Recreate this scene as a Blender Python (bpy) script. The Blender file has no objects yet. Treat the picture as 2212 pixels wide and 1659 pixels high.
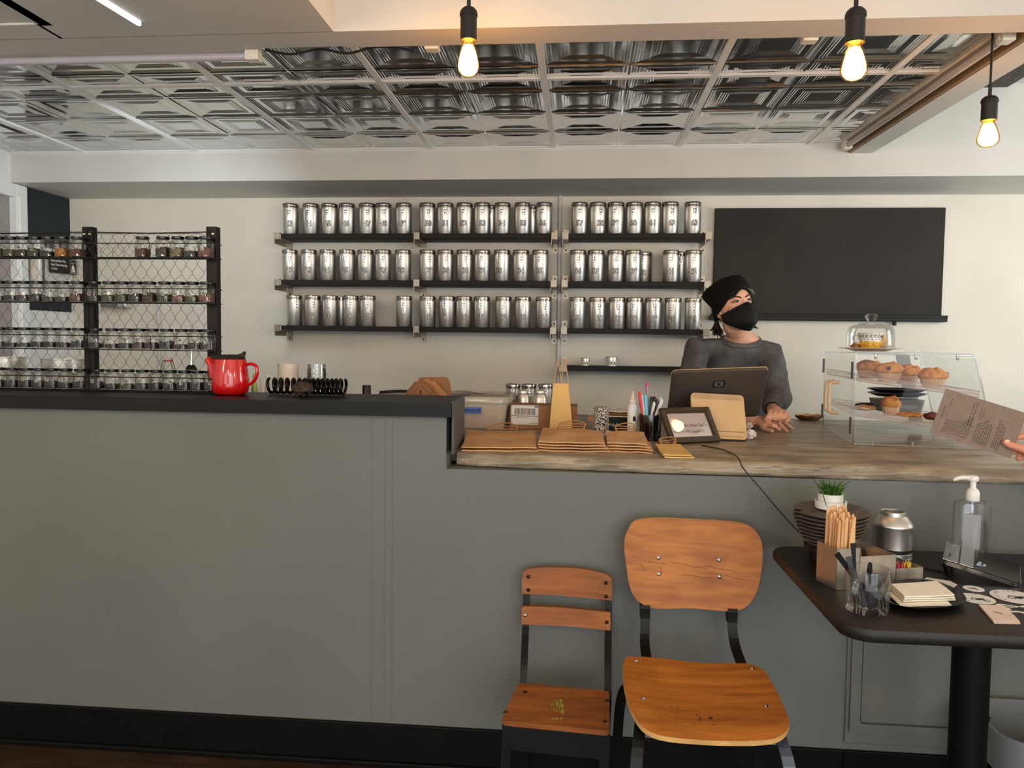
import bpy, bmesh, math, random
from mathutils import Vector, Matrix, Euler, noise
rnd = random.Random(11)
C = bpy.context.scene.collection
V = Vector
# ---------------------------------------------------------------- camera frame
F, CX, CY, H = 1662.0, 1106.0, 829.5, 1.292
aY = V(((1255 - CX) / F, -(742 - CY) / F, 1.0)).normalized()
aX = V((1.0, -0.012, 0.0)); aX = (aX - aY * aX.dot(aY)).normalized()
aZ = -aX.cross(aY)
def ray(px, py):
    d = V(((px - CX) / F, -(py - CY) / F, 1.0))
    return V((aX.dot(d), aY.dot(d), aZ.dot(d)))
def atY(px, py, y):
    d = ray(px, py); return V((0, 0, H)) + d * (y / d.y)
def atZ(px, py, z):
    d = ray(px, py); return V((0, 0, H)) + d * ((z - H) / d.z)
def atX(px, py, x):
    d = ray(px, py); return V((0, 0, H)) + d * (x / d.x)
# ---------------------------------------------------------------- colour + materials
def S(r, g, b):
    f = lambda c: (c / 12.92 if c <= 0.04045 else ((c + 0.055) / 1.055) ** 2.4)
    return (f(r / 255), f(g / 255), f(b / 255), 1.0)
def new_mat(name):
    m = bpy.data.materials.new(name); m.use_nodes = True
    nt = m.node_tree; nt.nodes.clear()
    return m, nt, nt.nodes.new('ShaderNodeOutputMaterial')
def pm(name, col, rough=0.5, metal=0.0, var=0.06, vscale=14.0, bump=0.0, bscale=60.0, coat=0.0, stretch=(1, 1, 1), spec=0.5, emis=None, estr=0.0, sss=0.0, trans=0.0, rvar=0.0, aniso=0.0, detail=4.0, col2=None):
    """procedural principled material: noise-varied colour, optional noise bump"""
    m, nt, out = new_mat(name); N = nt.nodes; L = nt.links
    b = N.new('ShaderNodeBsdfPrincipled'); L.new(b.outputs[0], out.inputs[0])
    tc = N.new('ShaderNodeTexCoord'); mp = N.new('ShaderNodeMapping')
    mp.inputs['Scale'].default_value = stretch
    L.new(tc.outputs['Object'], mp.inputs[0])
    b.inputs['Roughness'].default_value = rough; b.inputs['Metallic'].default_value = metal
    b.inputs['Coat Weight'].default_value = coat; b.inputs['Coat Roughness'].default_value = 0.08
    b.inputs['Specular IOR Level'].default_value = spec
    b.inputs['Subsurface Weight'].default_value = sss
    b.inputs['Subsurface Radius'].default_value = (0.012, 0.005, 0.003)
    b.inputs['Subsurface Scale'].default_value = 0.6
    b.inputs['Transmission Weight'].default_value = trans
    if emis: b.inputs['Emission Color'].default_value = emis; b.inputs['Emission Strength'].default_value = estr
    nz = N.new('ShaderNodeTexNoise'); nz.inputs['Scale'].default_value = vscale; nz.inputs['Detail'].default_value = detail
    L.new(mp.outputs[0], nz.inputs['Vector'])
    mx = N.new('ShaderNodeMix'); mx.data_type = 'RGBA'
    c2 = col2 or tuple(max(0, c * (1 - 2.2 * var)) for c in col[:3]) + (1,)
    c1 = col if col2 else tuple(min(1, c * (1 + 1.2 * var)) for c in col[:3]) + (1,)
    mx.inputs[6].default_value = c1; mx.inputs[7].default_value = c2
    rp = N.new('ShaderNodeValToRGB'); rp.color_ramp.elements[0].position = 0.35; rp.color_ramp.elements[1].position = 0.68
    L.new(nz.outputs[0], rp.inputs[0]); L.new(rp.outputs[0], mx.inputs[0]); L.new(mx.outputs[2], b.inputs['Base Color'])
    if rvar:
        ma = N.new('ShaderNodeMath'); ma.operation = 'MULTIPLY_ADD'; ma.inputs[1].default_value = rvar; ma.inputs[2].default_value = rough - rvar / 2
        L.new(nz.outputs[0], ma.inputs[0]); L.new(ma.outputs[0], b.inputs['Roughness'])
    if bump:
        n2 = N.new('ShaderNodeTexNoise'); n2.inputs['Scale'].default_value = bscale; n2.inputs['Detail'].default_value = 5
        L.new(mp.outputs[0], n2.inputs['Vector'])
        bp = N.new('ShaderNodeBump'); bp.inputs['Strength'].default_value = min(1.0, bump); bp.inputs['Distance'].default_value = 0.004
        L.new(n2.outputs[0], bp.inputs['Height']); L.new(bp.outputs[0], b.inputs['Normal'])
    return m
def wood(name, c1, c2, axis=0, scale=6.0, rough=0.35, coat=0.3, ring=10.0):
    m, nt, out = new_mat(name); N = nt.nodes; L = nt.links
    b = N.new('ShaderNodeBsdfPrincipled'); L.new(b.outputs[0], out.inputs[0])
    b.inputs['Roughness'].default_value = rough; b.inputs['Specular IOR Level'].default_value = 0.3; b.inputs['Coat Weight'].default_value = coat; b.inputs['Coat Roughness'].default_value = 0.18
    tc = N.new('ShaderNodeTexCoord'); mp = N.new('ShaderNodeMapping')
    s = [ring, ring, ring]; s[axis] = 1.0
    mp.inputs['Scale'].default_value = s
    L.new(tc.outputs['Object'], mp.inputs[0])
    nz = N.new('ShaderNodeTexNoise'); nz.inputs['Scale'].default_value = scale; nz.inputs['Detail'].default_value = 6; nz.inputs['Distortion'].default_value = 0.6
    L.new(mp.outputs[0], nz.inputs['Vector'])
    n2 = N.new('ShaderNodeTexNoise'); n2.inputs['Scale'].default_value = 9; n2.inputs['Detail'].default_value = 5
    L.new(tc.outputs['Object'], n2.inputs['Vector'])
    ad = N.new('ShaderNodeMath'); ad.operation = 'MULTIPLY_ADD'; ad.inputs[1].default_value = 0.5
    L.new(n2.outputs[0], ad.inputs[0]); L.new(nz.outputs[0], ad.inputs[2])
    rp = N.new('ShaderNodeValToRGB'); rp.color_ramp.elements[0].position = 0.5; rp.color_ramp.elements[1].position = 0.98
    rp.color_ramp.elements[0].color = c1; rp.color_ramp.elements[1].color = c2
    L.new(ad.outputs[0], rp.inputs[0]); L.new(rp.outputs[0], b.inputs['Base Color'])
    bp = N.new('ShaderNodeBump'); bp.inputs['Strength'].default_value = 0.12; bp.inputs['Distance'].default_value = 0.002
    L.new(nz.outputs[0], bp.inputs['Height']); L.new(bp.outputs[0], b.inputs['Normal'])
    return m
def thin_glass(name, tint=(1, 1, 1, 1), gloss=0.08, rough=0.02, edge=0.75, milk=0.0, milkcol=(1, 1, 1, 1)):
    """thin clear sheet: transparent + fresnel-weighted gloss (+ optional milky diffuse)"""
    m, nt, out = new_mat(name); N = nt.nodes; L = nt.links
    tr = N.new('ShaderNodeBsdfTransparent'); tr.inputs[0].default_value = tint
    gl = N.new('ShaderNodeBsdfGlossy'); gl.inputs['Roughness'].default_value = rough
    lw = N.new('ShaderNodeLayerWeight'); lw.inputs['Blend'].default_value = 0.35
    ma = N.new('ShaderNodeMath'); ma.operation = 'MULTIPLY_ADD'; ma.inputs[1].default_value = edge; ma.inputs[2].default_value = gloss; ma.use_clamp = True
    L.new(lw.outputs['Fresnel'], ma.inputs[0])
    nz = N.new('ShaderNodeTexNoise'); nz.inputs['Scale'].default_value = 8
    sh = tr
    if milk:
        df = N.new('ShaderNodeBsdfDiffuse'); df.inputs[0].default_value = milkcol
        tl = N.new('ShaderNodeBsdfTranslucent'); tl.inputs[0].default_value = milkcol
        m0 = N.new('ShaderNodeMixShader'); m0.inputs[0].default_value = 0.4; L.new(df.outputs[0], m0.inputs[1]); L.new(tl.outputs[0], m0.inputs[2])
        m1 = N.new('ShaderNodeMixShader'); m1.inputs[0].default_value = milk
        L.new(tr.outputs[0], m1.inputs[1]); L.new(m0.outputs[0], m1.inputs[2]); sh = m1
    mx = N.new('ShaderNodeMixShader'); L.new(ma.outputs[0], mx.inputs[0]); L.new(sh.outputs[0], mx.inputs[1]); L.new(gl.outputs[0], mx.inputs[2])
    L.new(mx.outputs[0], out.inputs[0])
    return m
def emit(name, col, strength):
    m, nt, out = new_mat(name); e = nt.nodes.new('ShaderNodeEmission')
    e.inputs[0].default_value = col; e.inputs[1].default_value = strength
    nt.links.new(e.outputs[0], out.inputs[0]); return m
# ---------------------------------------------------------------- mesh builder
class MB:
    def __init__(s): s.v = []; s.f = []; s.m = []; s.mi = 0
    def mark(s): return len(s.v)
    def xf(s, k, M):
        for i in range(k, len(s.v)): s.v[i] = M @ s.v[i]
        return s
    def add(s, vs, fs):
        b = len(s.v); s.v += [V(p) for p in vs]
        for f in fs: s.f.append(tuple(b + i for i in f)); s.m.append(s.mi)
        return s
    def box(s, x0, x1, y0, y1, z0, z1, bev=0.0, seg=2):
        if not bev:
            return s.add([(x0,y0,z0),(x1,y0,z0),(x1,y1,z0),(x0,y1,z0),(x0,y0,z1),(x1,y0,z1),(x1,y1,z1),(x0,y1,z1)],
                [(0,3,2,1),(4,5,6,7),(0,1,5,4),(1,2,6,5),(2,3,7,6),(3,0,4,7)])
        bm = bmesh.new(); bmesh.ops.create_cube(bm, size=1)
        for v in bm.verts: v.co = V(((x0+x1)/2 + v.co.x*(x1-x0), (y0+y1)/2 + v.co.y*(y1-y0), (z0+z1)/2 + v.co.z*(z1-z0)))
        bmesh.ops.bevel(bm, geom=bm.edges[:], offset=bev, segments=seg, profile=0.5, affect='EDGES')
        return s.bm(bm)
    def bm(s, bm):
        bm.verts.ensure_lookup_table(); bm.verts.index_update()
        s.add([v.co.copy() for v in bm.verts], [tuple(v.index for v in f.verts) for f in bm.faces]); bm.free(); return s
    def obox(s, o, u, v, w):
        """box spanned by three edge vectors from corner o"""
        o, u, v, w = V(o), V(u), V(v), V(w)
        return s.add([o, o+u, o+u+v, o+v, o+w, o+u+w, o+u+v+w, o+v+w], [(0,3,2,1),(4,5,6,7),(0,1,5,4),(1,2,6,5),(2,3,7,6),(3,0,4,7)])
    def loft(s, rings, cap=True, closed=True, loop=False):
        n = len(rings[0]); b = len(s.v); fs = []
        vs = [p for r in rings for p in r]; R = len(rings)
        for i in range(R if loop else R-1):
            j = (i+1) % R
            for k in range(n if closed else n-1):
                l = (k+1) % n; fs.append((i*n+k, i*n+l, j*n+l, j*n+k))
        if cap and not loop and closed: fs += [tuple(range(n-1, -1, -1)), tuple((R-1)*n + k for k in range(n))]
        return s.add(vs, fs)
    def lathe(s, prof, n=24, o=(0,0,0), a0=0.0, a1=2*math.pi):
        full = abs(a1-a0-2*math.pi) < 1e-6; o = V(o); rings = []; vs = []; idx = []; fs = []
        m = n if full else n+1
        for r, z in prof:
            if r < 1e-7: idx.append([len(vs)]); vs.append(o + V((0,0,z)))
            else:
                idx.append(list(range(len(vs), len(vs)+m)))
                for k in range(m):
                    a = a0 + (a1-a0)*k/n; vs.append(o + V((r*math.cos(a), r*math.sin(a), z)))
        for A, B in zip(idx, idx[1:]):
            for k in range(n):
                l = (k+1) % m
                if len(A) == 1 and len(B) == 1: continue
                if len(A) == 1: fs.append((A[0], B[l], B[k]))
                elif len(B) == 1: fs.append((A[k], A[l], B[0]))
                else: fs.append((A[k], A[l], B[l], B[k]))
        return s.add(vs, fs)
    def tube(s, pts, r, n=8, cap=True, loop=False, flat=1.0, up=None):
        pts = [V(p) for p in pts]; m = len(pts); rad = r if isinstance(r, (list, tuple)) else [r]*m
        rings = []; prev = None
        for i, p in enumerate(pts):
            if loop: t = pts[(i+1) % m] - pts[i-1]
            else: t = pts[min(i+1, m-1)] - pts[max(i-1, 0)]
            if t.length < 1e-9: t = V((0,0,1))
            t.normalize()
            if prev is None:
                a = V(up) if up else (V((0,0,1)) if abs(t.z) < 0.9 else V((1,0,0)))
            else: a = prev
            u = a - t*a.dot(t)
            if u.length < 1e-6: u = t.orthogonal()
            u.normalize(); w = t.cross(u); prev = u
            rings.append([p + (u*math.cos(2*math.pi*k/n)*flat + w*math.sin(2*math.pi*k/n))*rad[i] for k in range(n)])
        return s.loft(rings, cap=cap, loop=loop)
    def ball(s, c, r, n=12, k=8):
        rx, ry, rz = (r, r, r) if not isinstance(r, (tuple, list)) else r
        b = s.mark(); s.lathe([(math.sin(math.pi*i/k), -math.cos(math.pi*i/k)) for i in range(k+1)], n)
        return s.xf(b, Matrix.Translation(V(c)) @ Matrix.Diagonal((rx, ry, rz, 1)))
    def prism(s, poly, h0, h1, fn=lambda u, v, w: (u, v, w)):
        n = len(poly)
        vs = [fn(u, v, h0) for u, v in poly] + [fn(u, v, h1) for u, v in poly]
        return s.add(vs, [tuple(range(n-1,-1,-1)), tuple(range(n, 2*n))] + [(k, (k+1) % n, n+(k+1) % n, n+k) for k in range(n)])
    def grid(s, fn, nu, nv, thick=None):
        vs = [fn(i/nu, j/nv) for j in range(nv+1) for i in range(nu+1)]
        fs = [(j*(nu+1)+i, j*(nu+1)+i+1, (j+1)*(nu+1)+i+1, (j+1)*(nu+1)+i) for j in range(nv) for i in range(nu)]
        if thick is not None:
            b = len(vs); vs2 = [V(p) + V(thick) for p in vs]; vs = [V(p) for p in vs] + vs2
            fs = [tuple(reversed(f)) for f in fs] + [tuple(b+i for i in f) for f in fs]
            rim = [i for i in range(nu)] + [j*(nu+1)+nu for j in range(nv)] + [nv*(nu+1)+i for i in range(nu, 0, -1)] + [j*(nu+1) for j in range(nv, 0, -1)]
            for k in range(len(rim)):
                a, c = rim[k], rim[(k+1) % len(rim)]; fs.append((a, c, b+c, b+a))
        return s.add(vs, fs)
    def text(s, t, size, M=None, bold=0.0, ext=0.0, align='CENTER', shear=0.0, warp=None, sx=1.0, res=3):
        cu = bpy.data.curves.new('lettering', 'FONT'); cu.body = t; cu.size = size; cu.align_x = align; cu.align_y = 'CENTER'
        cu.offset = bold; cu.extrude = ext; cu.shear = shear; cu.resolution_u = res; cu.fill_mode = 'FRONT' if not ext else 'BOTH'
        o = bpy.data.objects.new('lettering', cu); C.objects.link(o)
        me = bpy.data.meshes.new_from_object(o.evaluated_get(bpy.context.evaluated_depsgraph_get()))
        b = s.mark(); s.add([V((v.co.x*sx, v.co.y, v.co.z)) for v in me.vertices], [tuple(p.vertices) for p in me.polygons])
        bpy.data.objects.remove(o); bpy.data.curves.remove(cu); bpy.data.meshes.remove(me)
        if warp:
            for i in range(b, len(s.v)): s.v[i] = V(warp(s.v[i]))
        if M: s.xf(b, M)
        return s
    def mesh(s, name, mats, smooth=True, ang=38):
        me = bpy.data.meshes.new(name); me.from_pydata([tuple(p) for p in s.v], [], s.f)
        for m in (mats if isinstance(mats, (list, tuple)) else [mats]): me.materials.append(m)
        me.polygons.foreach_set('material_index', s.m)
        bm = bmesh.new(); bm.from_mesh(me); bmesh.ops.recalc_face_normals(bm, faces=bm.faces[:]); bm.to_mesh(me); bm.free()
        me.polygons.foreach_set('use_smooth', [smooth]*len(me.polygons))
        if smooth: me.set_sharp_from_angle(angle=math.radians(ang))
        me.update(); return me
def obj(name, mb, mats, parent=None, loc=None, rotz=None, smooth=True, ang=38):
    me = mb if isinstance(mb, bpy.types.Mesh) else mb.mesh(name, mats, smooth, ang)
    o = bpy.data.objects.new(name, me); C.objects.link(o)
    if parent: o.parent = parent
    if loc is not None: o.location = loc
    if rotz is not None: o.rotation_euler = (0, 0, rotz)
    return o
def tag(o, label, cat, group=None):
    o['label'] = label; o['category'] = cat
    if group: o['group'] = group
    return o
def thing(name, label, cat, loc=(0,0,0), rotz=0.0, group=None, rot=None):
    o = bpy.data.objects.new(name, None); C.objects.link(o); o.empty_display_size = 0.05
    o.location = loc; o.rotation_euler = rot or (0, 0, rotz)
    return tag(o, label, cat, group)
def single(name, mb, mats, label, cat, loc=(0,0,0), rotz=0.0, group=None, smooth=True, rot=None, ang=38):
    o = obj(name, mb, mats, None, loc, rotz, smooth, ang)
    if rot: o.rotation_euler = rot
    return tag(o, label, cat, group)
def struct(name, mb, mats, smooth=False):
    o = obj(name, mb, mats, smooth=smooth); o['kind'] = 'structure'; return o
def copy_thing(src, loc, rotz, label=None, group=None, skip=()):
    r = src.copy(); C.objects.link(r); r.location = loc; r.rotation_euler = (0, 0, rotz)
    if label: r['label'] = label
    if group: r['group'] = group
    for ch in list(src.children):
        if ch.name.split('.')[0] in skip: continue
        c = ch.copy(); C.objects.link(c); c.parent = r
        for g in list(ch.children):
            d = g.copy(); C.objects.link(d); d.parent = c
    return r
ONES = 'zero one two three four five six seven eight nine ten eleven twelve thirteen fourteen fifteen sixteen seventeen eighteen nineteen'.split()
TENS = '_ _ twenty thirty forty fifty sixty'.split()
def word(n):
    return ONES[n] if n < 20 else TENS[n//10] + ('-' + ONES[n % 10] if n % 10 else '')
def smooth_closed(pts, n=5):
    pts = [V(p) for p in pts]; m = len(pts); out = []
    for i in range(m):
        p0, p1, p2, p3 = pts[i-1], pts[i], pts[(i+1) % m], pts[(i+2) % m]
        for k in range(n):
            t = k/n; out.append(0.5*((2*p1) + (p2-p0)*t + (2*p0-5*p1+4*p2-p3)*t*t + (3*p1-p0-3*p2+p3)*t**3))
    return out
def rrect(w, h, r, n=5, cx=0.0, cy=0.0):
    out = []
    for sx, sy, a in ((1,1,0),(-1,1,90),(-1,-1,180),(1,-1,270)):
        for k in range(n+1):
            t = math.radians(a + 90*k/n); out.append((cx + sx*(w/2-r) + r*math.cos(t), cy + sy*(h/2-r) + r*math.sin(t)))
    return out
def smooth_pts(pts, n=6):
    pts = [V(p) for p in pts]; out = []
    for i in range(len(pts)-1):
        p0, p1, p2, p3 = pts[max(i-1,0)], pts[i], pts[i+1], pts[min(i+2, len(pts)-1)]
        for k in range(n):
            t = k/n; out.append(0.5*((2*p1) + (p2-p0)*t + (2*p0-5*p1+4*p2-p3)*t*t + (3*p1-p0-3*p2+p3)*t**3))
    out.append(pts[-1]); return out
# ---------------------------------------------------------------- shared materials
M = dict(
    wall=pm('wall_paint', S(232,226,213), 0.75, var=0.03, vscale=2.5, bump=0.12, bscale=90),
    white=pm('white_paint', S(214,212,208), 0.6, var=0.02, vscale=3, bump=0.1, bscale=70),
    grey=pm('grey_counter_paint', S(107,109,106), 0.55, var=0.035, vscale=2.0, bump=0.12, bscale=120),
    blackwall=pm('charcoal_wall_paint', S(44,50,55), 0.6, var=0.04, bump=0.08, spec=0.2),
    black=pm('black_paint', S(18,18,18), 0.45, var=0.12, vscale=8, bump=0.06, spec=0.25),
    blackledge=pm('black_ledge_paint', S(22,22,22), 0.45, var=0.12, vscale=6, bump=0.1, bscale=50, spec=0.22),
    base=pm('black_baseboard', S(9,9,9), 0.55, var=0.1, spec=0.15),
    steel=pm('brushed_steel', S(222,218,212), 0.38, 1.0, var=0.05, vscale=40, stretch=(1,1,0.03)),
    chrome=pm('chrome', S(225,225,225), 0.08, 1.0, var=0.01),
    bracket=pm('bracket_steel', S(150,142,130), 0.4, 1.0, var=0.05),
    shelfwood=wood('black_brown_shelf', S(16,12,10), S(34,25,19), 0, 5, 0.6, 0.0),
    ink=pm('black_ink', S(18,16,16), 0.6, var=0.0),
    paper=pm('white_paper', S(228,222,214), 0.7, var=0.03),
    cream=pm('cream_paper', S(246,238,222), 0.7, var=0.03),
    pinkpaper=pm('pale_pink_card', S(226,204,192), 0.7, var=0.03),
    kraft=pm('kraft_paper', S(210,162,114), 0.75, var=0.06, vscale=9, bump=0.2, bscale=25),
    kraftlight=pm('pale_kraft_paper', S(226,182,114), 0.75, var=0.05, vscale=9, bump=0.15, bscale=25),
    kraftedge=pm('dark_kraft_paper', S(120,84,54), 0.8, var=0.06),  # darker brown kraft, used on the lower tray
    card=pm('cardboard', S(158,112,76), 0.8, var=0.06, vscale=12, bump=0.1),
    glass=thin_glass('clear_glass', (0.93,0.96,0.95,1), 0.05, 0.02, 0.8),
    acrylic=thin_glass('clear_acrylic', (0.985,0.99,0.99,1), 0.0, 0.03, 0.16),
    acryedge=thin_glass('acrylic_edge', (0.93,0.96,0.96,1), 0.12, 0.1, 0.4, 0.35, S(232,234,232)),
    plastic=thin_glass('translucent_bin', (0.95,0.93,0.9,1), 0.04, 0.2, 0.3, 0.80, S(246,230,216)),
    blackplastic=pm('black_plastic', S(15,15,16), 0.3, var=0.05, spec=0.35),
    wire=pm('black_wire', S(20,18,17), 0.45, 0.3, var=0.1),
    screw=pm('zinc_screw', S(190,190,186), 0.3, 1.0, var=0.05),
    rubber=pm('dark_rubber', S(16,16,16), 0.6, var=0.05),
    whiteplastic=pm('white_plastic', S(236,234,230), 0.3, var=0.01),
)
# ================================================================ THE SETTING
XL, YB = -3.01, 4.32
YF = 2.25            # public face of the counter wall
ZL, ZU = 0.957, 1.112  # low counter top, upper ledge top
m_floor = wood('dark_floor_boards', S(30,22,17), S(70,52,40), 0, 3.0, 0.42, 0.15, 14)
b = MB(); 
for i in range(40):
    y0 = -3.0 + i*0.19
    b.box(-3.4, 3.6, y0+0.001, y0+0.189, -0.03, 0.0)
struct('floor', b, m_floor)
# back wall, left wall
b = MB(); b.box(XL-0.1, 3.6, YB, YB+0.1, 0, 2.6); struct('wall_back', b, M['wall'])
b = MB(); b.box(XL-0.1, XL, 3.957, YB, 0, 2.6); b.box(XL-0.1, XL, -3.0, 3.1, 0, 2.6); b.box(XL-0.1, XL, 3.1, 3.957, 2.09, 2.6)
wl = struct('wall_left', b, pm('bright_white_wall', S(236,237,236), 0.6, var=0.01))  # white lifted to stand in for window light, casing too
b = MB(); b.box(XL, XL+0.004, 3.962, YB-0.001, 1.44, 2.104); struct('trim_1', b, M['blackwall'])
# door with white casing in the left wall
b = MB(); b.box(XL-0.06, XL-0.03, 3.1, 3.88, 0, 2.055)
d1 = struct('door_1', b, pm('mauve_door', S(158,150,148), 0.5, var=0.04, vscale=4))
b = MB(); b.box(XL-0.03, XL+0.018, 3.875, 3.957, 0, 2.10, 0.006); b.box(XL-0.03, XL+0.018, 3.1, 3.876, 2.03, 2.10, 0.006); b.box(XL+0.012, XL+0.024, 3.89, 3.905, 0, 2.04, 0.004)
obj('casing', b, pm('white_gloss_trim', S(244,246,246), 0.35, var=0.01), d1, smooth=False)
# soffit along the back wall
b = MB(); b.box(XL, 3.6, 3.857, YB-0.002, 2.104, 2.60); struct('trim_2', b, M['white'])
# half wall of the counter, with taped plasterboard joint
b = MB(); b.box(-3.0, -0.394, YF, YF+0.10, 0.0, 1.07); b.box(-0.394, 3.4, YF, YF+0.10, 0.0, 0.914)
for px, w in ((800, 0.004), (829, 0.003), (846, 0.002)):
    x = atY(px, 1200, YF).x; b.box(x, x+w, YF-0.0012, YF, 0.13, 1.069)
struct('wall_front', b, M['grey'])
b = MB(); b.box(-3.0, 0.775, YF-0.012, YF-0.001, 0.0, 0.128, 0.003); b.box(0.775, 3.4, YF-0.012, YF-0.001, 0.0, 0.128, 0.003); b.box(-3.0, 3.4, YF-0.026, YF-0.012, 0.0, 0.016, 0.004)
struct('baseboard_front', b, M['base'])
# access hatch in the half wall
b = MB(); b.box(0.777, 1.135, YF-0.009, YF-0.001, 0.150, 0.62, 0.002)
h = struct('door_2', b, M['grey'])
b = MB(); x0,x1,z0,z1 = 0.786,1.125,0.187,0.60
k = b.mark(); hw, hh = (x1-x0)/2, (z1-z0)/2
fo, fi = rrect(2*hw, 2*hh, 0.006, 2), rrect(2*hw-0.056, 2*hh-0.052, 0.010, 2)
b.loft([[V((x,0,y)) for x,y in fi],[V((x,-0.011,y)) for x,y in fi],[V((x,-0.011,y)) for x,y in fo],[V((x,0,y)) for x,y in fo]], cap=False, loop=True)
b.xf(k, Matrix.Translation(((x0+x1)/2, YF-0.009, (z0+z1)/2)))
obj('hatch_frame', b, M['grey'], h, smooth=False)
b = MB(); b.box(x0+0.031,x1-0.031,YF-0.016,YF-0.009,z0+0.029,z1-0.029,0.003); obj('hatch_panel', b, M['grey'], h, smooth=False)
b = MB(); b.box(1.141, 1.153, YF-0.016, YF-0.001, 0.13, 0.70, 0.003); struct('trim_3', b, M['grey'])
# inside supports of the worktop (staff side)
b = MB(); b.box(-2.9, 3.3, 3.50, 3.54, 0, 0.914); struct('wall_staff', b, M['blackwall'])
# tin ceiling panels
zt = 2.262
tee_x = [-3.211,-2.599,-1.987,-1.375,-0.763,-0.151,0.461,1.073]
sq_x = []
for k, x in enumerate(tee_x):
    sq_x += [(x, x+0.306), (x+0.306, x+0.612)] if k < 7 else [(x, x+0.306)]
sq_y = [(2.42,2.47),(2.47,2.753),(2.753,3.016),(3.016,3.296),(3.296,3.587),(3.587,3.857)]
hs_ = 0.6
prof = [(0,-0.004),(0.004,-0.004),(0.008,0.0015),(0.013,-0.001),(0.018,0.0022),(0.023,-0.0008),(0.028,0.0024),(0.033,0.0002),(0.038,0.0032),(0.058,0.0036),(0.062,0.0012),(0.067,0.0040),(0.072,0.0016),(0.077,0.0044),(0.082,0.0020),(0.087,0.0048),(0.092,0.0024),(0.097,0.0052),(0.128,0.0052)]
prof = [(d, z*hs_) for d, z in prof]
b = MB()
for (x0,x1) in sq_x:
    for (y0,y1) in sq_y:
        if y1-y0 < 0.1: b.add([(x0,y0,zt),(x1,y0,zt),(x1,y1,zt),(x0,y1,zt)],[(0,1,2,3)]); continue
        hx, hy = (x1-x0)/2, (y1-y0)/2; cx, cy = (x0+x1)/2, (y0+y1)/2; rings = []
        for d, z in prof:
            e, g = hx-d*hx/0.153, hy-d*hy/0.153
            rings.append([V((cx-e,cy-g,zt+z)),V((cx+e,cy-g,zt+z)),V((cx+e,cy+g,zt+z)),V((cx-e,cy+g,zt+z))])
        k = len(b.v); b.loft(rings, cap=False); n = len(rings)
        b.add([r for r in rings[-1]], [(0,1,2,3)])
m_tin = pm('embossed_tin', S(210,214,216), 0.10, 1.0, var=0.04, vscale=6, bump=0.22, bscale=6)
ceil = struct('ceiling', b, m_tin)
b = MB()
for x in tee_x: b.box(x-0.012, x+0.012, 2.42, 3.857, zt-0.008, zt+0.002)
b.box(-3.0, 1.30, 2.873-0.011, 2.873+0.011, zt-0.0075, zt+0.002)
b.box(-3.0, 1.30, 3.845, 3.857, zt-0.006, zt+0.002)
obj('grid_tee', b, pm('glossy_tee_paint', S(244,244,242), 0.3, var=0.01), ceil, smooth=False)
# slab above the tin so no light leaks in
b = MB(); b.box(-3.2, 3.6, -3.0, 4.4, 2.62, 2.68); struct('ceiling_2', b, M['white'])
# front beam and right beam round the recess, dropped ceiling at the left
b = MB(); b.box(-3.0, -0.757, 2.31, 2.425, 2.22, 2.61); b.box(-0.757, 1.42, 2.31, 2.435, 2.22, 2.61); struct('beam_front', b, M['white'])
b = MB(); b.prism([(1.421,2.31),(3.5,2.31),(3.5,2.44),(1.421,2.44)], 2.53, 2.61); struct('beam_header', b, M['white'])
b = MB(); b.prism([(1.268,3.857),(1.316,2.436),(1.422,2.436),(1.365,3.857)], 2.214, 2.61); beam = struct('beam_side', b, M['white'])
m_rawwood = pm('bare_board', S(150,122,86), 0.6, var=0.08, stretch=(6,1,6))
b = MB(); b.prism([(1.255,3.855),(1.303,2.437),(1.315,2.437),(1.267,3.855)], 2.216, 2.262); struct('trim_4', b, m_rawwood)
# dropped ceiling with a shallow recess
b = MB(); b.box(-1.63, -0.757, -3.0, 2.312, 2.22, 2.61)
xs = atZ(115,55,2.22).x; ys = atZ(115,55,2.22).y
b.box(-3.0, -1.62, ys-0.01, 2.312, 2.22, 2.61); b.box(xs, -1.62, -3.0, ys, 2.22, 2.61); b.box(-3.0, xs, -3.0, ys, 2.226, 2.61)
struct('ceiling_3', b, M['white'])
# dark speckled strip under the upper ceiling at the right
b = MB(); b.box(1.43, 1.965, 2.45, 3.855, 2.512, 2.61); struct('trim_5', b, pm('dark_speckled_trim', S(74,68,62), 0.7, var=0.25, vscale=30))
b = MB(); b.box(1.97, 3.5, 2.44, 3.855, 2.53, 2.61); struct('ceiling_4', b, M['white'])
# the rest of the room behind the viewer, with tall shop windows
b = MB(); b.box(3.5, 3.6, -3.0, 4.32, 0, 2.61); struct('wall_right', b, M['wall'])
b = MB(); b.box(-3.1, -2.4, -3.1, -3.0, 0, 2.61); b.box(-0.6, 0.2, -3.1, -3.0, 0, 2.61); b.box(3.3, 3.6, -3.1, -3.0, 0, 2.61); b.box(-3.1, 3.6, -3.1, -3.0, 0, 0.5); b.box(-3.1, 3.6, -3.1, -3.0, 2.3, 2.61)
struct('wall_rear', b, M['wall'])
# ================================================================ worktops
m_slab = pm('hand_trowelled_counter', S(164,148,126), 0.40, var=0.22, vscale=9, bump=0.8, bscale=22, stretch=(0.8,1.7,2.0), detail=8.0, coat=0.08, rvar=0.2, col2=S(118,105,88))
b = MB()
poly = [(-2.9,2.405),(-0.372,2.405),(-0.372,2.315),(-0.30,2.295),(0.25,2.262),(0.8,2.245),(1.3,2.232),(3.4,2.226),(3.4,3.64),(-2.9,3.64)]
n = len(poly)
def edge_pt(i, z, off): 
    x, y = poly[i]; return V((x + (off*0.6 if i in (1,2) else 0), y + (off if 2 <= i <= 7 else 0), z))
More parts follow.
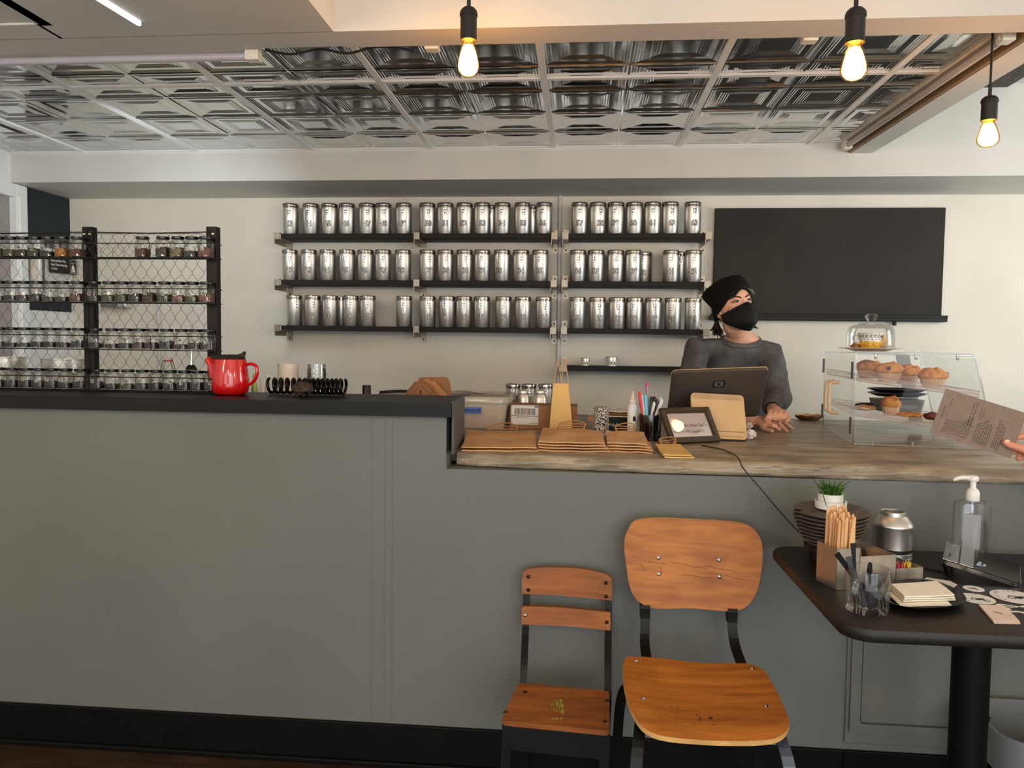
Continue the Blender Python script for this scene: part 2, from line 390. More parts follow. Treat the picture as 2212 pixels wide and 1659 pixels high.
# chunky hand-finished front: loft of several profile levels, densified along the front
dense = []
for i in range(n):
    x0,y0 = poly[i]; x1,y1 = poly[(i+1) % n]; k = 64 if 2 <= i <= 6 else 1
    for j in range(k): dense.append((x0+(x1-x0)*j/k, y0+(y1-y0)*j/k, 2 <= i <= 6))
rings = []
for z, off in ((0.9145,0.010),(0.916,0.002),(0.919,-0.001),(0.9225,-0.003),(0.926,-0.004),(0.9295,-0.004),(0.933,-0.003),(0.9365,-0.002),(0.940,-0.001),(0.9435,0.0),(0.947,0.001),(0.950,0.003),(0.953,0.006),(0.9555,0.011),(0.957,0.020)):
    r = []
    for (x,y,fr) in dense:
        o = 0
        if fr: o = off + 0.006*noise.noise(V((x*7, z*70, 3))) + 0.006*abs(noise.noise(V((x*16, z*150, 8)))) - 0.002
        r.append(V((x, y+o, z)))
    rings.append(r)
b.loft(rings)
ctop = single('counter_top', b, m_slab, 'thick grey-brown hand-trowelled counter slab carrying the till and pastry case', 'countertop', ang=60)
b = MB(); b.prism([(-3.0,2.222),(-0.376,2.222),(-0.392,2.55),(-3.0,2.55)], 1.071, ZU)
lg = single('bar_ledge', b, M['blackledge'], 'raised black painted wooden ledge on the half wall, under the jar rack', 'ledge', smooth=False)
b = MB(); b.prism([(-0.3758,2.236),(-0.369,2.236),(-0.385,2.55),(-0.3918,2.55)], 0.960, 1.116)
obj('end_panel', b, pm('dark_grey_end_board', S(70,70,68), 0.5, var=0.06), lg, smooth=False)
# ================================================================ WALL SHELVES
YS = 4.135     # front edge of the shelves
def wall_shelf(label, x0, x1, zt, brackets, th=0.026, group='black wall shelves on steel brackets'):
    """zt: top surface; brackets: list of (x, upper_plate, lower_plate, front_cap)"""
    t = thing('wall_shelf', label, 'shelf', ((x0+x1)/2, YB, zt), 0, group)
    cx = (x0+x1)/2
    b = MB(); b.box(x0-cx, x1-cx, YS-YB+0.004, -0.004, -th, 0, 0.0015); obj('board', b, M['shelfwood'], t, smooth=False)
    for x, up, lo in brackets:
        x -= cx; b = MB(); w = 0.016
        yf = YS-YB-0.006
        b.box(x-w, x+w, yf-0.004, yf, -th-0.004, 0.004)              # folded nose over the shelf front
        b.box(x-w, x+w, yf, -0.002, -th-0.006, -th-0.0005)           # arm
        b.box(x-w, x+w, yf, yf+0.02, 0.0005, 0.004)
        b.box(x-w, x-w+0.003, yf, -0.02, -th-0.03, -th-0.005)
        b.box(x-w, x+w, -0.006, -0.001, -th-0.058 if lo else -th-0.01, 0.045 if up else 0.002)
        br = obj('bracket', b, M['bracket'], t, smooth=False)
        for on, z in ((up, 0.027), (lo, -th-0.042)):
            if on:
                s = MB(); k = s.mark(); s.lathe([(0,0.003),(0.003,0.0028),(0.0048,0)], 10); s.xf(k, Matrix.Translation((x,-0.006,z)) @ Matrix.Rotation(math.pi/2,4,'X'))
                obj('screw', s, M['ink'], br)
    return t
zr = {1: 1.375, 2: 1.626, 3: 1.879}
for r, nm in ((3,'top'),(2,'middle'),(1,'lowest')):
    wall_shelf('left black shelf of the %s tin row, steel brackets' % nm, -1.655, -0.905, zr[r]-0.003, [(-1.672,0,1),(-0.893,0,1)])
    wall_shelf('centre black shelf of the %s tin row, beside the pipe' % nm, -0.879, -0.166, zr[r]-0.003, [(-0.150,1,1)])
    wall_shelf('black shelf of the %s tin row between pipe and chalkboard' % nm, -0.076, 0.640, zr[r]-0.003, [(-0.092,1,1),(0.655,1,1)])
wall_shelf('low black shelf holding two small tins, below the other shelves', -0.076, 0.640, 1.172, [(-0.092,1,0),(0.655,1,0)])
b = MB(); b.tube([(-0.128,YB-0.014,2.104),(-0.124,YB-0.014,0.30)], 0.0105, 10)
for z in (1.96,1.5,1.06): b.box(-0.150,-0.100,YB-0.006,YB-0.001,z-0.008,z+0.008)
single('conduit_pipe', b, M['white'], 'white painted vertical conduit pipe on the back wall between shelves', 'pipe')
# ---------------------------------------------------------------- tea tins
R_T, H_T = 0.0432, 0.169
tin = thing('tea_tin', 'x', 'tin', (0,0,0), 0, 'numbered tea tins on the wall shelves')
b = MB(); b.lathe([(0,0),(R_T-0.0015,0),(R_T,0.002),(R_T,0.142),(R_T-0.0015,0.1435),(R_T-0.0015,0.146),(0,0.146)], 36); me_body = obj('tin_body', b, M['steel'], tin)
b = MB(); b.lathe([(0,0.1462),(R_T-0.001,0.1462),(R_T+0.0005,0.148),(R_T+0.0005,0.1505),(R_T-0.001,0.152),(R_T-0.001,0.153),(R_T+0.0022,0.1545),(R_T+0.0026,0.1575),(R_T+0.0015,0.166),(R_T-0.001,0.1682),(R_T-0.006,0.1685),(R_T-0.009,0.166),(0,0.166)], 36)
obj('lid', b, pm('tin_lid_steel', S(176,170,164), 0.2, 1.0, var=0.04), tin)
b = MB(); rr = -R_T
b.tube([(-0.006,rr-0.004,0.160),(-0.0065,rr-0.006,0.148),(-0.009,rr-0.0045,0.134),(-0.009,rr-0.004,0.122),(-0.004,rr-0.004,0.1),(0.004,rr-0.004,0.1),(0.009,rr-0.004,0.122),(0.009,rr-0.0045,0.134),(0.0065,rr-0.006,0.148),(0.006,rr-0.004,0.160)], 0.0013, 6, loop=True)
b.box(-0.007,0.007,rr-0.0035,rr+0.001,0.116,0.130,0.0008); b.box(-0.0045,0.0045,rr-0.005,rr-0.001,0.102,0.117,0.0008); b.box(-0.008,0.008,rr-0.005,rr+0.002,0.155,0.161,0.0008)
obj('clasp', b, M['chrome'], tin)
m_num = pm('silver_numeral', S(206,204,200), 0.45, 0.3, var=0.02)
def num_part(n, parent):
    b = MB(); sz = 0.040
    def warp(off, dx):
        def f(p):
            a = (p.x+dx)/R_T; r = R_T+off
            return (r*math.sin(a), -r*math.cos(a), 0.055+p.y)
        return f
    b.mi = 0; b.text(str(n), sz, bold=0.075*sz*0.9, warp=warp(0.0006,0), sx=0.92, res=2)
    b.mi = 1; b.text(str(n), sz, bold=-0.0, warp=warp(0.0012,0), sx=0.92, res=2)
    return obj('number', b, [M['ink'], m_num], parent)
YT = 4.193
def rowpx(s): return [tuple(float(q) for q in t.split(':')) for t in s.split()]
L = 3.456; LX = 580; Rk = 4.046; RX = 1180
rows = {
 3: ([(43,168,-13),(44,320,-23),(45,458,-18),(46,588,-10),(47,737,3),(48,860,2),(49,1012,-7),(50,1187,8),(51,1322,0),(52,1465,-10),(53,1597,3),(54,1747,-5),(55,1897,8),(56,2058,-13)],
     [(57,290,0),(58,450,28),(59,607,-7),(60,768,-11),(61,927,3),(62,1083,17),(63,1278,20)]),
 2: ([(22,163,0),(23,305,-5),(24,445,-13),(25,590,-18),(26,727,-12),(27,858,0),(28,1007,-17),(29,1188,17),(30,1322,3),(31,1465,10),(32,1597,-7),(33,1744,-24),(34,1885,0),(35,2030,-10)],
     [(36,275,5),(37,434,-10),(38,604,1),(39,760,10),(41,1088,2),(42,1282,3)]),
 1: ([(1,195,17),(2,333,2),(3,465,-15),(4,617,-9),(5,745,-5),(7,1015,-10),(8,1190,10),(9,1335,-22),(10,1460,-3),(11,1594,-6),(12,1755,0),(13,1900,-5),(14,2055,5)],
     [(15,272,-14),(16,446,20),(17,617,13),(18,770,-10),(19,935,10),(20,1106,-8),(21,1280,10)])}
yrow = {3: 470, 2: 573, 1: 672}
rown = {3: 'top', 2: 'middle', 1: 'lowest'}
first = True
def put_tin(x, y, z, rz, label, n=None):
    global first
    if first: t = tin; t.location = (x,y,z); t.rotation_euler = (0,0,rz); t['label'] = label; first = False
    else: t = copy_thing(tin, (x,y,z), rz, label, skip=('number',))
    return t
pending = []
def face(x, y): return math.atan2(x, -y) * -1
for r in (3,2,1):
    lft, rgt = rows[r]
    prevx = -9
    for lst, sc_, x0, hw in ((lft, L, LX, 62), (rgt, Rk, RX, 72)):
        for n, px, off in lst:
            x = max(atY(x0+px/sc_, yrow[r], YT).x, prevx+0.0925); prevx = x
            rz = -math.atan2(x, YT) + math.asin(off/hw) + rnd.uniform(-0.03,0.03)
            sec = 'centre' if sc_ == L and n in list(range(50,57))+list(range(29,36))+list(range(8,15)) else ('left' if sc_ == L else 'right')
            t = put_tin(x, YT-0.004, zr[r]-0.003, rz, 'brushed steel tea tin numbered %s on the %s %s shelf' % (word(n), rown[r], sec))
            pending.append((n, t))
for r, px, lab, n in ((3,1062,'unlatched-side steel tin half hidden behind tins fifty-three and fifty-four',None),(3,1151,'steel tin peeking out from behind tins fifty-five and fifty-six',None),
                   (2,1391.3,'steel tea tin numbered forty, set back behind tin thirty-nine',40),(2,1472,'steel tin in the shadow behind tins forty-one and forty-two',None),(1,737.7,'steel tin in the gap behind tins three and four',None)):
    x = atY(px, yrow[r], 4.272).x
    lab = lab.replace('unlatched-side ', 'plain ')
    t = put_tin(x, 4.272, zr[r]-0.003, rnd.uniform(-0.3,0.3), lab)
    if n: pending.append((n, t)); t.rotation_euler[2] = -0.25
for n, t in pending: num_part(n, t)
# small flat tins on the low shelf
for px, rr, hh, lab in ((1264,0.024,0.042,'smaller low silver tin with paper label on the bottom shelf'),(1320.5,0.032,0.05,'larger low silver tin with paper label on the bottom shelf')):
    x = atY(px, 778, 4.2).x
    t = thing('salve_tin', lab, 'tin', (x,4.2,1.172), 0, 'small flat tins on the low shelf')
    b = MB(); b.lathe([(0,0),(rr-0.001,0),(rr,0.001),(rr,hh*0.62),(0,hh*0.62)], 28); obj('tin_body', b, M['steel'], t)
    b = MB(); b.lathe([(0,hh*0.63),(rr+0.0012,hh*0.63),(rr+0.0012,hh*0.95),(rr-0.001,hh),(0,hh)], 28); obj('lid', b, M['steel'], t)
    b = MB(); b.mi = 0
    b.grid(lambda u,v: (math.sin((u-0.5)*2.2)*(rr+0.0006), -math.cos((u-0.5)*2.2)*(rr+0.0006), hh*(0.1+0.45*v)), 12, 1)
    b.mi = 1
    for j in range(3):
        z = hh*(0.2+0.11*j); b.grid(lambda u,v: (math.sin(-0.8+u*1.0)*(rr+0.001), -math.cos(-0.8+u*1.0)*(rr+0.001), z+v*hh*0.03), 8, 1)
    b.ball((rr*0.5,-rr*0.87-0.001,hh*0.3),(hh*0.08,0.0008,hh*0.1),8,5)
    obj('paper_label', b, [M['paper'],M['ink']], t)
# ---------------------------------------------------------------- chalkboard
m_cb = pm('chalkboard', S(43,39,34), 0.6, var=0.10, vscale=2.5, rvar=0.1, spec=0.25)
t = thing('chalkboard', 'large blank black chalkboard with ledge hung on the back wall', 'board', (1.31,YB,1.44))
b = MB(); b.box(-0.597,0.597,-0.028,-0.004,0.012,0.592,0.003); obj('board_panel', b, m_cb, t, smooth=False)
b = MB(); b.box(-0.615,0.615,-0.060,-0.004,-0.012,0.012,0.003); b.box(-0.615,0.615,-0.063,-0.056,0.008,0.022,0.002); obj('chalk_tray', b, M['black'], t, smooth=False)
for x in (0.36,-0.52):
    b = MB(); b.box(x-0.008,x+0.008,-0.03,-0.012,-0.032,-0.012,0.002); b.box(x-0.004,x+0.004,-0.032,-0.028,-0.030,-0.016,0.001); obj('hanger_clip', b, M['ink'], t, smooth=False)
# ================================================================ PENDANT LAMPS
m_lampblack = pm('matte_black_socket', S(34,31,29), 0.5, 0.2, var=0.06)
m_amber = thin_glass('amber_bulb_glass', (1.0,0.72,0.30,1), 0.04, 0.02, 0.35)
m_glow = emit('filament_glow', (1.0,0.55,0.13,1), 100.0)
def pendant(px, y_s, py_b0, py_b1, Y, top, label):
    """bulb spans py_b0..py_b1; socket starts at y_s"""
    p0 = atY(px, py_b0, Y); p1 = atY(px, py_b1, Y); ps = atY(px, y_s, Y)
    hb = p0.z-p1.z; hs = ps.z-p0.z
    t = thing('pendant_lamp', label, 'lamp', (p0.x, Y, p0.z), 0, 'bare filament pendant lamps')
    b = MB(); s = hs; r = 0.0225
    b.lathe([(0,-0.004),(r,-0.004),(r,s*0.70),(r*1.09,s*0.71),(r*1.09,s*0.80),(r*0.98,s*0.88),(r*0.7,s*0.96),(0.006,s),(0,s)], 24); obj('lamp_socket', b, m_lampblack, t)
    b = MB(); b.tube([(0,0,s-0.002),(0,0,s+0.035)], 0.0055, 8); b.tube([(0,0,s+0.03),(0,0,top-p0.z)], 0.0035, 8); obj('cord', b, m_lampblack, t)
    rb = 0.032
    prof = [(0.0135,-0.003),(0.017,-0.012),(0.021,-hb*0.22),(0.026,-hb*0.42),(0.0305,-hb*0.60),(rb,-hb*0.72),(0.030,-hb*0.83),(0.023,-hb*0.93),(0.012,-hb*0.985),(0,-hb)]
    b = MB(); b.lathe(prof, 24); bl = obj('bulb', b, m_amber, t)
    b = MB(); b.lathe([(0,-hb*0.14)]+[(rr_*0.90, -hb*z_) for rr_,z_ in ((0.013,0.16),(0.019,0.26),(0.0245,0.42),(0.0290,0.60),(0.0302,0.72),(0.0275,0.83),(0.0195,0.92))]+[(0,-hb*0.965)], 16); obj('filament', b, m_glow, bl)
    return t
pendant(1012, 15, 85, 166, 2.12, 2.60, 'glowing bulb in a black socket hanging above the row of numbered tins')
pendant(1846.5, 16, 90, 175, 1.95, 2.60, 'glowing bulb in a black socket hanging in front of the beam, above the chalkboard')
pendant(2136, 207, 258, 318, 2.52, 2.51, 'smallest glowing bulb, hanging beyond the side beam from a dark ceiling')
for o in [o for o in C.objects if o.name.startswith('pendant_lamp')]:
    pass
# ================================================================ FLUORESCENT BATTENS in the recess
m_tube = pm('unlit_tube', S(196,190,190), 0.25, var=0.02)
m_tubeviolet = pm('tube_violet_white', S(182,178,190), 0.3, var=0.02)  # pale violet tube colour, no emission
m_holder = pm('lamp_holder_plastic', S(232,226,214), 0.35, var=0.02)
def batten(label, a, c, tube_m, low=0.0, group='fluorescent battens round the ceiling recess', half=0.02, tr=0.013, tz=0.0):
    a, c = V(a), V(c); d = (c-a); ln = d.length
    t = thing('fluorescent_batten', label, 'light', a, math.atan2(d.y, d.x), group)
    b = MB(); b.box(0.0,ln,-half,half,0.018+tz*0.3,0.040 if tz == 0 else 0.031,0.003); obj('batten_body', b, m_holder, t, smooth=False)
    b = MB(); b.tube([(0.03,0,tz),(ln-0.03,0,tz)], tr, 14); obj('tube', b, tube_m, t)
    for x in (0.0, ln-0.045):
        b = MB(); b.box(x,x+0.045,-half,half,-0.016,0.020,0.004); b.box(x+0.012,x+0.03,-half-0.004,-half+0.002,-0.010,0.004,0.002); h = obj('lamp_holder', b, m_holder, t, smooth=False)
    return t
p = atZ(912,108,2.20); q = atZ(1772,92,2.20)
batten('white fluorescent batten along the back of the front beam, behind the pendant bulbs', (p.x,2.462,2.230), (q.x,2.462,2.230), m_holder, tr=0.007, tz=0.012)
q = atZ(540,108,2.20)
batten('fluorescent batten with pale violet tube at the left end of the recess', (-2.75,2.462,2.209), (q.x,2.462,2.209), m_tubeviolet)
batten('unlit fluorescent batten mounted along the bare side board of the recess', (1.222,3.80,2.230), (1.262,2.475,2.230), m_tube)
p = atZ(200,-10,2.21); q = atZ(302,53,2.21)
d = (q-p); b = MB(); b.box(0,d.length,-0.006,0.006,-0.006,0.0085,0.002)
single('glowing_strip', b, emit('strip_glow', (1,0.97,0.93,1), 1.3), 'thin white glowing strip on the dropped ceiling at the top left', 'light', loc=(p.x,p.y,2.211), rotz=math.atan2(d.y,d.x), smooth=False)  # narrow emissive strip under the dropped ceiling
# black cable looping along the tin ceiling edge
b = MB(); b.tube(smooth_pts([(-1.03,2.452,2.225),(-0.95,2.462,2.213),(-0.85,2.46,2.226),(-0.76,2.462,2.212),(-0.66,2.455,2.228),(-0.545,2.458,2.215)],5), 0.004, 7)
single('lamp_cable', b, M['rubber'], 'black cable running between two fluorescent battens at the recess edge', 'cable')
# ================================================================ LEFT CORNER: dispenser, notice, bracket things
pt = atX(78,575,XL+0.05)
b = MB(); t = thing('towel_dispenser', 'stainless steel paper towel dispenser on the dark corner wall', 'dispenser', (XL+0.005, 3.995, 1.52))
b.prism([(0,-0.045)]+[(0.05*math.sin(a)+0.02, -0.045+0.09*(k/8)) for k,a in [(k,math.pi*k/8) for k in range(9)]]+[(0,0.045)], 0.0, 0.30); obj('cover', b, pm('stainless_panel', S(120,116,112), 0.3, 1.0, var=0.08, stretch=(1,1,0.05)), t)
b = MB(); b.box(0.0,0.028,0.048,0.30,0.0,0.27,0.004); obj('side_cabinet', b, M['white'], t, smooth=False)
y0 = 4.09
pa_, pb_ = atX(107,571.5,XL+0.045), atY(165,577.5,4.285); dv = (pb_-pa_); sw_ = dv.length
t = thing('notice_sign', 'small black sign telling employees to wash hands, in the corner', 'sign', (pa_+pb_)/2, math.atan2(dv.y,dv.x))
t.rotation_euler = Euler((0, -math.atan2(dv.z,math.hypot(dv.x,dv.y)), math.atan2(dv.y,dv.x)))
k_s = sw_/0.235; fr = Matrix(((1,0,0,0),(0,0,-1,0),(0,1,0,0),(0,0,0,1)))
b = MB(); b.mi = 0; k = b.mark(); b.prism(rrect(0.235,0.098,0.008), -0.002, 0.002); b.xf(k, fr)
b.mi = 1
for j, s_ in enumerate(('Employees Must Wash','Hands Before Returning','To Work')):
    k = b.mark(); b.text(s_, 0.0215, bold=0.0006, align='LEFT'); b.xf(k, fr @ Matrix.Translation((-0.110,0.029-0.026*j,0.0026)) @ Matrix.Diagonal((0.66,1,1,1)))
k = b.mark()
o_ = rrect(0.056,0.086,0.006); i_ = rrect(0.052,0.082,0.005)
b.loft([[V((x,y,0.0026)) for x,y in o_],[V((x,y,0.0026)) for x,y in i_]], cap=False)
b.prism([(-0.018,-0.036),(-0.006,-0.040),(0.002,-0.03),(0.010,-0.040),(0.019,-0.032),(0.012,-0.004),(0.004,0.008),(-0.004,0.012),(-0.012,0.0)],0.0025,0.003)
for q_ in range(5): b.ball((-0.012+0.006*q_,0.022+0.004*math.sin(q_*2),0.0026),(0.0022,0.004,0.0005),6,4)
b.xf(k, fr @ Matrix.Translation((0.084,0,0)))
b.xf(0, Matrix.Diagonal((k_s,1,k_s,1)))
obj('sign_face', b, [M['blackplastic'], M['paper']], t, smooth=False)
b = MB(); x0 = atY(226,659,4.28).x; x1 = atY(281,659,4.28).x; z0 = atY(250,665,4.28).z; z1 = atY(250,652,4.28).z
t = thing('soap_dispenser', 'slim grey soap dispenser on the back wall behind the jar rack', 'dispenser', (x0,4.27,z0))
b.box(0,(x1-x0)*0.68,-0.03,0.04,0,z1-z0-0.005,0.004); obj('dispenser_body', b, pm('smoke_plastic', S(120,116,112), 0.3, var=0.05), t, smooth=False)
b = MB(); b.box((x1-x0)*0.65,(x1-x0),-0.035,0.04,0.002,z1-z0,0.005); obj('push_cover', b, M['chrome'], t, smooth=False)
xa = atY(345,740,4.30).x
b = MB(); b.box(-0.006,0.006,-0.016,0.016,0,0.52,0.002)
single('wall_strip', b, M['white'], 'short white vertical strip on the back wall behind the jar rack', 'trim strip', (xa,4.302,0.98), smooth=False)
# ================================================================ JAR RACK on the ledge
YP = 2.520     # post centre
YJ = 2.478     # jar centre
x_c0 = atY(183.5,600,YP).x; x_c1 = atY(217,600,YP).x
def px2x(px, py, y=YJ): return atY(px, py, y).x
rack = thing('jar_rack', 'black rack with chicken wire and four tiers of wire baskets on the ledge', 'rack', (-1.55, YP, ZU))
ox, oy, oz = -1.55, YP, ZU
xs_post = [(atY(196.5,680,YP).x, 0.036), (atY(462,680,YP).x, 0.036), (-2.275, 0.036)]
for x, w in xs_post:
    b = MB(); zt_ = atY(190,491,YP).z
    b.box(x-w/2-ox, x+w/2-ox, -0.014, 0.016, 0.0006, zt_-oz, 0.0015)
    if x < -1.5: b.box(x-0.0012-ox, x+0.0012-ox, -0.0155, -0.012, 0.001, zt_-oz-0.002)
    po = obj('post', b, M['blackledge'], rack, smooth=False)
    for dx in ((-0.010, 0.010) if x > -2 and x < -1.5 else (0.006,)):
        b = MB(); k = b.mark(); b.lathe([(0,0.003),(0.003,0.0028),(0.0055,0)], 12); b.xf(k, Matrix.Translation((x+dx-ox,-0.0145,zt_-oz-0.025)) @ Matrix.Rotation(math.pi/2,4,'X')); obj('screw', b, M['screw'], po)
m_mesh = pm('galvanised_mesh_wire', S(74,64,56), 0.5, 0.3, var=0.1)
xL0, xC, xR1 = -2.275, xs_post[0][0], xs_post[1][0]
# top rail and chicken wire panels (behind the jars, in the plane of the posts)
def hexwire(b, x0, x1, z0, z1, y, cw, ch, r, jit=0.0022):
    """chicken wire: hexagons with short upright twists"""
    nx = int((x1-x0)/cw)+1; nz = int((z1-z0)/ch)+2; tw = ch*0.22
    def J(i, j, s):
        q = random.Random(i*7919+j*104729+s*31); return (q.uniform(-1,1)*jit, q.uniform(-1,1)*jit)
    def seg(p, q, rr):
        def cl(p): return V((min(max(p[0],x0),x1), y, min(max(p[1],z0),z1)))
        A, B_ = cl(p), cl(q)
        if (A-B_).length > 0.003: b.tube([A, B_], rr, 4, cap=False)
    for j in range(nz):
        for i in range(nx+1):
            cx = x0 + (i + 0.5*(j % 2))*cw; cz = z0 + j*ch
            a = J(i,j,1); lo = (cx+a[0], cz+a[1]); hi = (cx+a[0], cz+tw+a[1])
            if cx > x1 + 0.001: continue
            seg(lo, hi, r*1.5)
            for di in (0,1):
                ii = i - 1 + di if j % 2 == 0 else i + di
                c = J(ii, j+1, 1); nxp = x0 + (ii + 0.5*((j+1) % 2))*cw
                if ii < -1: continue
                seg(hi, (nxp+c[0], z0+(j+1)*ch+c[1]), r)
ztop = atY(300,504,YP).z - oz
for x0, x1 in ((xL0+0.019, xC-0.019), (xC+0.019, xR1-0.019)):
    b = MB(); hexwire(b, x0-ox, x1-ox, 0.004, ztop, 0.004, 0.0405, 0.0305, 0.00062); obj('wire_mesh', b, m_mesh, rack, smooth=False)
    b = MB(); b.tube([V((x0-ox-0.012,-0.016,ztop+0.002)),V(((x0+x1)/2-ox,-0.014,ztop-0.002)),V((x1-ox+0.012,-0.016,ztop+0.002))], 0.0022, 6); obj('top_rail', b, M['wire'], rack)
# baskets: bottom level z of each tier
tz = [atY(100,842,YJ).z, atY(100,752,YJ).z, atY(100,652,YJ).z, atY(100,556.5,YJ).z]
tz[0] = ZU + 0.004
yb0, yb1 = YJ-0.0275-oy, 0.0-0.0165
for k, z in enumerate(tz):
    for x0, x1, mids in ((xL0, px2x(189.5,600), ()), (px2x(193,600), px2x(471,600), (px2x(333,600),))):
        b = MB(); r = 0.0017; z0 = z-oz-0.002; z1 = z0+0.047
        X0, X1 = x0-ox, x1-ox
        for zz in (z0, z1): b.tube([(X0,yb1,zz),(X0,yb0,zz),(X1,yb0,zz),(X1,yb1,zz)], r, 6)
        for xx in (X0, X1) + tuple(m-ox for m in mids): b.tube([(xx,yb0,z0),(xx,yb0,z1)], r*0.9, 6)
        for q in range(5): b.tube([(X0,yb0+(yb1-yb0)*q/4,z0),(X1,yb0+(yb1-yb0)*q/4,z0)], 0.0011, 5)
        bk = obj('basket', b, M['wire'], rack)
        b = MB(); hexwire(b, X0+0.001, X1-0.001, z0, z1, yb0-0.0006, 0.0405, 0.0235, 0.0006); obj('basket_mesh', b, m_mesh, bk, smooth=False)
# ---------------------------------------------------------------- jars of tea
jar = thing('tea_jar', 'x', 'jar', (0,0,0), 0, 'glass jars of tea on the wire rack')
JW = 0.0214; JH = 0.069
m_jarglass = thin_glass('jar_glass', (0.975,0.985,0.975,1), 0.05, 0.03, 0.5)
def oct_ring(r, z, n=24, p=4.0):
    out = []
    for k in range(n):
        a = 2*math.pi*k/n + math.pi/n; c, s_ = math.cos(a), math.sin(a)
        q = (abs(c)**p+abs(s_)**p)**(-1/p); out.append(V((r*q*c, r*q*s_, z)))
    return out
b = MB(); b.loft([oct_ring(JW*0.9,0),oct_ring(JW,0.002),oct_ring(JW,0.048),oct_ring(JW*0.93,0.054),oct_ring(JW*0.80,0.058,24,2.2),oct_ring(JW*0.80,0.0605,24,2)], cap=False); 
k = len(b.v); b.add(oct_ring(JW*0.9,0), [tuple(range(24))]); obj('glass_body', b, m_jarglass, jar)
b = MB(); b.lathe([(0,0.0600),(JW*0.90,0.0600),(JW*0.97,0.0606),(JW*0.985,0.062),(JW*0.985,0.0675),(JW*0.92,0.069),(0,0.069)], 28); obj('lid', b, pm('gloss_black_lid', S(14,14,15), 0.22, var=0.05), jar)
teas = [('dark_tea',S(34,30,26)),('brown_tea',S(74,56,40)),('red_tea',S(104,46,34)),('green_tea',S(84,88,52)),('orange_tea',S(206,128,34)),('pale_herb',S(150,132,96)),('grey_leaf',S(66,66,60)),('rose_tea',S(150,96,78))]
m_teas = [pm(n_, c_, 0.85, var=0.35, vscale=420, bump=0.9, bscale=500, detail=2) for n_, c_ in teas]
tea_mesh = {}
def tea_part(parent, kind, fill):
    key = (kind, round(fill, 2))
    if key not in tea_mesh:
        b = MB(); q = random.Random(kind*31+int(fill*100)); hh = 0.003+fill*0.044
        rings = [oct_ring(JW*0.86,0.0025,20),oct_ring(JW*0.93,0.005,20)]
        top = oct_ring(JW*0.93,hh,20)
        for p in top: p.z += q.uniform(-0.004,0.003)
        inner = oct_ring(JW*0.5,hh+q.uniform(0,0.004),20,2)
        for p in inner: p.z += q.uniform(-0.002,0.003)
        b.loft(rings+[top,inner]); tea_mesh[key] = b.mesh('tea_leaves', m_teas[kind])
    o = bpy.data.objects.new('tea_leaves', tea_mesh[key]); C.objects.link(o); o.parent = parent
m_jl = pm('jar_label_paper', S(196,192,184), 0.7, var=0.03)
def jar_label(parent, n, x=0.0, z=0.028):
    b = MB(); y = -JW-0.0006; b.mi = 0
    k = b.mark(); b.prism(rrect(0.0125,0.0115,0.002,3), 0, 0.0003, lambda u,v,w: (u+x, y-w, v+z)); b.mi = 1
    if n: k = b.mark(); b.text(str(n), 0.0105, bold=0.0003, res=2); b.xf(k, Matrix.Translation((x,y-0.0006,z)) @ Matrix.Rotation(math.pi/2,4,'X'))
    else:
        for j in range(2): b.box(x-0.005,x+0.004,y-0.0005,y-0.0003,z+0.001-0.004*j,z+0.002-0.004*j)
    obj('label', b, [m_jl, M['ink']], parent, smooth=False)
q_ = 4.148
tiers = {
 3: (508, [(57,-8,0,.5,0),(58,88,3,.45,1),(59,202,1,.45,1),(60,318,6,.5,1),(61,435,0,.35,1),(62,563,4,.55,1),(63,697,2,.5,1)], [(64,1280,2,.55),(65,1462,1,.62),(66,1595,5,.62),(67,1720,6,.4),(68,1842,7,.62)]),
 2: (612, [(39,0,1,.3,1),(40,90,0,.35,1),(41,207,1,.4,1),(42,330,0,.4,0),(43,450,1,.2,1),(44,565,0,.25,1),(45,695,2,.5,1)], [(46,850,6,.4),(47,980,3,.4),(48,1100,3,.5),(49,1222,0,.5),(50,1345,1,.6),(51,1478,3,.5),(52,1605,7,.4),(53,1727,3,.4),(54,1850,7,.5)]),
 1: (711, [(21,5,0,.3,0),(22,105,0,.25,1),(23,225,6,.2,1),(24,350,0,.35,0),(25,460,0,.35,1),(26,578,0,.3,0),(27,707,0,.4,1)], [(28,862,0,.3),(29,1007,0,.25),(30,1132,0,.3),(31,1250,1,.35),(32,1368,1,.35),(33,1497,0,.5),(34,1630,1,.25),(35,1752,0,.4),(36,1865,1,.3)]),
 0: (800, [(3,-5,0,.4,0),(4,115,0,.4,0),(5,240,0,.45,1),(6,357,0,.4,1),(7,470,0,.4,1),(8,592,0,.35,1),(9,727,0,.4,1)], [(10,880,0,.4),(11,1010,0,.35),(12,1150,3,.3),(13,1278,6,.4),(14,1402,0,.4),(15,1530,0,.45),(16,1655,0,.5),(17,1772,0,.55),(18,1890,0,.5)])}
tn = {3:'top', 2:'second', 1:'third', 0:'bottom'}
firstj = True
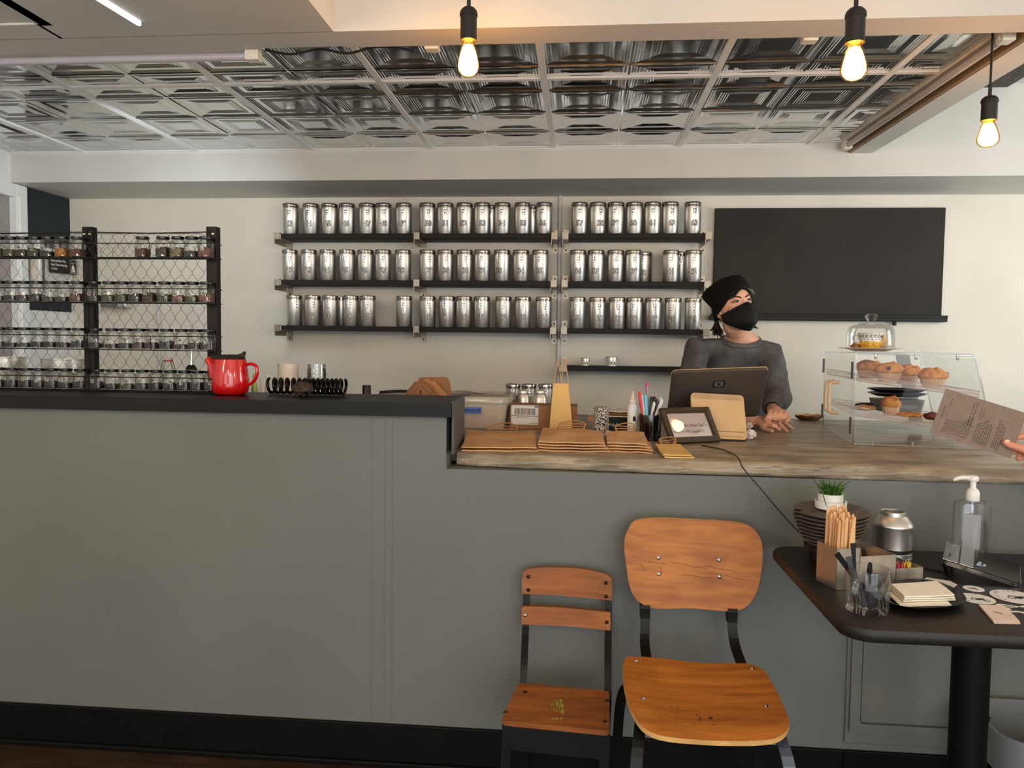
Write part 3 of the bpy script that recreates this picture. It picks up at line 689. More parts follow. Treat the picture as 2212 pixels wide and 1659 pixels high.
for k, (py, lf, rt) in tiers.items():
    prev = -9
    for it in [tuple(a)+('left',) for a in lf] + [tuple(a)+(1,'right') for a in rt]:
        n, px, kind, fill, lab, side = it
        x = px2x(px/q_, py+25); x = max(x, prev+0.0436); prev = x
        z = tz[k]+0.0008; y = YJ
        label = 'small glass jar of tea numbered %s on the %s rack tier' % (word(n), tn[k]) if n < 64 else ['glass jar of dark red tea alone in the gap on the top rack tier','glass jar of brown tea just after the gap on the top rack tier','glass jar of pale tan herbs on the top rack tier','sparsely filled glass jar, second from the end on the top rack tier','glass jar of rosy tea at the end of the top rack tier'][n-64]
        if firstj: t = jar; t.location = (x,y,z); t['label'] = label; firstj = False
        else: t = copy_thing(jar, (x,y,z), rnd.uniform(-0.12,0.12), label, skip=('tea_leaves','label'))
        tea_part(t, kind, fill)
        if lab: jar_label(t, n if n < 64 else None, rnd.uniform(-0.006,0.006), 0.03+rnd.uniform(-0.004,0.004))
# ================================================================ THINGS ON THE LEDGE
m_red = pm('red_glaze', S(205,14,22), 0.12, var=0.05, vscale=3, coat=0.6)
p = atZ(496,853,ZU); t = thing('teapot', 'glossy red ceramic teapot with black lid on the ledge', 'teapot', (p.x, 2.405, ZU+0.0006))
b = MB(); b.lathe([(0,0),(0.042,0),(0.048,0.002),(0.055,0.010),(0.0585,0.025),(0.058,0.05),(0.0545,0.08),(0.0505,0.105),(0.049,0.114),(0.046,0.116),(0.040,0.113),(0,0.113)], 44); obj('pot_body', b, m_red, t)
b = MB(); pts = smooth_pts([(-0.046,0,0.058),(-0.056,0,0.078),(-0.064,0,0.098),(-0.078,0,0.117)],5); m_ = len(pts)
b.tube(pts, [0.026-0.0165*(i/(m_-1))**0.7 for i in range(m_)], 16); obj('spout', b, m_red, t)
b = MB(); pts = smooth_pts([(0.047,0,0.096),(0.068,0,0.101),(0.086,0,0.094),(0.090,0,0.075),(0.084,0,0.053),(0.069,0,0.037),(0.053,0,0.032)],6)
b.tube(pts, 0.0085, 12, flat=0.6, up=(0,0,1)); obj('handle', b, m_red, t)
b = MB(); b.lathe([(0,0.1135),(0.0465,0.1165),(0.0475,0.119),(0.043,0.125),(0.028,0.130),(0,0.131)], 36); ld = obj('lid', b, pm('matte_black_lid', S(38,36,34), 0.45, var=0.06), t)
b = MB(); k = b.mark(); b.prism([(0.006,0.128),(0.022,0.129),(0.040,0.135),(0.048,0.141),(0.049,0.130),(0.044,0.124),(0.028,0.126)], -0.008, 0.008, lambda u,v,w: (u,w,v)); obj('lid_lever', b, M['blackplastic'], ld, smooth=False)
# coil spring lying along the ledge
zc = ZU+0.0285; pa = atY(574,832,2.455); pb = atY(749,833,2.455)
xs = [595,640,690,740,790,838,880,910,945,985,1020,1060,1095,1130,1165,1200]
X = [atY(420+v/3.687,832,2.455).x for v in xs]; pts = []
for i in range(len(X)-1):
    for k in range(20):
        f = k/20; a = 2*math.pi*f + math.pi/2
        pts.append(V((X[i]+(X[i+1]-X[i])*f, 0.023*math.cos(a)*1.0, 0.0285+0.023*math.sin(a))))
b = MB(); b.tube(pts, 0.0052, 8)
sp = single('coil_spring', b, pm('black_spring_steel', S(22,20,20), 0.3, 0.6, var=0.1), 'black steel coil spring lying on its side on the ledge', 'spring', (0,2.455,ZU+0.0006))
# iron figurine with domed shell
p = atZ(655,857,ZU); t = thing('iron_figurine', 'small rusty iron figurine with domed shell on thin legs, before the spring', 'figurine', (p.x,2.372,ZU+0.0006))
m_rust = pm('rusty_iron', S(72,58,46), 0.7, 0.4, var=0.3, vscale=60, bump=0.4, bscale=90)
b = MB(); b.lathe([(0,0.020),(0.022,0.019),(0.034,0.0165),(0.0355,0.0185),(0.035,0.0225),(0.031,0.034),(0.022,0.044),(0.010,0.0485),(0,0.0495)], 30); b.xf(0, Matrix.Diagonal((1,0.85,1,1))); obj('shell', b, m_rust, t)
for i in range(8):
    a = 2*math.pi*(i+0.5)/8; c, s_ = math.cos(a), math.sin(a)
    b = MB(); b.tube([(0.010*c,0.010*s_,0.020),(0.022*c,0.019*s_,0.014),(0.026*c,0.022*s_,0.006),(0.033*c,0.027*s_,0.0012)], [0.0028,0.0024,0.002,0.0012], 6); obj('leg', b, m_rust, t)
b = MB(); b.ball((0.0,-0.012,0.012),(0.010,0.012,0.008),10,6); obj('body', b, m_rust, t)
# ================================================================ BEHIND THE LEDGE (stand on the low counter)
m_cup = pm('white_paper_cup', S(232,220,208), 0.55, var=0.02)
def px_w(px0, px1, y): return abs(atY(px1,830,y).x-atY(px0,830,y).x)
yb = 2.78; xc = atY(622.5,820,yb).x; zt_ = atY(622,786,yb).z - ZL; rt = px_w(601,643,yb)/2
def cup_stack(label, xc, yb, rtop, h, mat, n, clear):
    grp = None
    for i in range(n):
        z0 = 0.016*i; hh = h - 0.016*(n-1)
        b = MB(); r0 = rtop*1.30
        b.lathe([(r0,0),(r0*1.03,0.002),(r0*1.03,0.006),(r0*0.985,0.007),(rtop*1.08,hh*0.72),(rtop*1.045,hh*0.73),(rtop,hh),(rtop*0.92,hh),(rtop*0.92,hh-0.004),(0,hh-0.004)], 30)
        lab = label[0] if i == n-1 else label[1]
        single('paper_cup' if not clear else 'plastic_cup', b, mat, lab, 'cup', (xc,yb,ZL+z0), group=label[2], ang=50)
cup_stack(('topmost upside-down white paper cup of the stack behind the coil spring','white paper cup inside the stack behind the coil spring','stacked white paper cups'), xc, yb, rt, zt_, m_cup, 4, False)
xc = atY(684,820,yb).x; zt_ = atY(684,787,yb).z - ZL; rt = px_w(664,702,yb)/2
cup_stack(('topmost upside-down clear plastic cup behind the coil spring','clear plastic cup inside the stack behind the coil spring','stacked clear plastic cups'), xc, yb, rt, zt_, thin_glass('clear_cup', (0.97,0.98,0.98,1), 0.10, 0.05, 0.7), 5, True)
for px0, px1, pyt, nm, lab, mat in ((543,556,806,'squeeze_bottle','lime green bottle standing behind the red teapot handle',pm('lime_plastic', S(190,206,96), 0.4, var=0.1, vscale=30)),(559,566,812,'squeeze_bottle','slim white bottle beside the lime green bottle behind the teapot',m_cup),(572,583,806,'squeeze_bottle','white bottle standing just before the paper cups',m_cup)):
    y = 2.70; r = px_w(px0,px1,y)/2; x = atY((px0+px1)/2,830,y).x; h = atY(px0,pyt,y).z-ZL
    b = MB(); b.lathe([(0,0),(r,0),(r,h*0.75),(r*0.55,h*0.86),(r*0.5,h*0.97),(0,h)], 20); single(nm, b, mat, lab, 'bottle', (x,y,ZL))
# metal pans and bottles behind the rack
for px0, px1, py, y, lab in ((-20,50,771,3.05,'round metal cake pan with rim behind the jar rack, cut by the frame'),(96,181,775,3.05,'round metal cake pan behind the bottom tier of tea jars')):
    r = px_w(px0,px1,y)/2; x = atY((px0+px1)/2,780,y).x; h = atY((px0+px1)/2,py,y).z-ZL
    b = MB(); b.lathe([(0,0),(r*0.93,0),(r*0.95,0.003),(r*0.96,h-0.004),(r,h-0.002),(r,h),(r*0.94,h),(r*0.93,0.006),(0,0.006)], 40)
    single('cake_pan', b, M['steel'], lab, 'pan', (x,y,ZL), group='cake pans')
y = 2.86; x = atY(363,790,y).x; zt_ = atY(363,771,y).z-ZL
t = thing('swing_top_bottle', 'clear swing top bottle with white stopper and red seal behind the rack', 'bottle', (x,y,ZL))
b = MB(); h = zt_-0.012; b.lathe([(0,0),(0.036,0),(0.037,0.004),(0.037,h*0.55),(0.030,h*0.72),(0.018,h*0.9),(0.015,h)], 26); obj('glass_body', b, m_jarglass, t)
b = MB(); b.lathe([(0,h),(0.014,h),(0.0145,h+0.008),(0.010,h+0.016),(0,h+0.017)], 18); obj('stopper', b, M['whiteplastic'], t)
b = MB(); b.lathe([(0.0155,h-0.006),(0.0165,h-0.003),(0.0155,h)], 18); obj('seal', b, m_red, t)
b = MB()
for s_ in (-1,1): b.tube([(s_*0.010,0,h+0.010),(s_*0.020,0,h-0.004),(s_*0.034,-0.004,h-0.05)], 0.0013, 6)
obj('bail_wire', b, M['wire'], t)
x = atY(413,790,y).x; zt_ = atY(413,752,y).z-ZL
t = thing('pourer_bottle', 'bottle with black collar and slim chrome pourer behind the rack', 'bottle', (x,y,ZL))
b = MB(); h = zt_-0.085; b.lathe([(0,0),(0.030,0),(0.031,0.004),(0.031,h*0.7),(0.02,h*0.9),(0.013,h)], 24); obj('glass_body', b, m_jarglass, t)
b = MB(); b.lathe([(0,h-0.012),(0.020,h-0.012),(0.022,h),(0.018,h+0.012),(0.012,h+0.02),(0,h+0.02)], 20); obj('collar', b, M['blackplastic'], t)
b = MB(); b.tube([(0,0,h+0.018),(0,0,h+0.05),(0.002,0,zt_)], [0.006,0.004,0.003], 10); obj('pourer', b, M['chrome'], t)
# ================================================================ LOW COUNTER
def wpx(px0, px1, y): return abs(atY(px1,900,y).x-atY(px0,900,y).x)
# ---- storage bin with lid, tape label
yb0, yb1 = 2.93, 3.27; xr = atY(1095,890,yb0).x; xl = -0.80
zt_ = atY(1000,857,yb0).z
t = thing('storage_bin', 'translucent plastic storage bin with clear lid and blue tape label', 'bin', ((xl+xr)/2,(yb0+yb1)/2,ZL))
W, D, hB = xr-xl, yb1-yb0, zt_-ZL-0.018
b = MB(); o1 = rrect(W-0.03,D-0.03,0.03,4); o2 = rrect(W,D,0.035,4); i2 = rrect(W-0.006,D-0.006,0.033,4); i1 = rrect(W-0.036,D-0.036,0.028,4)
b.loft([[V((x,y,0.001)) for x,y in o1],[V((x,y,hB)) for x,y in o2],[V((x,y,hB)) for x,y in i2],[V((x,y,0.004)) for x,y in i1]]); obj('bin_body', b, M['plastic'], t)
b = MB(); a1 = rrect(W+0.016,D+0.016,0.04,4); a2 = rrect(W+0.010,D+0.010,0.038,4); a3 = rrect(W-0.05,D-0.05,0.03,4); a4 = rrect(W-0.06,D-0.06,0.03,4)
b.loft([[V((x,y,hB-0.004)) for x,y in a1],[V((x,y,hB+0.012)) for x,y in a1],[V((x,y,hB+0.018)) for x,y in a2],[V((x,y,hB+0.018)) for x,y in a3],[V((x,y,hB+0.010)) for x,y in a4]]); obj('bin_lid', b, thin_glass('milky_bin_lid', (0.95,0.93,0.9,1), 0.05, 0.15, 0.35, 0.82, S(232,222,210)), t)
b = MB(); lx0 = atY(999,885,yb0).x-(xl+xr)/2; lx1 = atY(1040,885,yb0).x-(xl+xr)/2; lz1 = atY(1020,879.5,yb0).z-ZL; lz0 = atY(1020,893,yb0).z-ZL
b.mi = 0; b.box(lx0,lx1,-D/2-0.003,-D/2-0.0015,lz0,lz1); b.mi = 1
k = b.mark(); b.text('Gunmk 3/5', 0.0135, bold=0.0003, shear=0.25); b.xf(k, Matrix.Translation(((lx0+lx1)/2+0.002,-D/2-0.0034,(lz0+lz1)/2)) @ Matrix.Rotation(math.pi/2,4,'X'))
obj('tape_label', b, [pm('blue_tape', S(74,104,178), 0.7, var=0.06), M['ink']], t, smooth=False)
b = MB(); b.box(0.02,0.09,0.0,0.012,hB+0.0105,hB+0.0125); b.xf(0, Matrix.Rotation(0.15,4,'Z')); obj('tape_strip', b, pm('navy_tape', S(52,66,118), 0.6), t, smooth=False)
# loose film/envelope on the lid
b = MB(); b.grid(lambda u,v: (-0.02+0.13*u, 0.10+0.05*v, 0.004+0.005*math.sin(5*u+2*v)*math.sin(3*v+1)), 12, 6, thick=(0,0,0.0012))
single('white_envelope', b, M['paper'], 'crumpled white envelope lying on the clear bin lid', 'envelope', ((xl+xr)/2+0.03,(yb0+yb1)/2-0.02,zt_+0.001))
# ---- folded kraft cartons leaning behind the ledge
m_k2 = pm('brown_chipboard', S(150,104,70), 0.75, var=0.05, vscale=10); m_k3 = pm('tan_chipboard', S(186,126,80), 0.75, var=0.05)
def upright(pxs, y, th, mat, label, name, group=None):
    pts = [atY(px,py,y) for px,py in pxs]; ox = sum(p.x for p in pts)/len(pts)
    b = MB(); b.prism([(p.x-ox, p.z-ZL) for p in pts], -th/2, th/2, lambda u,v,w: (u,w,v)); return single(name, b, mat, label, 'carton', (ox,y,ZL), group=group, smooth=False)
zb_px = 925
def down(pxs): # extend the outline down to the counter
    return pxs
def board(outline, y, mat, label, name, group=None, th=0.0016):
    x0 = outline[0][0]; x1 = outline[-1][0]
    bot = atZ  # bottom edge on the counter at depth y
    pts = [atY(px,py,y) for px,py in outline]; pts = [V((pts[0].x,y,ZL+0.0005))]+pts+[V((pts[-1].x,y,ZL+0.0005))]
    ox = sum(p.x for p in pts)/len(pts)
    b = MB(); b.prism([(p.x-ox, p.z-ZL) for p in pts], -th/2, th/2, lambda u,v,w: (u,w,v)); return single(name, b, mat, label, 'carton', (ox,y,ZL), group=group, smooth=False)
board([(899,850),(903,822),(905,817),(910,815),(962,814),(968,817),(972,826),(976,852)], 2.86, m_k2, 'tallest brown carton flap with rounded top, behind the folded trays', 'kraft_carton')
board([(905,851),(915,823),(923,818),(932,824),(940,824),(965,851)], 2.83, m_k3, 'light tan carton between the tall flap and the folded trays', 'kraft_carton')
for i in range(5):
    d = i*4.6
    board([(874+d*1.5,851),(896+d*0.75,824+d*1.0),(921-d*0.7,824+d*1.0),(945-d*1.5,851)], 2.80-0.007*i, m_k2 if i % 2 else pm('chipboard_tone', S(140,96,64), 0.75, var=0.05),
          ['hindmost and largest folded brown tray of the nested set','second folded brown tray of the nested set, just inside the largest','middle folded brown tray of the nested set','fourth folded brown tray of the nested set','smallest front folded brown tray of the nested set'][i], 'folded_tray', 'nested folded brown trays')
b = MB(); x = atY(792,840,2.86).x; h = atY(792,832,2.86).z-ZL; b.lathe([(0,0),(0.0165,0),(0.0165,h-0.004),(0.0145,h),(0,h)], 24); single('dark_canister', b, pm('dark_gloss_metal', S(48,44,42), 0.25, 0.8, var=0.1), 'tall slim dark canister rising behind the ledge, before the bin', 'canister', (x,2.86,ZL))
b = MB(); b.tube(smooth_pts([(-0.79,2.99,zt_+0.007),(-0.75,3.06,zt_+0.008),(-0.70,3.09,zt_+0.007)],4), 0.006, 8); single('loose_cable', b, M['rubber'], 'short dark cable lying on the left end of the bin lid', 'cable')
# ---- shipping box with barcode label
y = 2.965; x0 = atY(1102,900,y).x; x1 = atY(1247,900,y).x; h = atY(1170,877,y).z-ZL
t = thing('shipping_box', 'closed brown cardboard shipping box with white barcode label', 'box', ((x0+x1)/2,y,ZL))
w = x1-x0; b = MB(); b.box(-w/2,w/2,0,0.15,0,h,0.003); obj('box_body', b, M['card'], t, smooth=False)
b = MB(); lx0 = atY(1104.5,900,y).x-(x0+x1)/2; lx1 = atY(1163,900,y).x-(x0+x1)/2; lz0 = atY(1130,917,y).z-ZL
b.mi = 0; k = b.mark(); lw, lh = lx1-lx0, h-lz0; b.prism(rrect(lw,lh,0.004,3,(lx0+lx1)/2,(lz0+h)/2), 0.0004, 0.0012, lambda u,v,ww: (u,-ww,v))
b.prism([(lx0,0),(lx1+0.002,0),(lx1+0.002,0.03),(lx0,0.03)], h+0.0002, h+0.0009)
q = random.Random(4); xx = lx0+lw*0.12; cols = [1,2,1,1,3]
while xx < lx0+lw*0.88:
    ww = q.choice((0.0008,0.0014,0.0022)); b.mi = 3 if xx > lx0+lw*0.66 else q.choice((1,1,2)); b.box(xx,xx+ww,-0.0016,-0.0013,lz0+lh*0.52,lz0+lh*0.86); xx += ww+q.choice((0.0008,0.0014))
b.mi = 3; b.box(lx0,lx1,-0.0016,-0.0013,lz0+lh*0.44,lz0+lh*0.47); b.box(lx1-0.016,lx1,-0.0016,-0.0013,h-0.006,h-0.001)
b.mi = 1
for j in range(4): b.box(lx0+lw*(0.05+0.14*j),lx0+lw*(0.15+0.14*j),-0.0016,-0.0013,lz0+lh*0.35,lz0+lh*0.37)
b.box(lx1-lw*0.36,lx1-0.003,-0.0016,-0.0013,lz0+lh*0.07,lz0+lh*0.085)
obj('barcode_label', b, [M['paper'], M['ink'], m_k2, pm('navy_print', S(66,74,116), 0.7)], t, smooth=False)
# ---- tins behind the box
def big_tin(px, lab, rz):
    x = atY(px,850,3.42).x; s = 0.90; h = atY(px,829,3.42).z-ZL
    t = copy_thing(tin, (x,3.42,ZL), rz, lab, 'latched tins on the counter', skip=('number',)); t.scale = (wpx(px-15.5,px+15.5,3.42)/2/R_T,)*2+(h/H_T,)
for px, lab, rz in ((1108,'latched steel tin mostly hidden behind the clear bin',0.2),(1142.5,'latched steel tin behind the round-shouldered canisters, middle of three',0.15),(1179,'latched steel tin just behind the standing kraft bag',-0.1)): big_tin(px, lab, rz)
for px, lab in ((1129.5,'small round-shouldered steel canister nearer the clear bin'),(1166.5,'small round-shouldered steel canister beside the standing kraft bag')):
    y = 3.25; x = atY(px,860,y).x; r = wpx(px-16,px+16,y)/2; h = atY(px,843.5,y).z-ZL
    t = thing('tea_canister', lab, 'canister', (x,y,ZL), 0, 'small canisters behind the shipping box')
    b = MB(); b.lathe([(0,0),(r,0),(r,h-0.032),(r*0.97,h-0.028),(r*0.80,h-0.016),(r*0.62,h-0.013),(0,h-0.013)], 30); obj('canister_body', b, M['steel'], t)
    b = MB(); b.lathe([(0,h-0.0125),(r*0.62,h-0.0125),(r*0.63,h-0.003),(r*0.58,h),(0,h)], 24); obj('lid', b, M['steel'], t)
# ---- standing kraft bag with twisted handles
y = 2.90; x = atY(1212,900,y).x; h = atY(1210,828,y).z-ZL; wb = wpx(1188,1236,y); wt = wpx(1191,1224,y)
t = thing('standing_kraft_bag', 'small pale kraft paper bag standing open on the counter with twisted handles', 'bag', (x,y,ZL))
b = MB(); rings = []
for z, w_, d_, dx, pin in ((0,wb,0.058,0,0),(h*0.12,wb*0.99,0.057,0,0.002),(h*0.3,wb*0.95,0.054,0,0.006),(h*0.6,wb*0.84,0.044,-0.001,0.010),(h*0.85,wt*1.04,0.034,-0.002,0.012),(h,wt,0.026,-0.004,0.008)):
    rings.append([V((dx-w_/2,-d_/2,z)),V((dx+w_*0.12,-d_/2-0.003,z)),V((dx+w_/2,-d_/2,z)),V((dx+w_/2-pin,0,z)),V((dx+w_/2,d_/2,z)),V((dx-w_/2,d_/2,z)),V((dx-w_/2+pin,0,z))])
rings += [[p*1.0 - V((0,0,0)) for p in r] for r in []]
b.loft(rings, cap=False); b.add(rings[0], [tuple(range(7))])
obj('bag_body', b, M['kraftlight'], t, ang=20)
zt2 = atY(1200,775,y).z-ZL
for yy, dx in ((-0.014,-0.006),(0.014,0.020)):
    b = MB(); b.tube(smooth_pts([(dx-0.022,yy,h-0.025),(dx-0.022,yy,h),(dx-0.017,yy*1.2,h+0.04),(dx-0.009,yy*1.3,zt2-h*0+0.0),(dx-0.002,yy*1.2,h+0.05),(dx+0.006,yy,h),(dx+0.006,yy,h-0.025)],6), 0.0018, 6); obj('handle', b, M['kraft'], t)
# ---- flat kraft bags in stacks
def flat_bag(label, c, nrm, z, mat, seed, group, handles=True, wav=0.006, th=0.0035, two=True):
    """c: four corners (front-left, front-right, rear-right, rear-left) in plan with heights"""
    q = random.Random(seed); fl, fr, rr, rl = [V(p) for p in c]; ctr = (fl+fr+rr+rl)/4; ctr.z = z
    ph = q.uniform(0,6)
    def f(u,v):
        p = (fl*(1-u)+fr*u)*(1-v)+(rl*(1-u)+rr*u)*v
        p = p - ctr
        p.z += wav*noise.noise(V((u*3+ph,v*2.5,seed)))*1.6*min(1,3*v+0.35)
        return p
    t = thing('flat_kraft_bag', label, 'bag', ctr, 0, group)
    b = MB(); b.grid(f, 14, 10, thick=(0,0,th)); obj('bag_body', b, mat, t, ang=30)
    if handles:
        b = MB(); w = (fr-fl).length
        for sgn, off in (((1,0.0),(-1,0.012)) if two else ((1,0.0),)):
            A = f(0.30,1.0)+V((0,0,th*0.5)); B = f(0.70,1.0)+V((0,0,th*0.5)); top = (A+B)/2+V((off,0.026,0.016+off)) if seed != 4 else (A+B)/2+V((off,0.034,0.008+off))
            b.tube(smooth_pts([A, A*0.8+top*0.2+V((-0.012,0.010,0.012)), top, B*0.8+top*0.2+V((0.012,0.010,0.012)), B],5), 0.0021, 6)
        obj('handle', b, m_handle, t)
    return t
m_handle = pm('twisted_paper_handle', S(178,128,82), 0.75, var=0.15, vscale=200)
def stack(front, rear, yr, n, mat, labels, group, z0=ZL+0.001, dz=0.0065, slope=0.014, jit=0.006, seed=0, wav=0.005):
    (fx0,fy0),(fx1,fy1) = front; (rx0,ry0),(rx1,ry1) = rear
    for i in range(n):
        q = random.Random(seed*17+i); z = z0+dz*i; zr_ = z+slope
        FL = atZ(fx0,fy0,ZL+dz*n/2); FR = atZ(fx1,fy1,ZL+dz*n/2); RL = atY(rx0,ry0,yr); RR = atY(rx1,ry1,yr)
        j = (n-1-i)*jit; dx = q.uniform(-jit,jit)*(i < n-1)
        c = [(FL.x+dx,FL.y-j*0.6,z),(FR.x+dx+j,FR.y-j*0.4,z),(RR.x+dx,RR.y,zr_),(RL.x+dx,RL.y,zr_)]
        flat_bag(labels[i], c, None, z, mat, seed, group, handles=True, wav=wav, two=(i == n-1))
stack(((997,968),(1159,969)),((1013,930),(1156,940)),2.66,2,M['kraft'],['lower bag of the pair of large kraft bags beside the ledge end','large creased kraft bag lying on top beside the ledge end'],'large flat kraft bags',dz=0.010,slope=0.016,seed=1)
stack(((1163,962),(1306,966)),((1172,934),(1297,937)),2.64,4,M['kraft'],['bottom bag of the middle flat kraft bag stack','second bag from the bottom of the middle kraft stack','third bag of the middle kraft stack, under the top one','top bag of the middle flat kraft stack with looped handles'],'middle stack of flat kraft bags',dz=0.0085,slope=0.012,seed=2)
stack(((1311,964),(1398,968)),((1309,939),(1391,946)),2.60,4,M['kraft'],['bottom bag of the narrow kraft stack before the twine','second bag from the bottom of the narrow kraft stack','third bag of the narrow kraft stack, under the top one','top bag of the narrow kraft stack with many looped handles'],'narrow stack of flat kraft bags',dz=0.0085,slope=0.012,seed=3)
stack(((1433,985),(1493,986)),((1414,962),(1470,955)),2.50,2,M['kraftlight'],['lower of two small pale kraft bags before the sign','upper of two small pale kraft bags before the sign, handle up'],'small pale kraft bags',dz=0.0065,slope=0.004,seed=4,wav=0.002)
# ---- twine, glue, pens, papers
m_twine, nt, out = new_mat('black_white_twine'); N_ = nt.nodes; L_ = nt.links
bs = N_.new('ShaderNodeBsdfPrincipled'); L_.new(bs.outputs[0], out.inputs[0]); bs.inputs['Roughness'].default_value = 0.85
tc = N_.new('ShaderNodeTexCoord'); mp = N_.new('ShaderNodeMapping'); mp.inputs['Scale'].default_value = (1,1,1.6); L_.new(tc.outputs['Object'], mp.inputs[0])
wv = N_.new('ShaderNodeTexWave'); wv.wave_type = 'BANDS'; wv.bands_direction = 'DIAGONAL'; wv.inputs['Scale'].default_value = 46; wv.inputs['Distortion'].default_value = 9; wv.inputs['Detail'].default_value = 2.0; wv.inputs['Detail Scale'].default_value = 2.2
L_.new(mp.outputs[0], wv.inputs[0]); rp = N_.new('ShaderNodeValToRGB'); rp.color_ramp.interpolation = 'CONSTANT'; rp.color_ramp.elements[0].color = S(22,20,20); rp.color_ramp.elements[1].position = 0.52; rp.color_ramp.elements[1].color = S(224,214,204)
L_.new(wv.outputs['Fac'], rp.inputs[0]); L_.new(rp.outputs[0], bs.inputs['Base Color'])
y = 2.80; x = atY(1299,910,y).x; r = wpx(1283,1316,y)/2; h = atY(1299,879,y).z-ZL
b = MB(); prof = [(0.006,h-0.006),(0.006,h-0.001)]; pr_ = [(0,0),(r*0.96,0.0)]
for k in range(14):
    z = h*k/14; pr_ += [(r*0.975,z+0.0005),(r,z+h/28),(r*0.975,z+h/14-0.0005)]
pr_ += [(r*0.95,h),(0.006,h-0.002),(0.006,h-0.015),(0,h-0.015)]
b.lathe(pr_, 36); single('twine_spool', b, m_twine, 'spool of black and white striped baker twine standing on the counter', 'twine', (x,y,ZL))
y = 2.96; x0 = atY(1313,905,y).x; x1 = atY(1356,905,y).x; zt_ = atY(1335,903,y).z-ZL
b = MB(); b.mi = 0; b.box(0,x1-x0+0.02,0,0.12,0,zt_,0.002); b.mi = 1; k = b.mark(); b.text('ymu', 0.021); b.xf(k, Matrix.Translation(((x1-x0)*0.28,-0.0006,zt_*0.45)) @ Matrix.Rotation(math.pi/2,4,'X') @ Matrix.Rotation(math.pi,4,'Z'))
single('black_card_box', b, [M['blackplastic'], M['paper']], 'small black printed box behind the twine spool, papers on top', 'box', (x0,y,ZL), smooth=False)
for i, (lab, mt) in enumerate((('lowest sheaf of pinkish papers on the small black box',M['pinkpaper']),('middle sheaf of brown papers on the small black box',m_k2),('top crumpled pale papers on the small black box',M['paper']))):
    b = MB(); hh = 0.007; b.grid(lambda u,v: ((x1-x0+0.016)*u, 0.11*v, 0.0015*math.sin(6*u+i)*math.sin(4*v+i)+0.002), 8, 6, thick=(0,0,hh-0.002)); single('paper_sheaf', b, mt, lab, 'papers', (x0+0.002*i,y+0.004,ZL+zt_+0.001+i*0.0095), rotz=0.03*(i-1), group='papers on the black box')
p = atZ(1270,922,ZL); b = MB(); b.grid(lambda u,v: (-0.05+0.10*u, 0.06*v, 0.002+0.014*abs(noise.noise(V((u*5,v*4,2))))), 16, 10, thick=(0,0,0.0008))
single('crumpled_film', b, thin_glass('milky_film', (1,0.97,0.95,1), 0.06, 0.15, 0.4, 0.45, S(236,206,190)), 'crumpled clear film lying beside the standing kraft bag', 'film', (p.x-0.05,p.y-0.02,ZL+0.001))
p = atZ(1272,918,ZL); b = MB(); b.grid(lambda u,v: (0.062*u, 0.05*v, 0.004+0.012*(1-u)*0.4+0.02*v), 6, 4, thick=(0,0,0.001)); single('kraft_sheet', b, M['kraft'], 'small kraft sheet curling up behind the twine spool', 'paper', (p.x,p.y+0.07,ZL+0.0005), rotz=0.1)
y = 2.77; x = atY(1366,900,y).x; r = wpx(1354.5,1377,y)/2; h = atY(1366,845,y).z-ZL; hs = atY(1366,862,y).z-ZL; hc = atY(1366,872,y).z-ZL
t = thing('glue_bottle', 'white squeeze glue bottle with pointed nozzle before the pens', 'bottle', (x,y,ZL))
b = MB(); b.lathe([(0,0),(r*0.96,0),(r,0.003),(r,hc-0.02),(r*0.9,hc-0.008),(r*0.6,hc),(0,hc)], 26); obj('bottle_body', b, M['whiteplastic'], t)
b = MB(); b.lathe([(0,hc+0.0005),(r*0.72,hc+0.0005),(r*0.70,hs),(r*0.45,hs+0.002),(r*0.36,hs+0.006),(r*0.16,h-0.004),(r*0.1,h),(0,h)], 22); obj('nozzle', b, pm('cream_nozzle', S(232,218,202), 0.4, var=0.02), t)
b = MB(); b.mi = 0; b.grid(lambda u,v: (math.sin(-0.6+1.1*u)*(r+0.0005), -math.cos(-0.6+1.1*u)*(r+0.0005), hc*(0.12+0.62*v)), 10, 1); b.mi = 1; b.grid(lambda u,v: (math.sin(0.05+0.5*u)*(r+0.0009), -math.cos(0.05+0.5*u)*(r+0.0009), hc*(0.50+0.14*v)), 6, 1); b.grid(lambda u,v: (math.sin(0.1+0.4*u)*(r+0.0009), -math.cos(0.1+0.4*u)*(r+0.0009), hc*(0.22+0.03*v)), 6, 1); obj('label', b, [M['cream'], M['ink']], t)
y = 2.715; xp = atY(1404,920,y).x; r = wpx(1379,1429,y)/2; h = atY(1404,895,y).z-ZL
t = thing('pen_cup', 'smoke-tinted clear pen cup crowded with pens by the sign', 'cup', (xp,y,ZL))
b = MB(); b.lathe([(0,0),(r*0.94,0),(r*0.95,0.003),(r,h),(r*0.96,h),(r*0.91,0.005),(0,0.005)], 34); obj('cup_wall', b, thin_glass('smoke_plastic_cup', (0.52,0.50,0.48,1), 0.06, 0.06, 0.6), t)
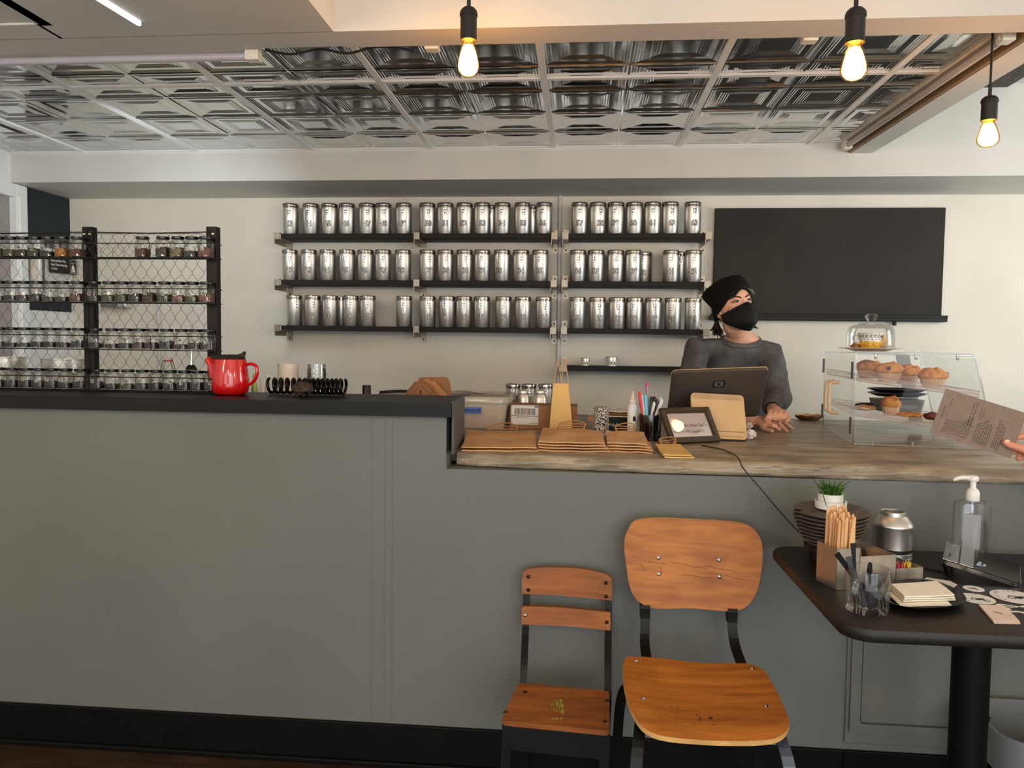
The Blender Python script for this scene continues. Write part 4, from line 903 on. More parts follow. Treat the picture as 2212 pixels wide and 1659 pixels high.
pens = [ # name, label, px top, py top, bottom dx, dy, radius, body, cap colour
 ('pen','red capped pen leaning at the left of the pen cup',1381,845,-0.016,-0.010,0.0042,S(210,24,34),S(224,30,40),.40),
 ('pen','blue capped pen just behind the red one in the cup',1383.5,858,-0.016,0.004,0.0042,S(40,54,140),S(52,70,168),.3),
 ('marker','tall grey marker with magenta tip rising above all the pens',1397.5,827,-0.004,0.004,0.0062,S(142,138,136),S(196,48,128),.05),
 ('marker','sky blue marker with black end in the front of the cup',1394,853,-0.006,-0.014,0.0062,S(20,20,22),S(110,186,214),.62),
 ('pen','clear barrelled pen between the blue marker and the blue pen',1387.5,853,-0.012,-0.012,0.0038,S(150,148,148),S(196,196,196),.5),
 ('pen','black pen with thick cap at the centre of the cup',1407,858,0.002,-0.012,0.0060,S(18,18,20),S(26,26,30),.5),
 ('marker','fat black marker just right of the centre in the cup',1414,857,0.006,-0.006,0.0062,S(18,18,20),S(24,22,26),.45),
 ('pen','black pen with grey clip behind the fat black marker',1416,861,0.012,0.004,0.0048,S(16,16,18),S(40,36,40),.3),
 ('pen','black pen with red ring near the tall grey marker',1408,855,0.004,0.012,0.0046,S(20,20,20),S(176,40,56),.06),
 ('pencil','pencil with pinkish eraser end behind the black pens',1417,855,0.010,0.012,0.0038,S(120,84,60),S(206,140,120),.07),
 ('pen','dark maroon pen toward the right of the cup',1420,863,0.008,-0.002,0.0042,S(74,26,44),S(60,24,40),.3),
 ('pen','white and blue ballpoint leaning right over the cup rim',1430,862,-0.012,-0.014,0.0044,S(70,96,156),S(214,216,222),.42),
 ('pen','silver tipped white pen leaning right behind the blue ballpoint',1427,857,-0.004,0.010,0.0042,S(218,216,212),S(190,190,190),.2),
 ('pen','purple ended pen standing low inside the cup front',1413,868,-0.012,-0.020,0.0040,S(112,60,128),S(214,206,206),.55)]
for nm, lab, px, py, dx, dy, rr, c1, c2, fr_ in pens:
    top = atY(px,py,y+dy*0.6); base = V((xp+dx, y+dy*0.8, ZL+0.0065+0.0))
    d = top-base; ln = d.length
    b = MB(); b.mi = 0; b.lathe([(0,0),(rr*0.3,0.001),(rr*0.9,0.014),(rr*0.9,ln*(1-fr_)),(0,ln*(1-fr_))], 10)
    b.mi = 1; b.lathe([(0,ln*(1-fr_)),(rr,ln*(1-fr_)),(rr,ln-0.003),(rr*0.7,ln),(0,ln)], 10); b.box(-0.0012,0.0012,-rr-0.0022,-rr+0.0006,ln-0.034,ln-0.004)
    o = single(nm, b, [pm('pen_barrel', c1, 0.3, var=0.02), pm('pen_cap', c2, 0.3, var=0.02)], lab, nm, base, group='pens in the cup')
    o.rotation_euler = d.to_track_quat('Z','Y').to_euler()
# ---- framed network sign
P0 = atZ(1450.5,961,ZL+0.001); P1 = atZ(1563,957,ZL+0.001); P0.z = P1.z = ZL+0.0078
u = (P1-P0); W = u.length; u = V((math.cos(math.radians(27.7)),math.sin(math.radians(27.7)),0)); P1 = P0+u*W; nback = V((-u.y,u.x,0))
Htot = 0.133; th_ = math.radians(33.6); up = V((0,0,1))*math.cos(th_)+nback*math.sin(th_); nf = u.cross(up)
fm = Matrix(((u.x,up.x,nf.x,(P0.x+P1.x)/2),(u.y,up.y,nf.y,(P0.y+P1.y)/2),(u.z,up.z,nf.z,P0.z),(0,0,0,1)))
t = thing('sign_frame', 'dark brown tabletop frame showing the shop wifi name and password', 'sign', (0,0,0)); t.matrix_world = fm
wi, hi = W*0.79, Htot*0.68; cz = Htot*0.51
b = MB(); ro = rrect(W,Htot,0.001,1,0,Htot/2); ri = rrect(wi,hi,0.001,1,0,cz); rm = rrect(wi+0.008,hi+0.008,0.001,1,0,cz)
b.loft([[V((x,y,-0.012)) for x,y in ro],[V((x,y,0.0)) for x,y in ro],[V((x,y,0.002)) for x,y in rm],[V((x,y,-0.006)) for x,y in ri]], cap=False); b.add([V((x,y,-0.012)) for x,y in ro],[tuple(range(len(ro)))])
obj('frame_border', b, wood('dark_frame_wood', S(44,34,25), S(72,56,40), 0, 6, 0.4, 0.2), t, smooth=False)
b = MB(); b.mi = 0; b.box(-wi/2,wi/2,cz-hi/2,cz+hi/2,-0.0085,-0.0080); b.mi = 1
k = b.mark(); b.text('NETWORK: Pillion Tea 2.4', 0.0150, align='RIGHT', bold=0.0002); b.xf(k, Matrix.Translation((wi/2-0.005,cz-0.002,-0.0075)) @ Matrix.Diagonal((0.86,1,1,1)))
k = b.mark(); b.text('PASSWORD: ducati803', 0.0150, align='LEFT', bold=0.0002); b.xf(k, Matrix.Translation((-wi/2+0.008,cz-0.025,-0.0075)) @ Matrix.Diagonal((0.86,1,1,1)))
obj('paper_insert', b, [pm('pink_white_paper', S(226,206,200), 0.6, var=0.02), pm('grey_print', S(120,100,92), 0.7)], t, smooth=False)
b = MB(); b.box(-wi/2,wi/2,cz-hi/2,cz+hi/2,-0.0055,-0.0050); obj('glass_pane', b, thin_glass('frame_glass', (1,1,1,1), 0.0, 0.0, 0.35), t, smooth=False)
b = MB(); b.box(-0.02,0.02,0.02,0.10,-0.0135,-0.0122); obj('easel_back', b, M['blackplastic'], t, smooth=False)
# ---- till screen on its stand
t = thing('till_screen', 'dark tablet till on a tan stand, its back to the viewer', 'till', (atZ(1556,957,ZL).x, 2.72, ZL))
x0, y0 = atZ(1556,957,ZL).x, 2.72
A = atY(1497.5,957,2.716); B = atY(1614,955,2.738); Tt = atY(1549,851,2.808)
m_till = pm('dark_grey_till', S(84,76,70), 0.42, 0.3, var=0.03); m_stand = pm('tan_till_stand', S(212,176,132), 0.42, var=0.02)
def plate(poly, fmat, h0, h1, b=None):
    b = b or MB(); k = b.mark(); b.prism(poly, h0, h1); b.xf(k, fmat); return b
base = V(((A.x+B.x)/2-x0, 2.727-y0, 0.0095)); topv = V((Tt.x-x0, 2.808-y0, Tt.z-ZL)); sv = (topv-base); hS = sv.length; sv.normalize()
su = (B-A).normalized(); su.z = 0; su = (su - sv*su.dot(sv)).normalized(); sn = su.cross(sv)
fs = Matrix(((su.x,sv.x,sn.x,base.x),(su.y,sv.y,sn.y,base.y),(su.z,sv.z,sn.z,base.z),(0,0,0,1)))
wS = (B-A).length
b = plate(rrect(wS,hS,0.014,5,0,hS/2), fs, -0.010, 0.0)
st = obj('stand', b, m_stand, t)
b = MB(); plate([(-wS/2+0.001,hS*0.155),(wS/2-0.012,hS*0.155),(wS/2-0.009,hS*0.162),(wS/2-0.012,hS*0.169),(-wS/2+0.001,hS*0.165)], fs, 0.0001, 0.0006, b); plate([(-wS/2+0.006,hS*0.05),(wS/2-0.014,hS*0.05),(wS/2-0.014,hS*0.058),(-wS/2+0.006,hS*0.058)], fs, 0.0001, 0.0005, b); obj('seam', b, pm('seam_brown', S(120,92,64), 0.6), st, smooth=False)  # thin darker tan lines for the stand seams
b = MB(); plate(rrect(wS*0.98,hS*0.12,0.010,4,0,hS*0.93), fs, 0.0001, 0.0006, b); obj('top_band', b, pm('tan_band', S(188,156,120), 0.4), st, smooth=False)
b = MB(); b.box(-wS/2+0.05,wS/2,0.006,0.07,0.0006,0.0035,0.001); obj('foot_plate', b, M['blackplastic'], st, smooth=False)
TL = atY(1453,800,2.780); TR = atY(1661,802,2.806); BL = atY(1438,903,2.935); BR = atY(1642,905,2.961)
o0 = (BL+BR)/2-V((x0,y0,ZL)); o1 = (TL+TR)/2-V((x0,y0,ZL)); dv = o1-o0; hT = dv.length; dv.normalize(); du = (TR-TL).normalized(); du = (du-dv*du.dot(dv)).normalized(); dn = du.cross(dv)
wT2 = (TR-TL).length
fT = Matrix(((du.x,dv.x,dn.x,o0.x),(du.y,dv.y,dn.y,o0.y),(du.z,dv.z,dn.z,o0.z),(0,0,0,1)))
b = MB(); k = b.mark(); r0 = rrect(wT2,hT,0.016,6,0,hT/2); r1 = rrect(wT2-0.004,hT-0.004,0.015,6,0,hT/2); r2 = rrect(wT2-0.03,hT-0.03,0.012,6,0,hT/2)
b.loft([[V((x,y,-0.012)) for x,y in r0],[V((x,y,-0.004)) for x,y in r0],[V((x,y,-0.001)) for x,y in r1],[V((x,y,0.003)) for x,y in r2]]); b.xf(k, fT); sl = obj('screen_shell', b, m_till, t)
b = MB(); k = b.mark(); r0 = rrect(wT2+0.002,hT+0.002,0.0165,6,0,hT/2); b.loft([[V((x,y,-0.0135)) for x,y in r0],[V((x,y,-0.0105)) for x,y in r0]]); b.xf(k, fT); obj('bezel', b, m_stand, sl)
b = MB(); k = b.mark(); b.mi = 0; lw, lh = 0.044, 0.034; lc = hT*0.745
ro, ri = rrect(lw,lh,0.007,5,0,lc), rrect(lw*0.70,lh*0.68,0.003,5,0,lc)
b.loft([[V((x,y,0.0036)) for x,y in ro],[V((x,y,0.0036)) for x,y in ri]], cap=False); b.box(-lw*0.14,lw*0.14,lc-lh*0.15,lc+lh*0.15,0.0030,0.0038); b.mi = 1; b.add([V((x,y,0.0034)) for x,y in ri],[tuple(range(len(ri)))])
b.xf(k, fT); obj('emblem', b, [M['ink'], pm('emblem_grey', S(104,102,104), 0.4)], sl, smooth=False)
# ---- crumpled receipts + cable
for i,(px,py,s_,lab) in enumerate(((1620,944,0.020,'crumpled white receipt at the foot of the tan till stand'),(1618,922,0.015,'curled white receipt just behind the till stand'))):
    p = atZ(px,py+6,ZL); b = MB(); k = b.mark(); b.ball((0,0,0),1.0,18,12)
    for j in range(len(b.v)):
        q = b.v[j]; n_ = noise.noise(q*2.2+V((i*9,0,0)))*0.55+noise.noise(q*5)*0.25; b.v[j] = q*(1+n_)
    zmin = min(q.z for q in b.v)
    b.xf(k, Matrix.Translation((0,0,-zmin*s_*0.8+0.0005)) @ Matrix.Diagonal((s_,s_*0.8,s_*0.8,1)))
    single('crumpled_receipt', b, M['paper'], lab, 'paper', (p.x,p.y,ZL), smooth=False)
r_c = 0.0019
pts = [atZ(1515,962,ZL+0.004),atZ(1556,970,ZL+0.004),atZ(1578,978,ZL+0.004),atY(1595,990,2.250),atY(1606,1012,2.21),atY(1640,1052,2.20),atY(1685,1105,2.185),atY(1715,1138,2.180),atY(1736,1160,2.172),V((0.635,2.163,0.742)),V((0.72,2.166,0.7395))]
b = MB(); b.tube(smooth_pts(pts,7), r_c, 8); single('power_cable', b, M['rubber'], 'thin black cable running from the sign over the counter edge down to the table', 'cable')
# ---- kraft trays left of the case
for i,(dx,lab) in enumerate(((0,'lower scalloped kraft tray at the corner of the pastry case'),(0.006,'upper scalloped kraft tray at the corner of the pastry case'))):
    p = atZ(1775,909,ZL); b = MB(); rg = []
    for r_, z in ((0.03,0.0),(0.034,0.002),(0.052,0.016)):
        rg.append([V((r_*(1+0.05*math.cos(8*a))*math.cos(a)*1.25, r_*(1+0.05*math.cos(8*a))*math.sin(a), z+0.002*math.cos(8*a)*(r_ > 0.05))) for a in [2*math.pi*k/48 for k in range(48)]])
    b.loft(rg, cap=False); b.add(rg[0],[tuple(range(48))]); single('kraft_tray', b, M['kraftedge'] if i == 0 else M['kraft'], lab, 'tray', (p.x-0.05+dx*0.3,p.y+0.02,ZL+0.001+0.0075*i), group='scalloped kraft trays')
# ================================================================ PASTRY CASE
Ac = atZ(1843,961,ZL+0.0005); Bc = atZ(1777,919,ZL+0.0005)
v = (Bc-Ac); v.z = 0; DV = v.length; v.normalize(); uu = V((v.y,-v.x,0))
hC = 0.312; UB = 0.43; UT = 0.355
cm = Matrix(((uu.x,v.x,0,Ac.x),(uu.y,v.y,0,Ac.y),(0,0,1,ZL+0.0008),(0,0,0,1)))
case = thing('pastry_case', 'clear acrylic pastry case with sloped front and two muffin trays', 'display case', (Ac.x,Ac.y,ZL+0.0008), math.atan2(uu.y,uu.x))
TH = 0.005
trap = [(0,0),(UB,0),(UB,0.02),(UT+0.012,hC-0.012),(UT,hC),(0,hC)]
for vv in (0, DV-TH):
    b = MB(); b.prism(trap, vv, vv+TH, lambda a,c,w: (a,w,c)); obj('side_panel', b, M['acrylic'], case, smooth=False)
    b = MB(); pth = [V((a,vv+TH/2,c)) for a,c in ((0,0.003),(0,hC-0.002),(UT,hC-0.002),(UT+0.012,hC-0.014),(UB,0.02),(UB,0.003))]
    b.tube(pth, 0.0033, 6, loop=True); obj('polished_edge', b, M['acryedge'], case)
b = MB(); b.box(0,UT,0,DV,hC,hC+TH); obj('top_panel', b, M['acrylic'], case, smooth=False)
b = MB(); b.box(0,UB,TH,DV-TH,0.001,TH); obj('base_panel', b, M['acrylic'], case, smooth=False)
b = MB(); b.obox((UT+0.012,TH,hC-0.014),(UB-UT-0.012,0,-(hC-0.034)),(0,DV-2*TH,0),(0.004,0,0.001)); obj('sloped_front', b, M['acrylic'], case, smooth=False)
b = MB(); b.obox((UT-0.085,DV-TH-0.012,hC-0.004),(UB-UT-0.012,0,-(hC-0.034)),(0.05,0,0),(0,0.008,0)); obj('rear_stile', b, pm('grey_edge_strip', S(150,152,152), 0.4, var=0.05), case, smooth=False)
for v0, v1 in ((TH+0.002,DV/2-0.002),(DV/2+0.002,DV-TH-0.002)):
    b = MB(); b.box(-0.006,-0.001,v0,v1,0.006,hC-0.004); dr = obj('door', b, M['acrylic'], case, smooth=False)
    vh = (DV/2-0.045) if v0 < DV/3 else DV/2+0.045
    b = MB(); b.tube(smooth_pts([(-0.004,vh,0.085),(-0.03,vh,0.087),(-0.036,vh,0.10),(-0.036,vh,0.185),(-0.03,vh,0.198),(-0.004,vh,0.20)],4), 0.006, 10); obj('handle', b, pm('cream_handle', S(238,208,168), 0.3, var=0.02), dr)
    ve = TH if v0 < DV/3 else DV-TH-0.03
    for z0 in (0.035,0.225):
        b = MB(); b.box(-0.009,-0.0062,ve,ve+0.03,z0,z0+0.058); obj('hinge', b, pm('grey_hinge', S(88,86,84), 0.4, var=0.05), dr, smooth=False)
for a in (0.06,0.185,0.31):
    for z0 in (0.008, hC-0.008):
        b = MB(); b.box(a-0.004,a+0.004,-0.004,0.004,z0-0.009,z0+0.009,0.002); b.ball((a,-0.004,z0-0.006*(1 if z0 > 0.1 else -1)),0.005,8,6); obj('clip', b, M['acryedge'], case, smooth=False)
m_tray = thin_glass('pink_tint_tray', (1,0.965,0.945,1), 0.0, 0.08, 0.15, 0.12, S(236,214,204))
tray_f = {}
for nm, za, zb, a1 in (('upper_tray',0.218,0.170,0.385),('lower_tray',0.098,0.050,0.405)):
    s_ = (zb-za)/a1
    tray_f[nm] = lambda a, za=za, s_=s_: za+s_*a
    b = MB()
    def tr(a, w, h, za=za, s_=s_): return V((a, w, za+s_*a+h))
    a0_, w0, w1 = 0.006, TH+0.008, DV-TH-0.008
    for h0, h1 in ((0,0.003),):
        b.obox(tr(a0_,w0,0),(a1-a0_,0,s_*(a1-a0_)),(0,w1-w0,0),(0,0,0.003))
    b.obox(tr(a0_,w0,0),(a1-a0_,0,s_*(a1-a0_)),(0,0.003,0),(0,0,0.022)); b.obox(tr(a0_,w1-0.003,0),(a1-a0_,0,s_*(a1-a0_)),(0,0.003,0),(0,0,0.022))
    b.obox(tr(a1-0.003,w0,0),(0.003,0,0),(0,w1-w0,0),(0,0,0.022)); trp = obj(nm, b, m_tray, case, smooth=False); b = MB(); [b.tube([tr(a0_,w_,h_),tr(a1,w_,h_)],0.0013,5) for w_ in (w0,w1) for h_ in (0.001,0.011,0.022)]; [b.tube([tr(a_,w0,0.022),tr(a_,w1,0.022)],0.0013,5) for a_ in (a0_,a1)]; obj('tray_rail', b, M['acryedge'], trp)
def inca(px, py, w, z):   # case coordinates of the point seen at px,py with depth offset w
    p = atY(px,py,Ac.y+w); q = p-V((Ac.x,Ac.y,ZL)); return q.dot(uu)
m_muf = pm('muffin_crust', S(222,158,92), 0.8, var=0.16, vscale=55, bump=1.0, bscale=120, col2=S(176,108,54)); m_liner = pm('muffin_liner', S(214,178,150), 0.75, var=0.08)
m_berry = pm('blueberry', S(52,34,66), 0.5, var=0.1)
def muffin(label, a, w, z, r=0.042, seed=0, berries=2, rz=0.0):
    t = thing('muffin', label, 'muffin', cm @ V((a,w,z)), rz, 'muffins in the pastry case')
    q = random.Random(seed); b = MB(); rg = []; n = 48
    for z_, rr in ((0,0.70),(0.002,0.72),(0.030,0.92),(0.034,0.95)):
        rg.append([V((r*rr*(1+0.035*(k % 2)*(z_ > 0))*math.cos(2*math.pi*k/n), r*rr*(1+0.035*(k % 2)*(z_ > 0))*math.sin(2*math.pi*k/n), z_)) for k in range(n)])
    b.loft(rg, cap=False); b.add(rg[0],[tuple(range(n))]); obj('paper_liner', b, m_liner, t, smooth=False)
    b = MB(); b.lathe([(0,0.012),(r*0.80,0.012),(r*0.90,0.0285),(r*1.06,0.035),(r*1.08,0.042),(r*0.98,0.052),(r*0.7,0.062),(r*0.35,0.067),(0,0.068)], 28)
    for j in range(len(b.v)):
        p = b.v[j]
        if p.z > 0.03: b.v[j] = p + p.normalized()*0.010*noise.noise(p*60+V((seed*3,0,0))) + V((0,0,0.004*noise.noise(p*28+V((0,seed,0)))))
    obj('muffin_top', b, m_muf, t)
    for j in range(berries):
        an = -1.2+q.uniform(-0.9,1.2); b = MB(); rr = r*q.uniform(0.75,1.0); b.ball((rr*math.cos(an),rr*math.sin(an),0.045+q.uniform(-0.006,0.004)),0.0085,10,7); obj('berry', b, m_berry, t)
up_ = tray_f['upper_tray']; lo_ = tray_f['lower_tray']
def on_tray(px, w, fn): 
    a = inca(px, 830, w, 0); return a, fn(a)+0.012
for px, w, lab, s_, nb in ((1874,0.30,'muffin at the back left of the upper tray, beside the doors',1,0),(1916,0.15,'blueberry muffin second from the doors on the upper tray',2,2),(1953,0.27,'muffin behind the blueberry muffins, middle of the upper tray',3,0),(2007,0.12,'big blueberry muffin nearest the sloped front on the upper tray',4,3)):
    a, z = on_tray(px, w, up_); muffin(lab, a, w, z, 0.044, s_, nb)
a, z = on_tray(1923, 0.13, lo_); muffin('craggy golden muffin on the lower tray of the case', a, w=0.13, z=z, r=0.030, seed=7, berries=0)
def pastry(label, px, w, mat, rx, ry, h, seed, fn=lo_):
    a, z = on_tray(px, w, fn); b = MB(); b.ball((0,0,h/2),(rx,ry,h/2),24,10)
    for j in range(len(b.v)): p = b.v[j]; b.v[j] = V((p.x,p.y,max(0.0,p.z+ (0.006*noise.noise(p*45+V((seed,0,0))) if p.z > h*0.3 else 0))))
    single('pastry', b, mat, label, 'pastry', cm @ V((a,w,z+0.004)), math.atan2(uu.y,uu.x), 'pastries on the lower tray')
pastry('flat golden pastry right of the craggy muffin on the lower tray', 1962, 0.12, m_muf, 0.045, 0.035, 0.018, 1)
pastry('flat pale pastry beside the doors on the lower tray', 1868, 0.16, pm('pale_pastry', S(196,150,104), 0.8, var=0.15, vscale=40), 0.04, 0.035, 0.02, 2)
pastry('dark red pastry partly behind the held menu on the lower tray', 2008, 0.14, pm('red_pastry', S(104,48,42), 0.6, var=0.2, vscale=50), 0.028, 0.03, 0.028, 3)
a, z = on_tray(1872, 0.30, lo_)
b = MB(); b.ball((0,0,0.012),(0.05,0.02,0.010),16,8); single('tong_grip', b, M['blackplastic'], 'black tong handle resting behind the flat pastry on the lower tray', 'tongs', cm @ V((a,0.30,z+0.006)), 0.2)
for i,(lab) in enumerate(('lower of two black oval plates at the back of the pastry case','upper of two black oval plates at the back of the pastry case')):
    a, z = on_tray(1932, 0.48, lo_); b = MB(); b.lathe([(0,0),(0.07,0),(0.075,0.001),(0.105,0.012),(0.107,0.014),(0.10,0.012),(0.07,0.004),(0,0.004)], 40); single('serving_plate', b, M['blackplastic'], lab, 'plate', cm @ V((a,0.48,z+0.060+0.016*i)), 0, 'black plates in the case')
a, z = on_tray(1932, 0.48, lo_); b = MB(); b.loft([[V((x,y,0)) for x,y in rrect(0.15,0.13,0.02,4)],[V((x,y,0.046)) for x,y in rrect(0.17,0.14,0.02,4)]]); single('plate_stand', b, pm('grey_tub', S(120,118,116), 0.4, var=0.05), 'grey tub under the black plates at the back of the case', 'tub', cm @ V((a,0.48,z+0.004)), 0)
# ---- cup and cakes under the glass dome, on the case
wD = 0.30; aD = inca(1877, 757, wD, 0); pD = cm @ V((aD, wD, hC+TH+0.0004))
t = thing('dome_plate', 'pale saucer plate carrying the glass dome on the pastry case', 'plate', pD)
b = MB(); b.lathe([(0,0),(0.055,0),(0.058,0.001),(0.088,0.010),(0.108,0.012),(0.109,0.014),(0.088,0.0135),(0.055,0.006),(0,0.005)], 48); obj('plate_body', b, pm('pale_glaze', S(228,214,196), 0.2, var=0.02), t)
rD = wpx(1827,1926,Ac.y+wD)/2; hD = (atY(1877,700,Ac.y+wD).z)-pD.z-0.012; hK = atY(1877,680,Ac.y+wD).z-pD.z-0.012
t = thing('glass_dome', 'clear glass cake dome with knob standing on the pastry case', 'dome', pD+V((0,0,0.0145)))
m_domeglass = thin_glass('dome_glass', (0.97,0.985,0.985,1), 0.03, 0.01, 0.5)
b = MB(); b.lathe([(rD,0),(rD*1.01,0.002),(rD*0.99,hD*0.55),(rD*0.93,hD*0.80),(rD*0.78,hD*0.90),(rD*0.52,hD*0.95),(rD*0.48,hD),(rD*0.2,hD*1.01)], 48); obj('dome_shell', b, m_domeglass, t)
b = MB(); b.lathe([(rD*0.2,hD*1.01),(rD*0.16,hD+(hK-hD)*0.25),(rD*0.22,hD+(hK-hD)*0.5),(rD*0.28,hD+(hK-hD)*0.72),(rD*0.2,hK-0.001),(0,hK)], 24); obj('knob', b, m_domeglass, t)
t = thing('teacup', 'white patterned teacup with yellow lower half under the dome', 'cup', pD+V((-0.008,-0.020,0.0068)))
b = MB(); hc = 0.062; b.mi = 1; b.lathe([(0,0),(0.030,0),(0.032,0.004),(0.036,hc*0.5)], 36); b.mi = 0; b.lathe([(0.036,hc*0.5),(0.040,hc*0.8),(0.044,hc),(0.042,hc),(0.038,hc*0.75),(0.033,hc*0.4),(0,hc*0.38)], 36); b.mi = 2
for k in range(18):
    a0 = 2*math.pi*k/18; b.mi = 2
    for aa,vv,rr_ in ((0,0.80,0.0030),(0.10,0.74,0.0022),(0.10,0.86,0.0022),(0.2,0.62,0.0018)):
        b.ball(((0.0335+0.0095*vv)*math.sin(a0+aa),-(0.0335+0.0095*vv)*math.cos(a0+aa),hc*vv),(rr_,rr_,rr_),6,4)
    b.mi = 3; b.ball((0.0362*math.sin(a0),-0.0362*math.cos(a0),hc*(0.35+0.08*(k % 2))),(0.004,0.004,0.004),6,4)
obj('cup_body', b, [M['whiteplastic'], pm('yellow_glaze', S(244,176,20), 0.2, var=0.12, vscale=60), pm('olive_pattern', S(120,98,70), 0.5), pm('gold_pattern', S(250,206,60), 0.3)], t)
b = MB(); b.tube(smooth_pts([(-0.036,0,0.045),(-0.055,0,0.055),(-0.062,0,0.042),(-0.052,0,0.026),(-0.036,0,0.022)],5), 0.0032, 8); obj('handle', b, M['whiteplastic'], t)
for dx,dy,rx,rz,h,lab,mt in ((-0.047,0.0,0.020,0.022,0.022,'golden scone left of the teacup under the dome',m_muf),(0.044,0.010,0.026,0.03,0.055,'craggy cream scone right of the teacup under the dome',pm('cream_scone', S(214,176,128), 0.85, var=0.15, vscale=40, bump=0.6, bscale=60))):
    b = MB(); b.ball((0,0,h/2),(rx,rz,h/2),20,10)
    for j in range(len(b.v)): p = b.v[j]; b.v[j] = V((p.x,p.y,max(0.0,p.z+(0.005*noise.noise(p*60) if p.z > 0.01 else 0))))
    single('scone', b, mt, lab, 'scone', pD+V((dx,dy+0.012,0.0085)), group='scones under the dome')
# ================================================================ HELD MENU CARD
YM = 2.08
c0 = atY(2043,839,YM); c1 = atY(2218.5,893,YM); c3 = atY(2007,935,YM); 
e1 = (c1-c0); Lm = e1.length; e1.normalize(); e2 = (c3-c0); e2 = (e2-e1*e2.dot(e1)); Hm = e2.length; e2.normalize(); en = e1.cross(e2)
mm = Matrix(((e1.x,e2.x,en.x,c0.x),(e1.y,e2.y,en.y,c0.y),(e1.z,e2.z,en.z,c0.z),(0,0,0,1)))
b = MB(); b.mi = 0; b.box(0,Lm,0,Hm,-0.0008,0.0)
b.mi = 1; q = random.Random(9)
side = 1
def words_(y_from, y_to, x, hgt):
    yy = y_from
    while yy < y_to:
        l = q.uniform(0.003,0.009); l = min(l, y_to-yy)
        for zz in (0.0004,-0.0012): b.box(x-hgt/2,x+hgt/2,yy,yy+l,zz-0.0001,zz+0.0001)
        yy += l+0.0022
words_(Hm*0.36,Hm*0.64,Lm*0.065,0.0030)
words_(Hm*0.16,Hm*0.34,Lm*0.115,0.0018)
for i in range(15): words_(Hm*(0.60-0.022*max(0,i-6)),Hm*(0.90-0.004*(i % 3)),Lm*(0.125+0.0215*i),0.0022)
for i,(f_) in enumerate((0.12,0.10)): words_(Hm*f_,Hm*0.62,Lm*(0.385+0.035*i),0.0024)
for i in range(9): words_(Hm*(0.50-0.02*(i % 4)-0.1*(i in (4,5))),Hm*0.92,Lm*(0.50+0.0215*i),0.0022)
for i in range(2): words_(Hm*0.18,Hm*0.42,Lm*(0.49+0.03*i),0.0020)
for i in range(5): words_(Hm*(0.30+0.03*i),Hm*0.92,Lm*(0.735+0.0215*i),0.0022)
b.xf(0, mm)
single('menu_card', b, [pm('grey_brown_card', S(138,118,106), 0.8, var=0.05, vscale=60), pm('brown_print', S(100,80,68), 0.8)], 'brown printed menu card tilted in a hand at the frame edge', 'menu', smooth=False)
# ================================================================ TABLE at the lower right
ZT = 0.735
TX0, TX1, TY0, TY1 = 0.532, 1.45, 1.548, 2.185
t = thing('side_table', 'black pedestal side table with rounded corners against the counter wall', 'table', (0.93,1.87,0))
m_tbl = pm('black_table_laminate', S(26,23,21), 0.45, var=0.06, vscale=60, bump=0.12, bscale=300, spec=0.35)
o = rrect(TX1-TX0,TY1-TY0,0.062,8,(TX0+TX1)/2-0.93,(TY0+TY1)/2-1.87)
def inset(d): return rrect(TX1-TX0-2*d,TY1-TY0-2*d,0.062-d,8,(TX0+TX1)/2-0.93,(TY0+TY1)/2-1.87)
b = MB(); b.loft([[V((x,y,z)) for x,y in inset(d)] for d,z in ((0.012,ZT-0.030),(0.004,ZT-0.028),(0.0,ZT-0.021),(0.0,ZT-0.009),(0.003,ZT-0.002),(0.008,ZT))]); obj('table_top', b, m_tbl, t)
b = MB(); b.lathe([(0,0.03),(0.041,0.03),(0.041,ZT-0.031),(0,ZT-0.031)], 32); obj('pedestal_column', b, M['base'], t)
b = MB()
for a in range(4):
    k = b.mark(); b.tube([(0,0,0.034),(0.23,0,0.020)], [0.03,0.02], 10, flat=0.5); b.box(0.205,0.245,-0.02,0.02,0.0005,0.02,0.003); b.xf(k, Matrix.Rotation(a*math.pi/2,4,'Z'))
obj('pedestal_foot', b, M['base'], t)
def onT(px, py): p = atZ(px, py, ZT); p.z = ZT+0.0006; return p
def sz(pxw, p): return pxw*p.y/F
# ---- finned engine cylinder used as a planter
pc = V((0.655,2.045,ZT+0.0006))
m_fin = pm('dusty_black_fins', S(84,74,66), 0.55, 0.15, var=0.15, vscale=40, bump=0.15); m_eng = pm('dark_red_black_iron', S(44,26,24), 0.7, 0.3, var=0.3, vscale=50, bump=0.5, bscale=90)
t = thing('engine_cylinder_planter', 'black finned engine cylinder reused as a planter at the table corner', 'planter', pc, 0.12)
ztop = atY(1800,1101,2.03).z-pc.z; 
nf = 9; zb = 0.052
def fin_outline(s, n=96):
    out = []
    for k in range(n):
        a = 2*math.pi*k/n; r = 0.092*s*(1+0.04*math.cos(2*a))
        for sgn in (0.0, math.pi):
            d = abs((a-sgn+math.pi) % (2*math.pi) - math.pi)
            r -= 0.030*s*math.exp(-(d/0.13)**2)
        out.append((r*math.cos(a), r*0.86*math.sin(a)))
    return out
for i in range(nf):
    z = zb+(ztop-0.004-zb)*i/(nf-1); s_ = 0.72+0.28*min(1,(i/(nf-3.0))**0.8)
    b = MB(); oo = fin_outline(s_); o2 = fin_outline(s_*0.975); tl = lambda y: 0.10*y
    b.loft([[V((x,y,z-0.0022+tl(y))) for x,y in o2],[V((x,y,z-0.001+tl(y))) for x,y in oo],[V((x,y,z+0.001+tl(y))) for x,y in oo],[V((x,y,z+0.0022+tl(y))) for x,y in o2]]); obj('cooling_fin', b, m_fin, t, ang=25)
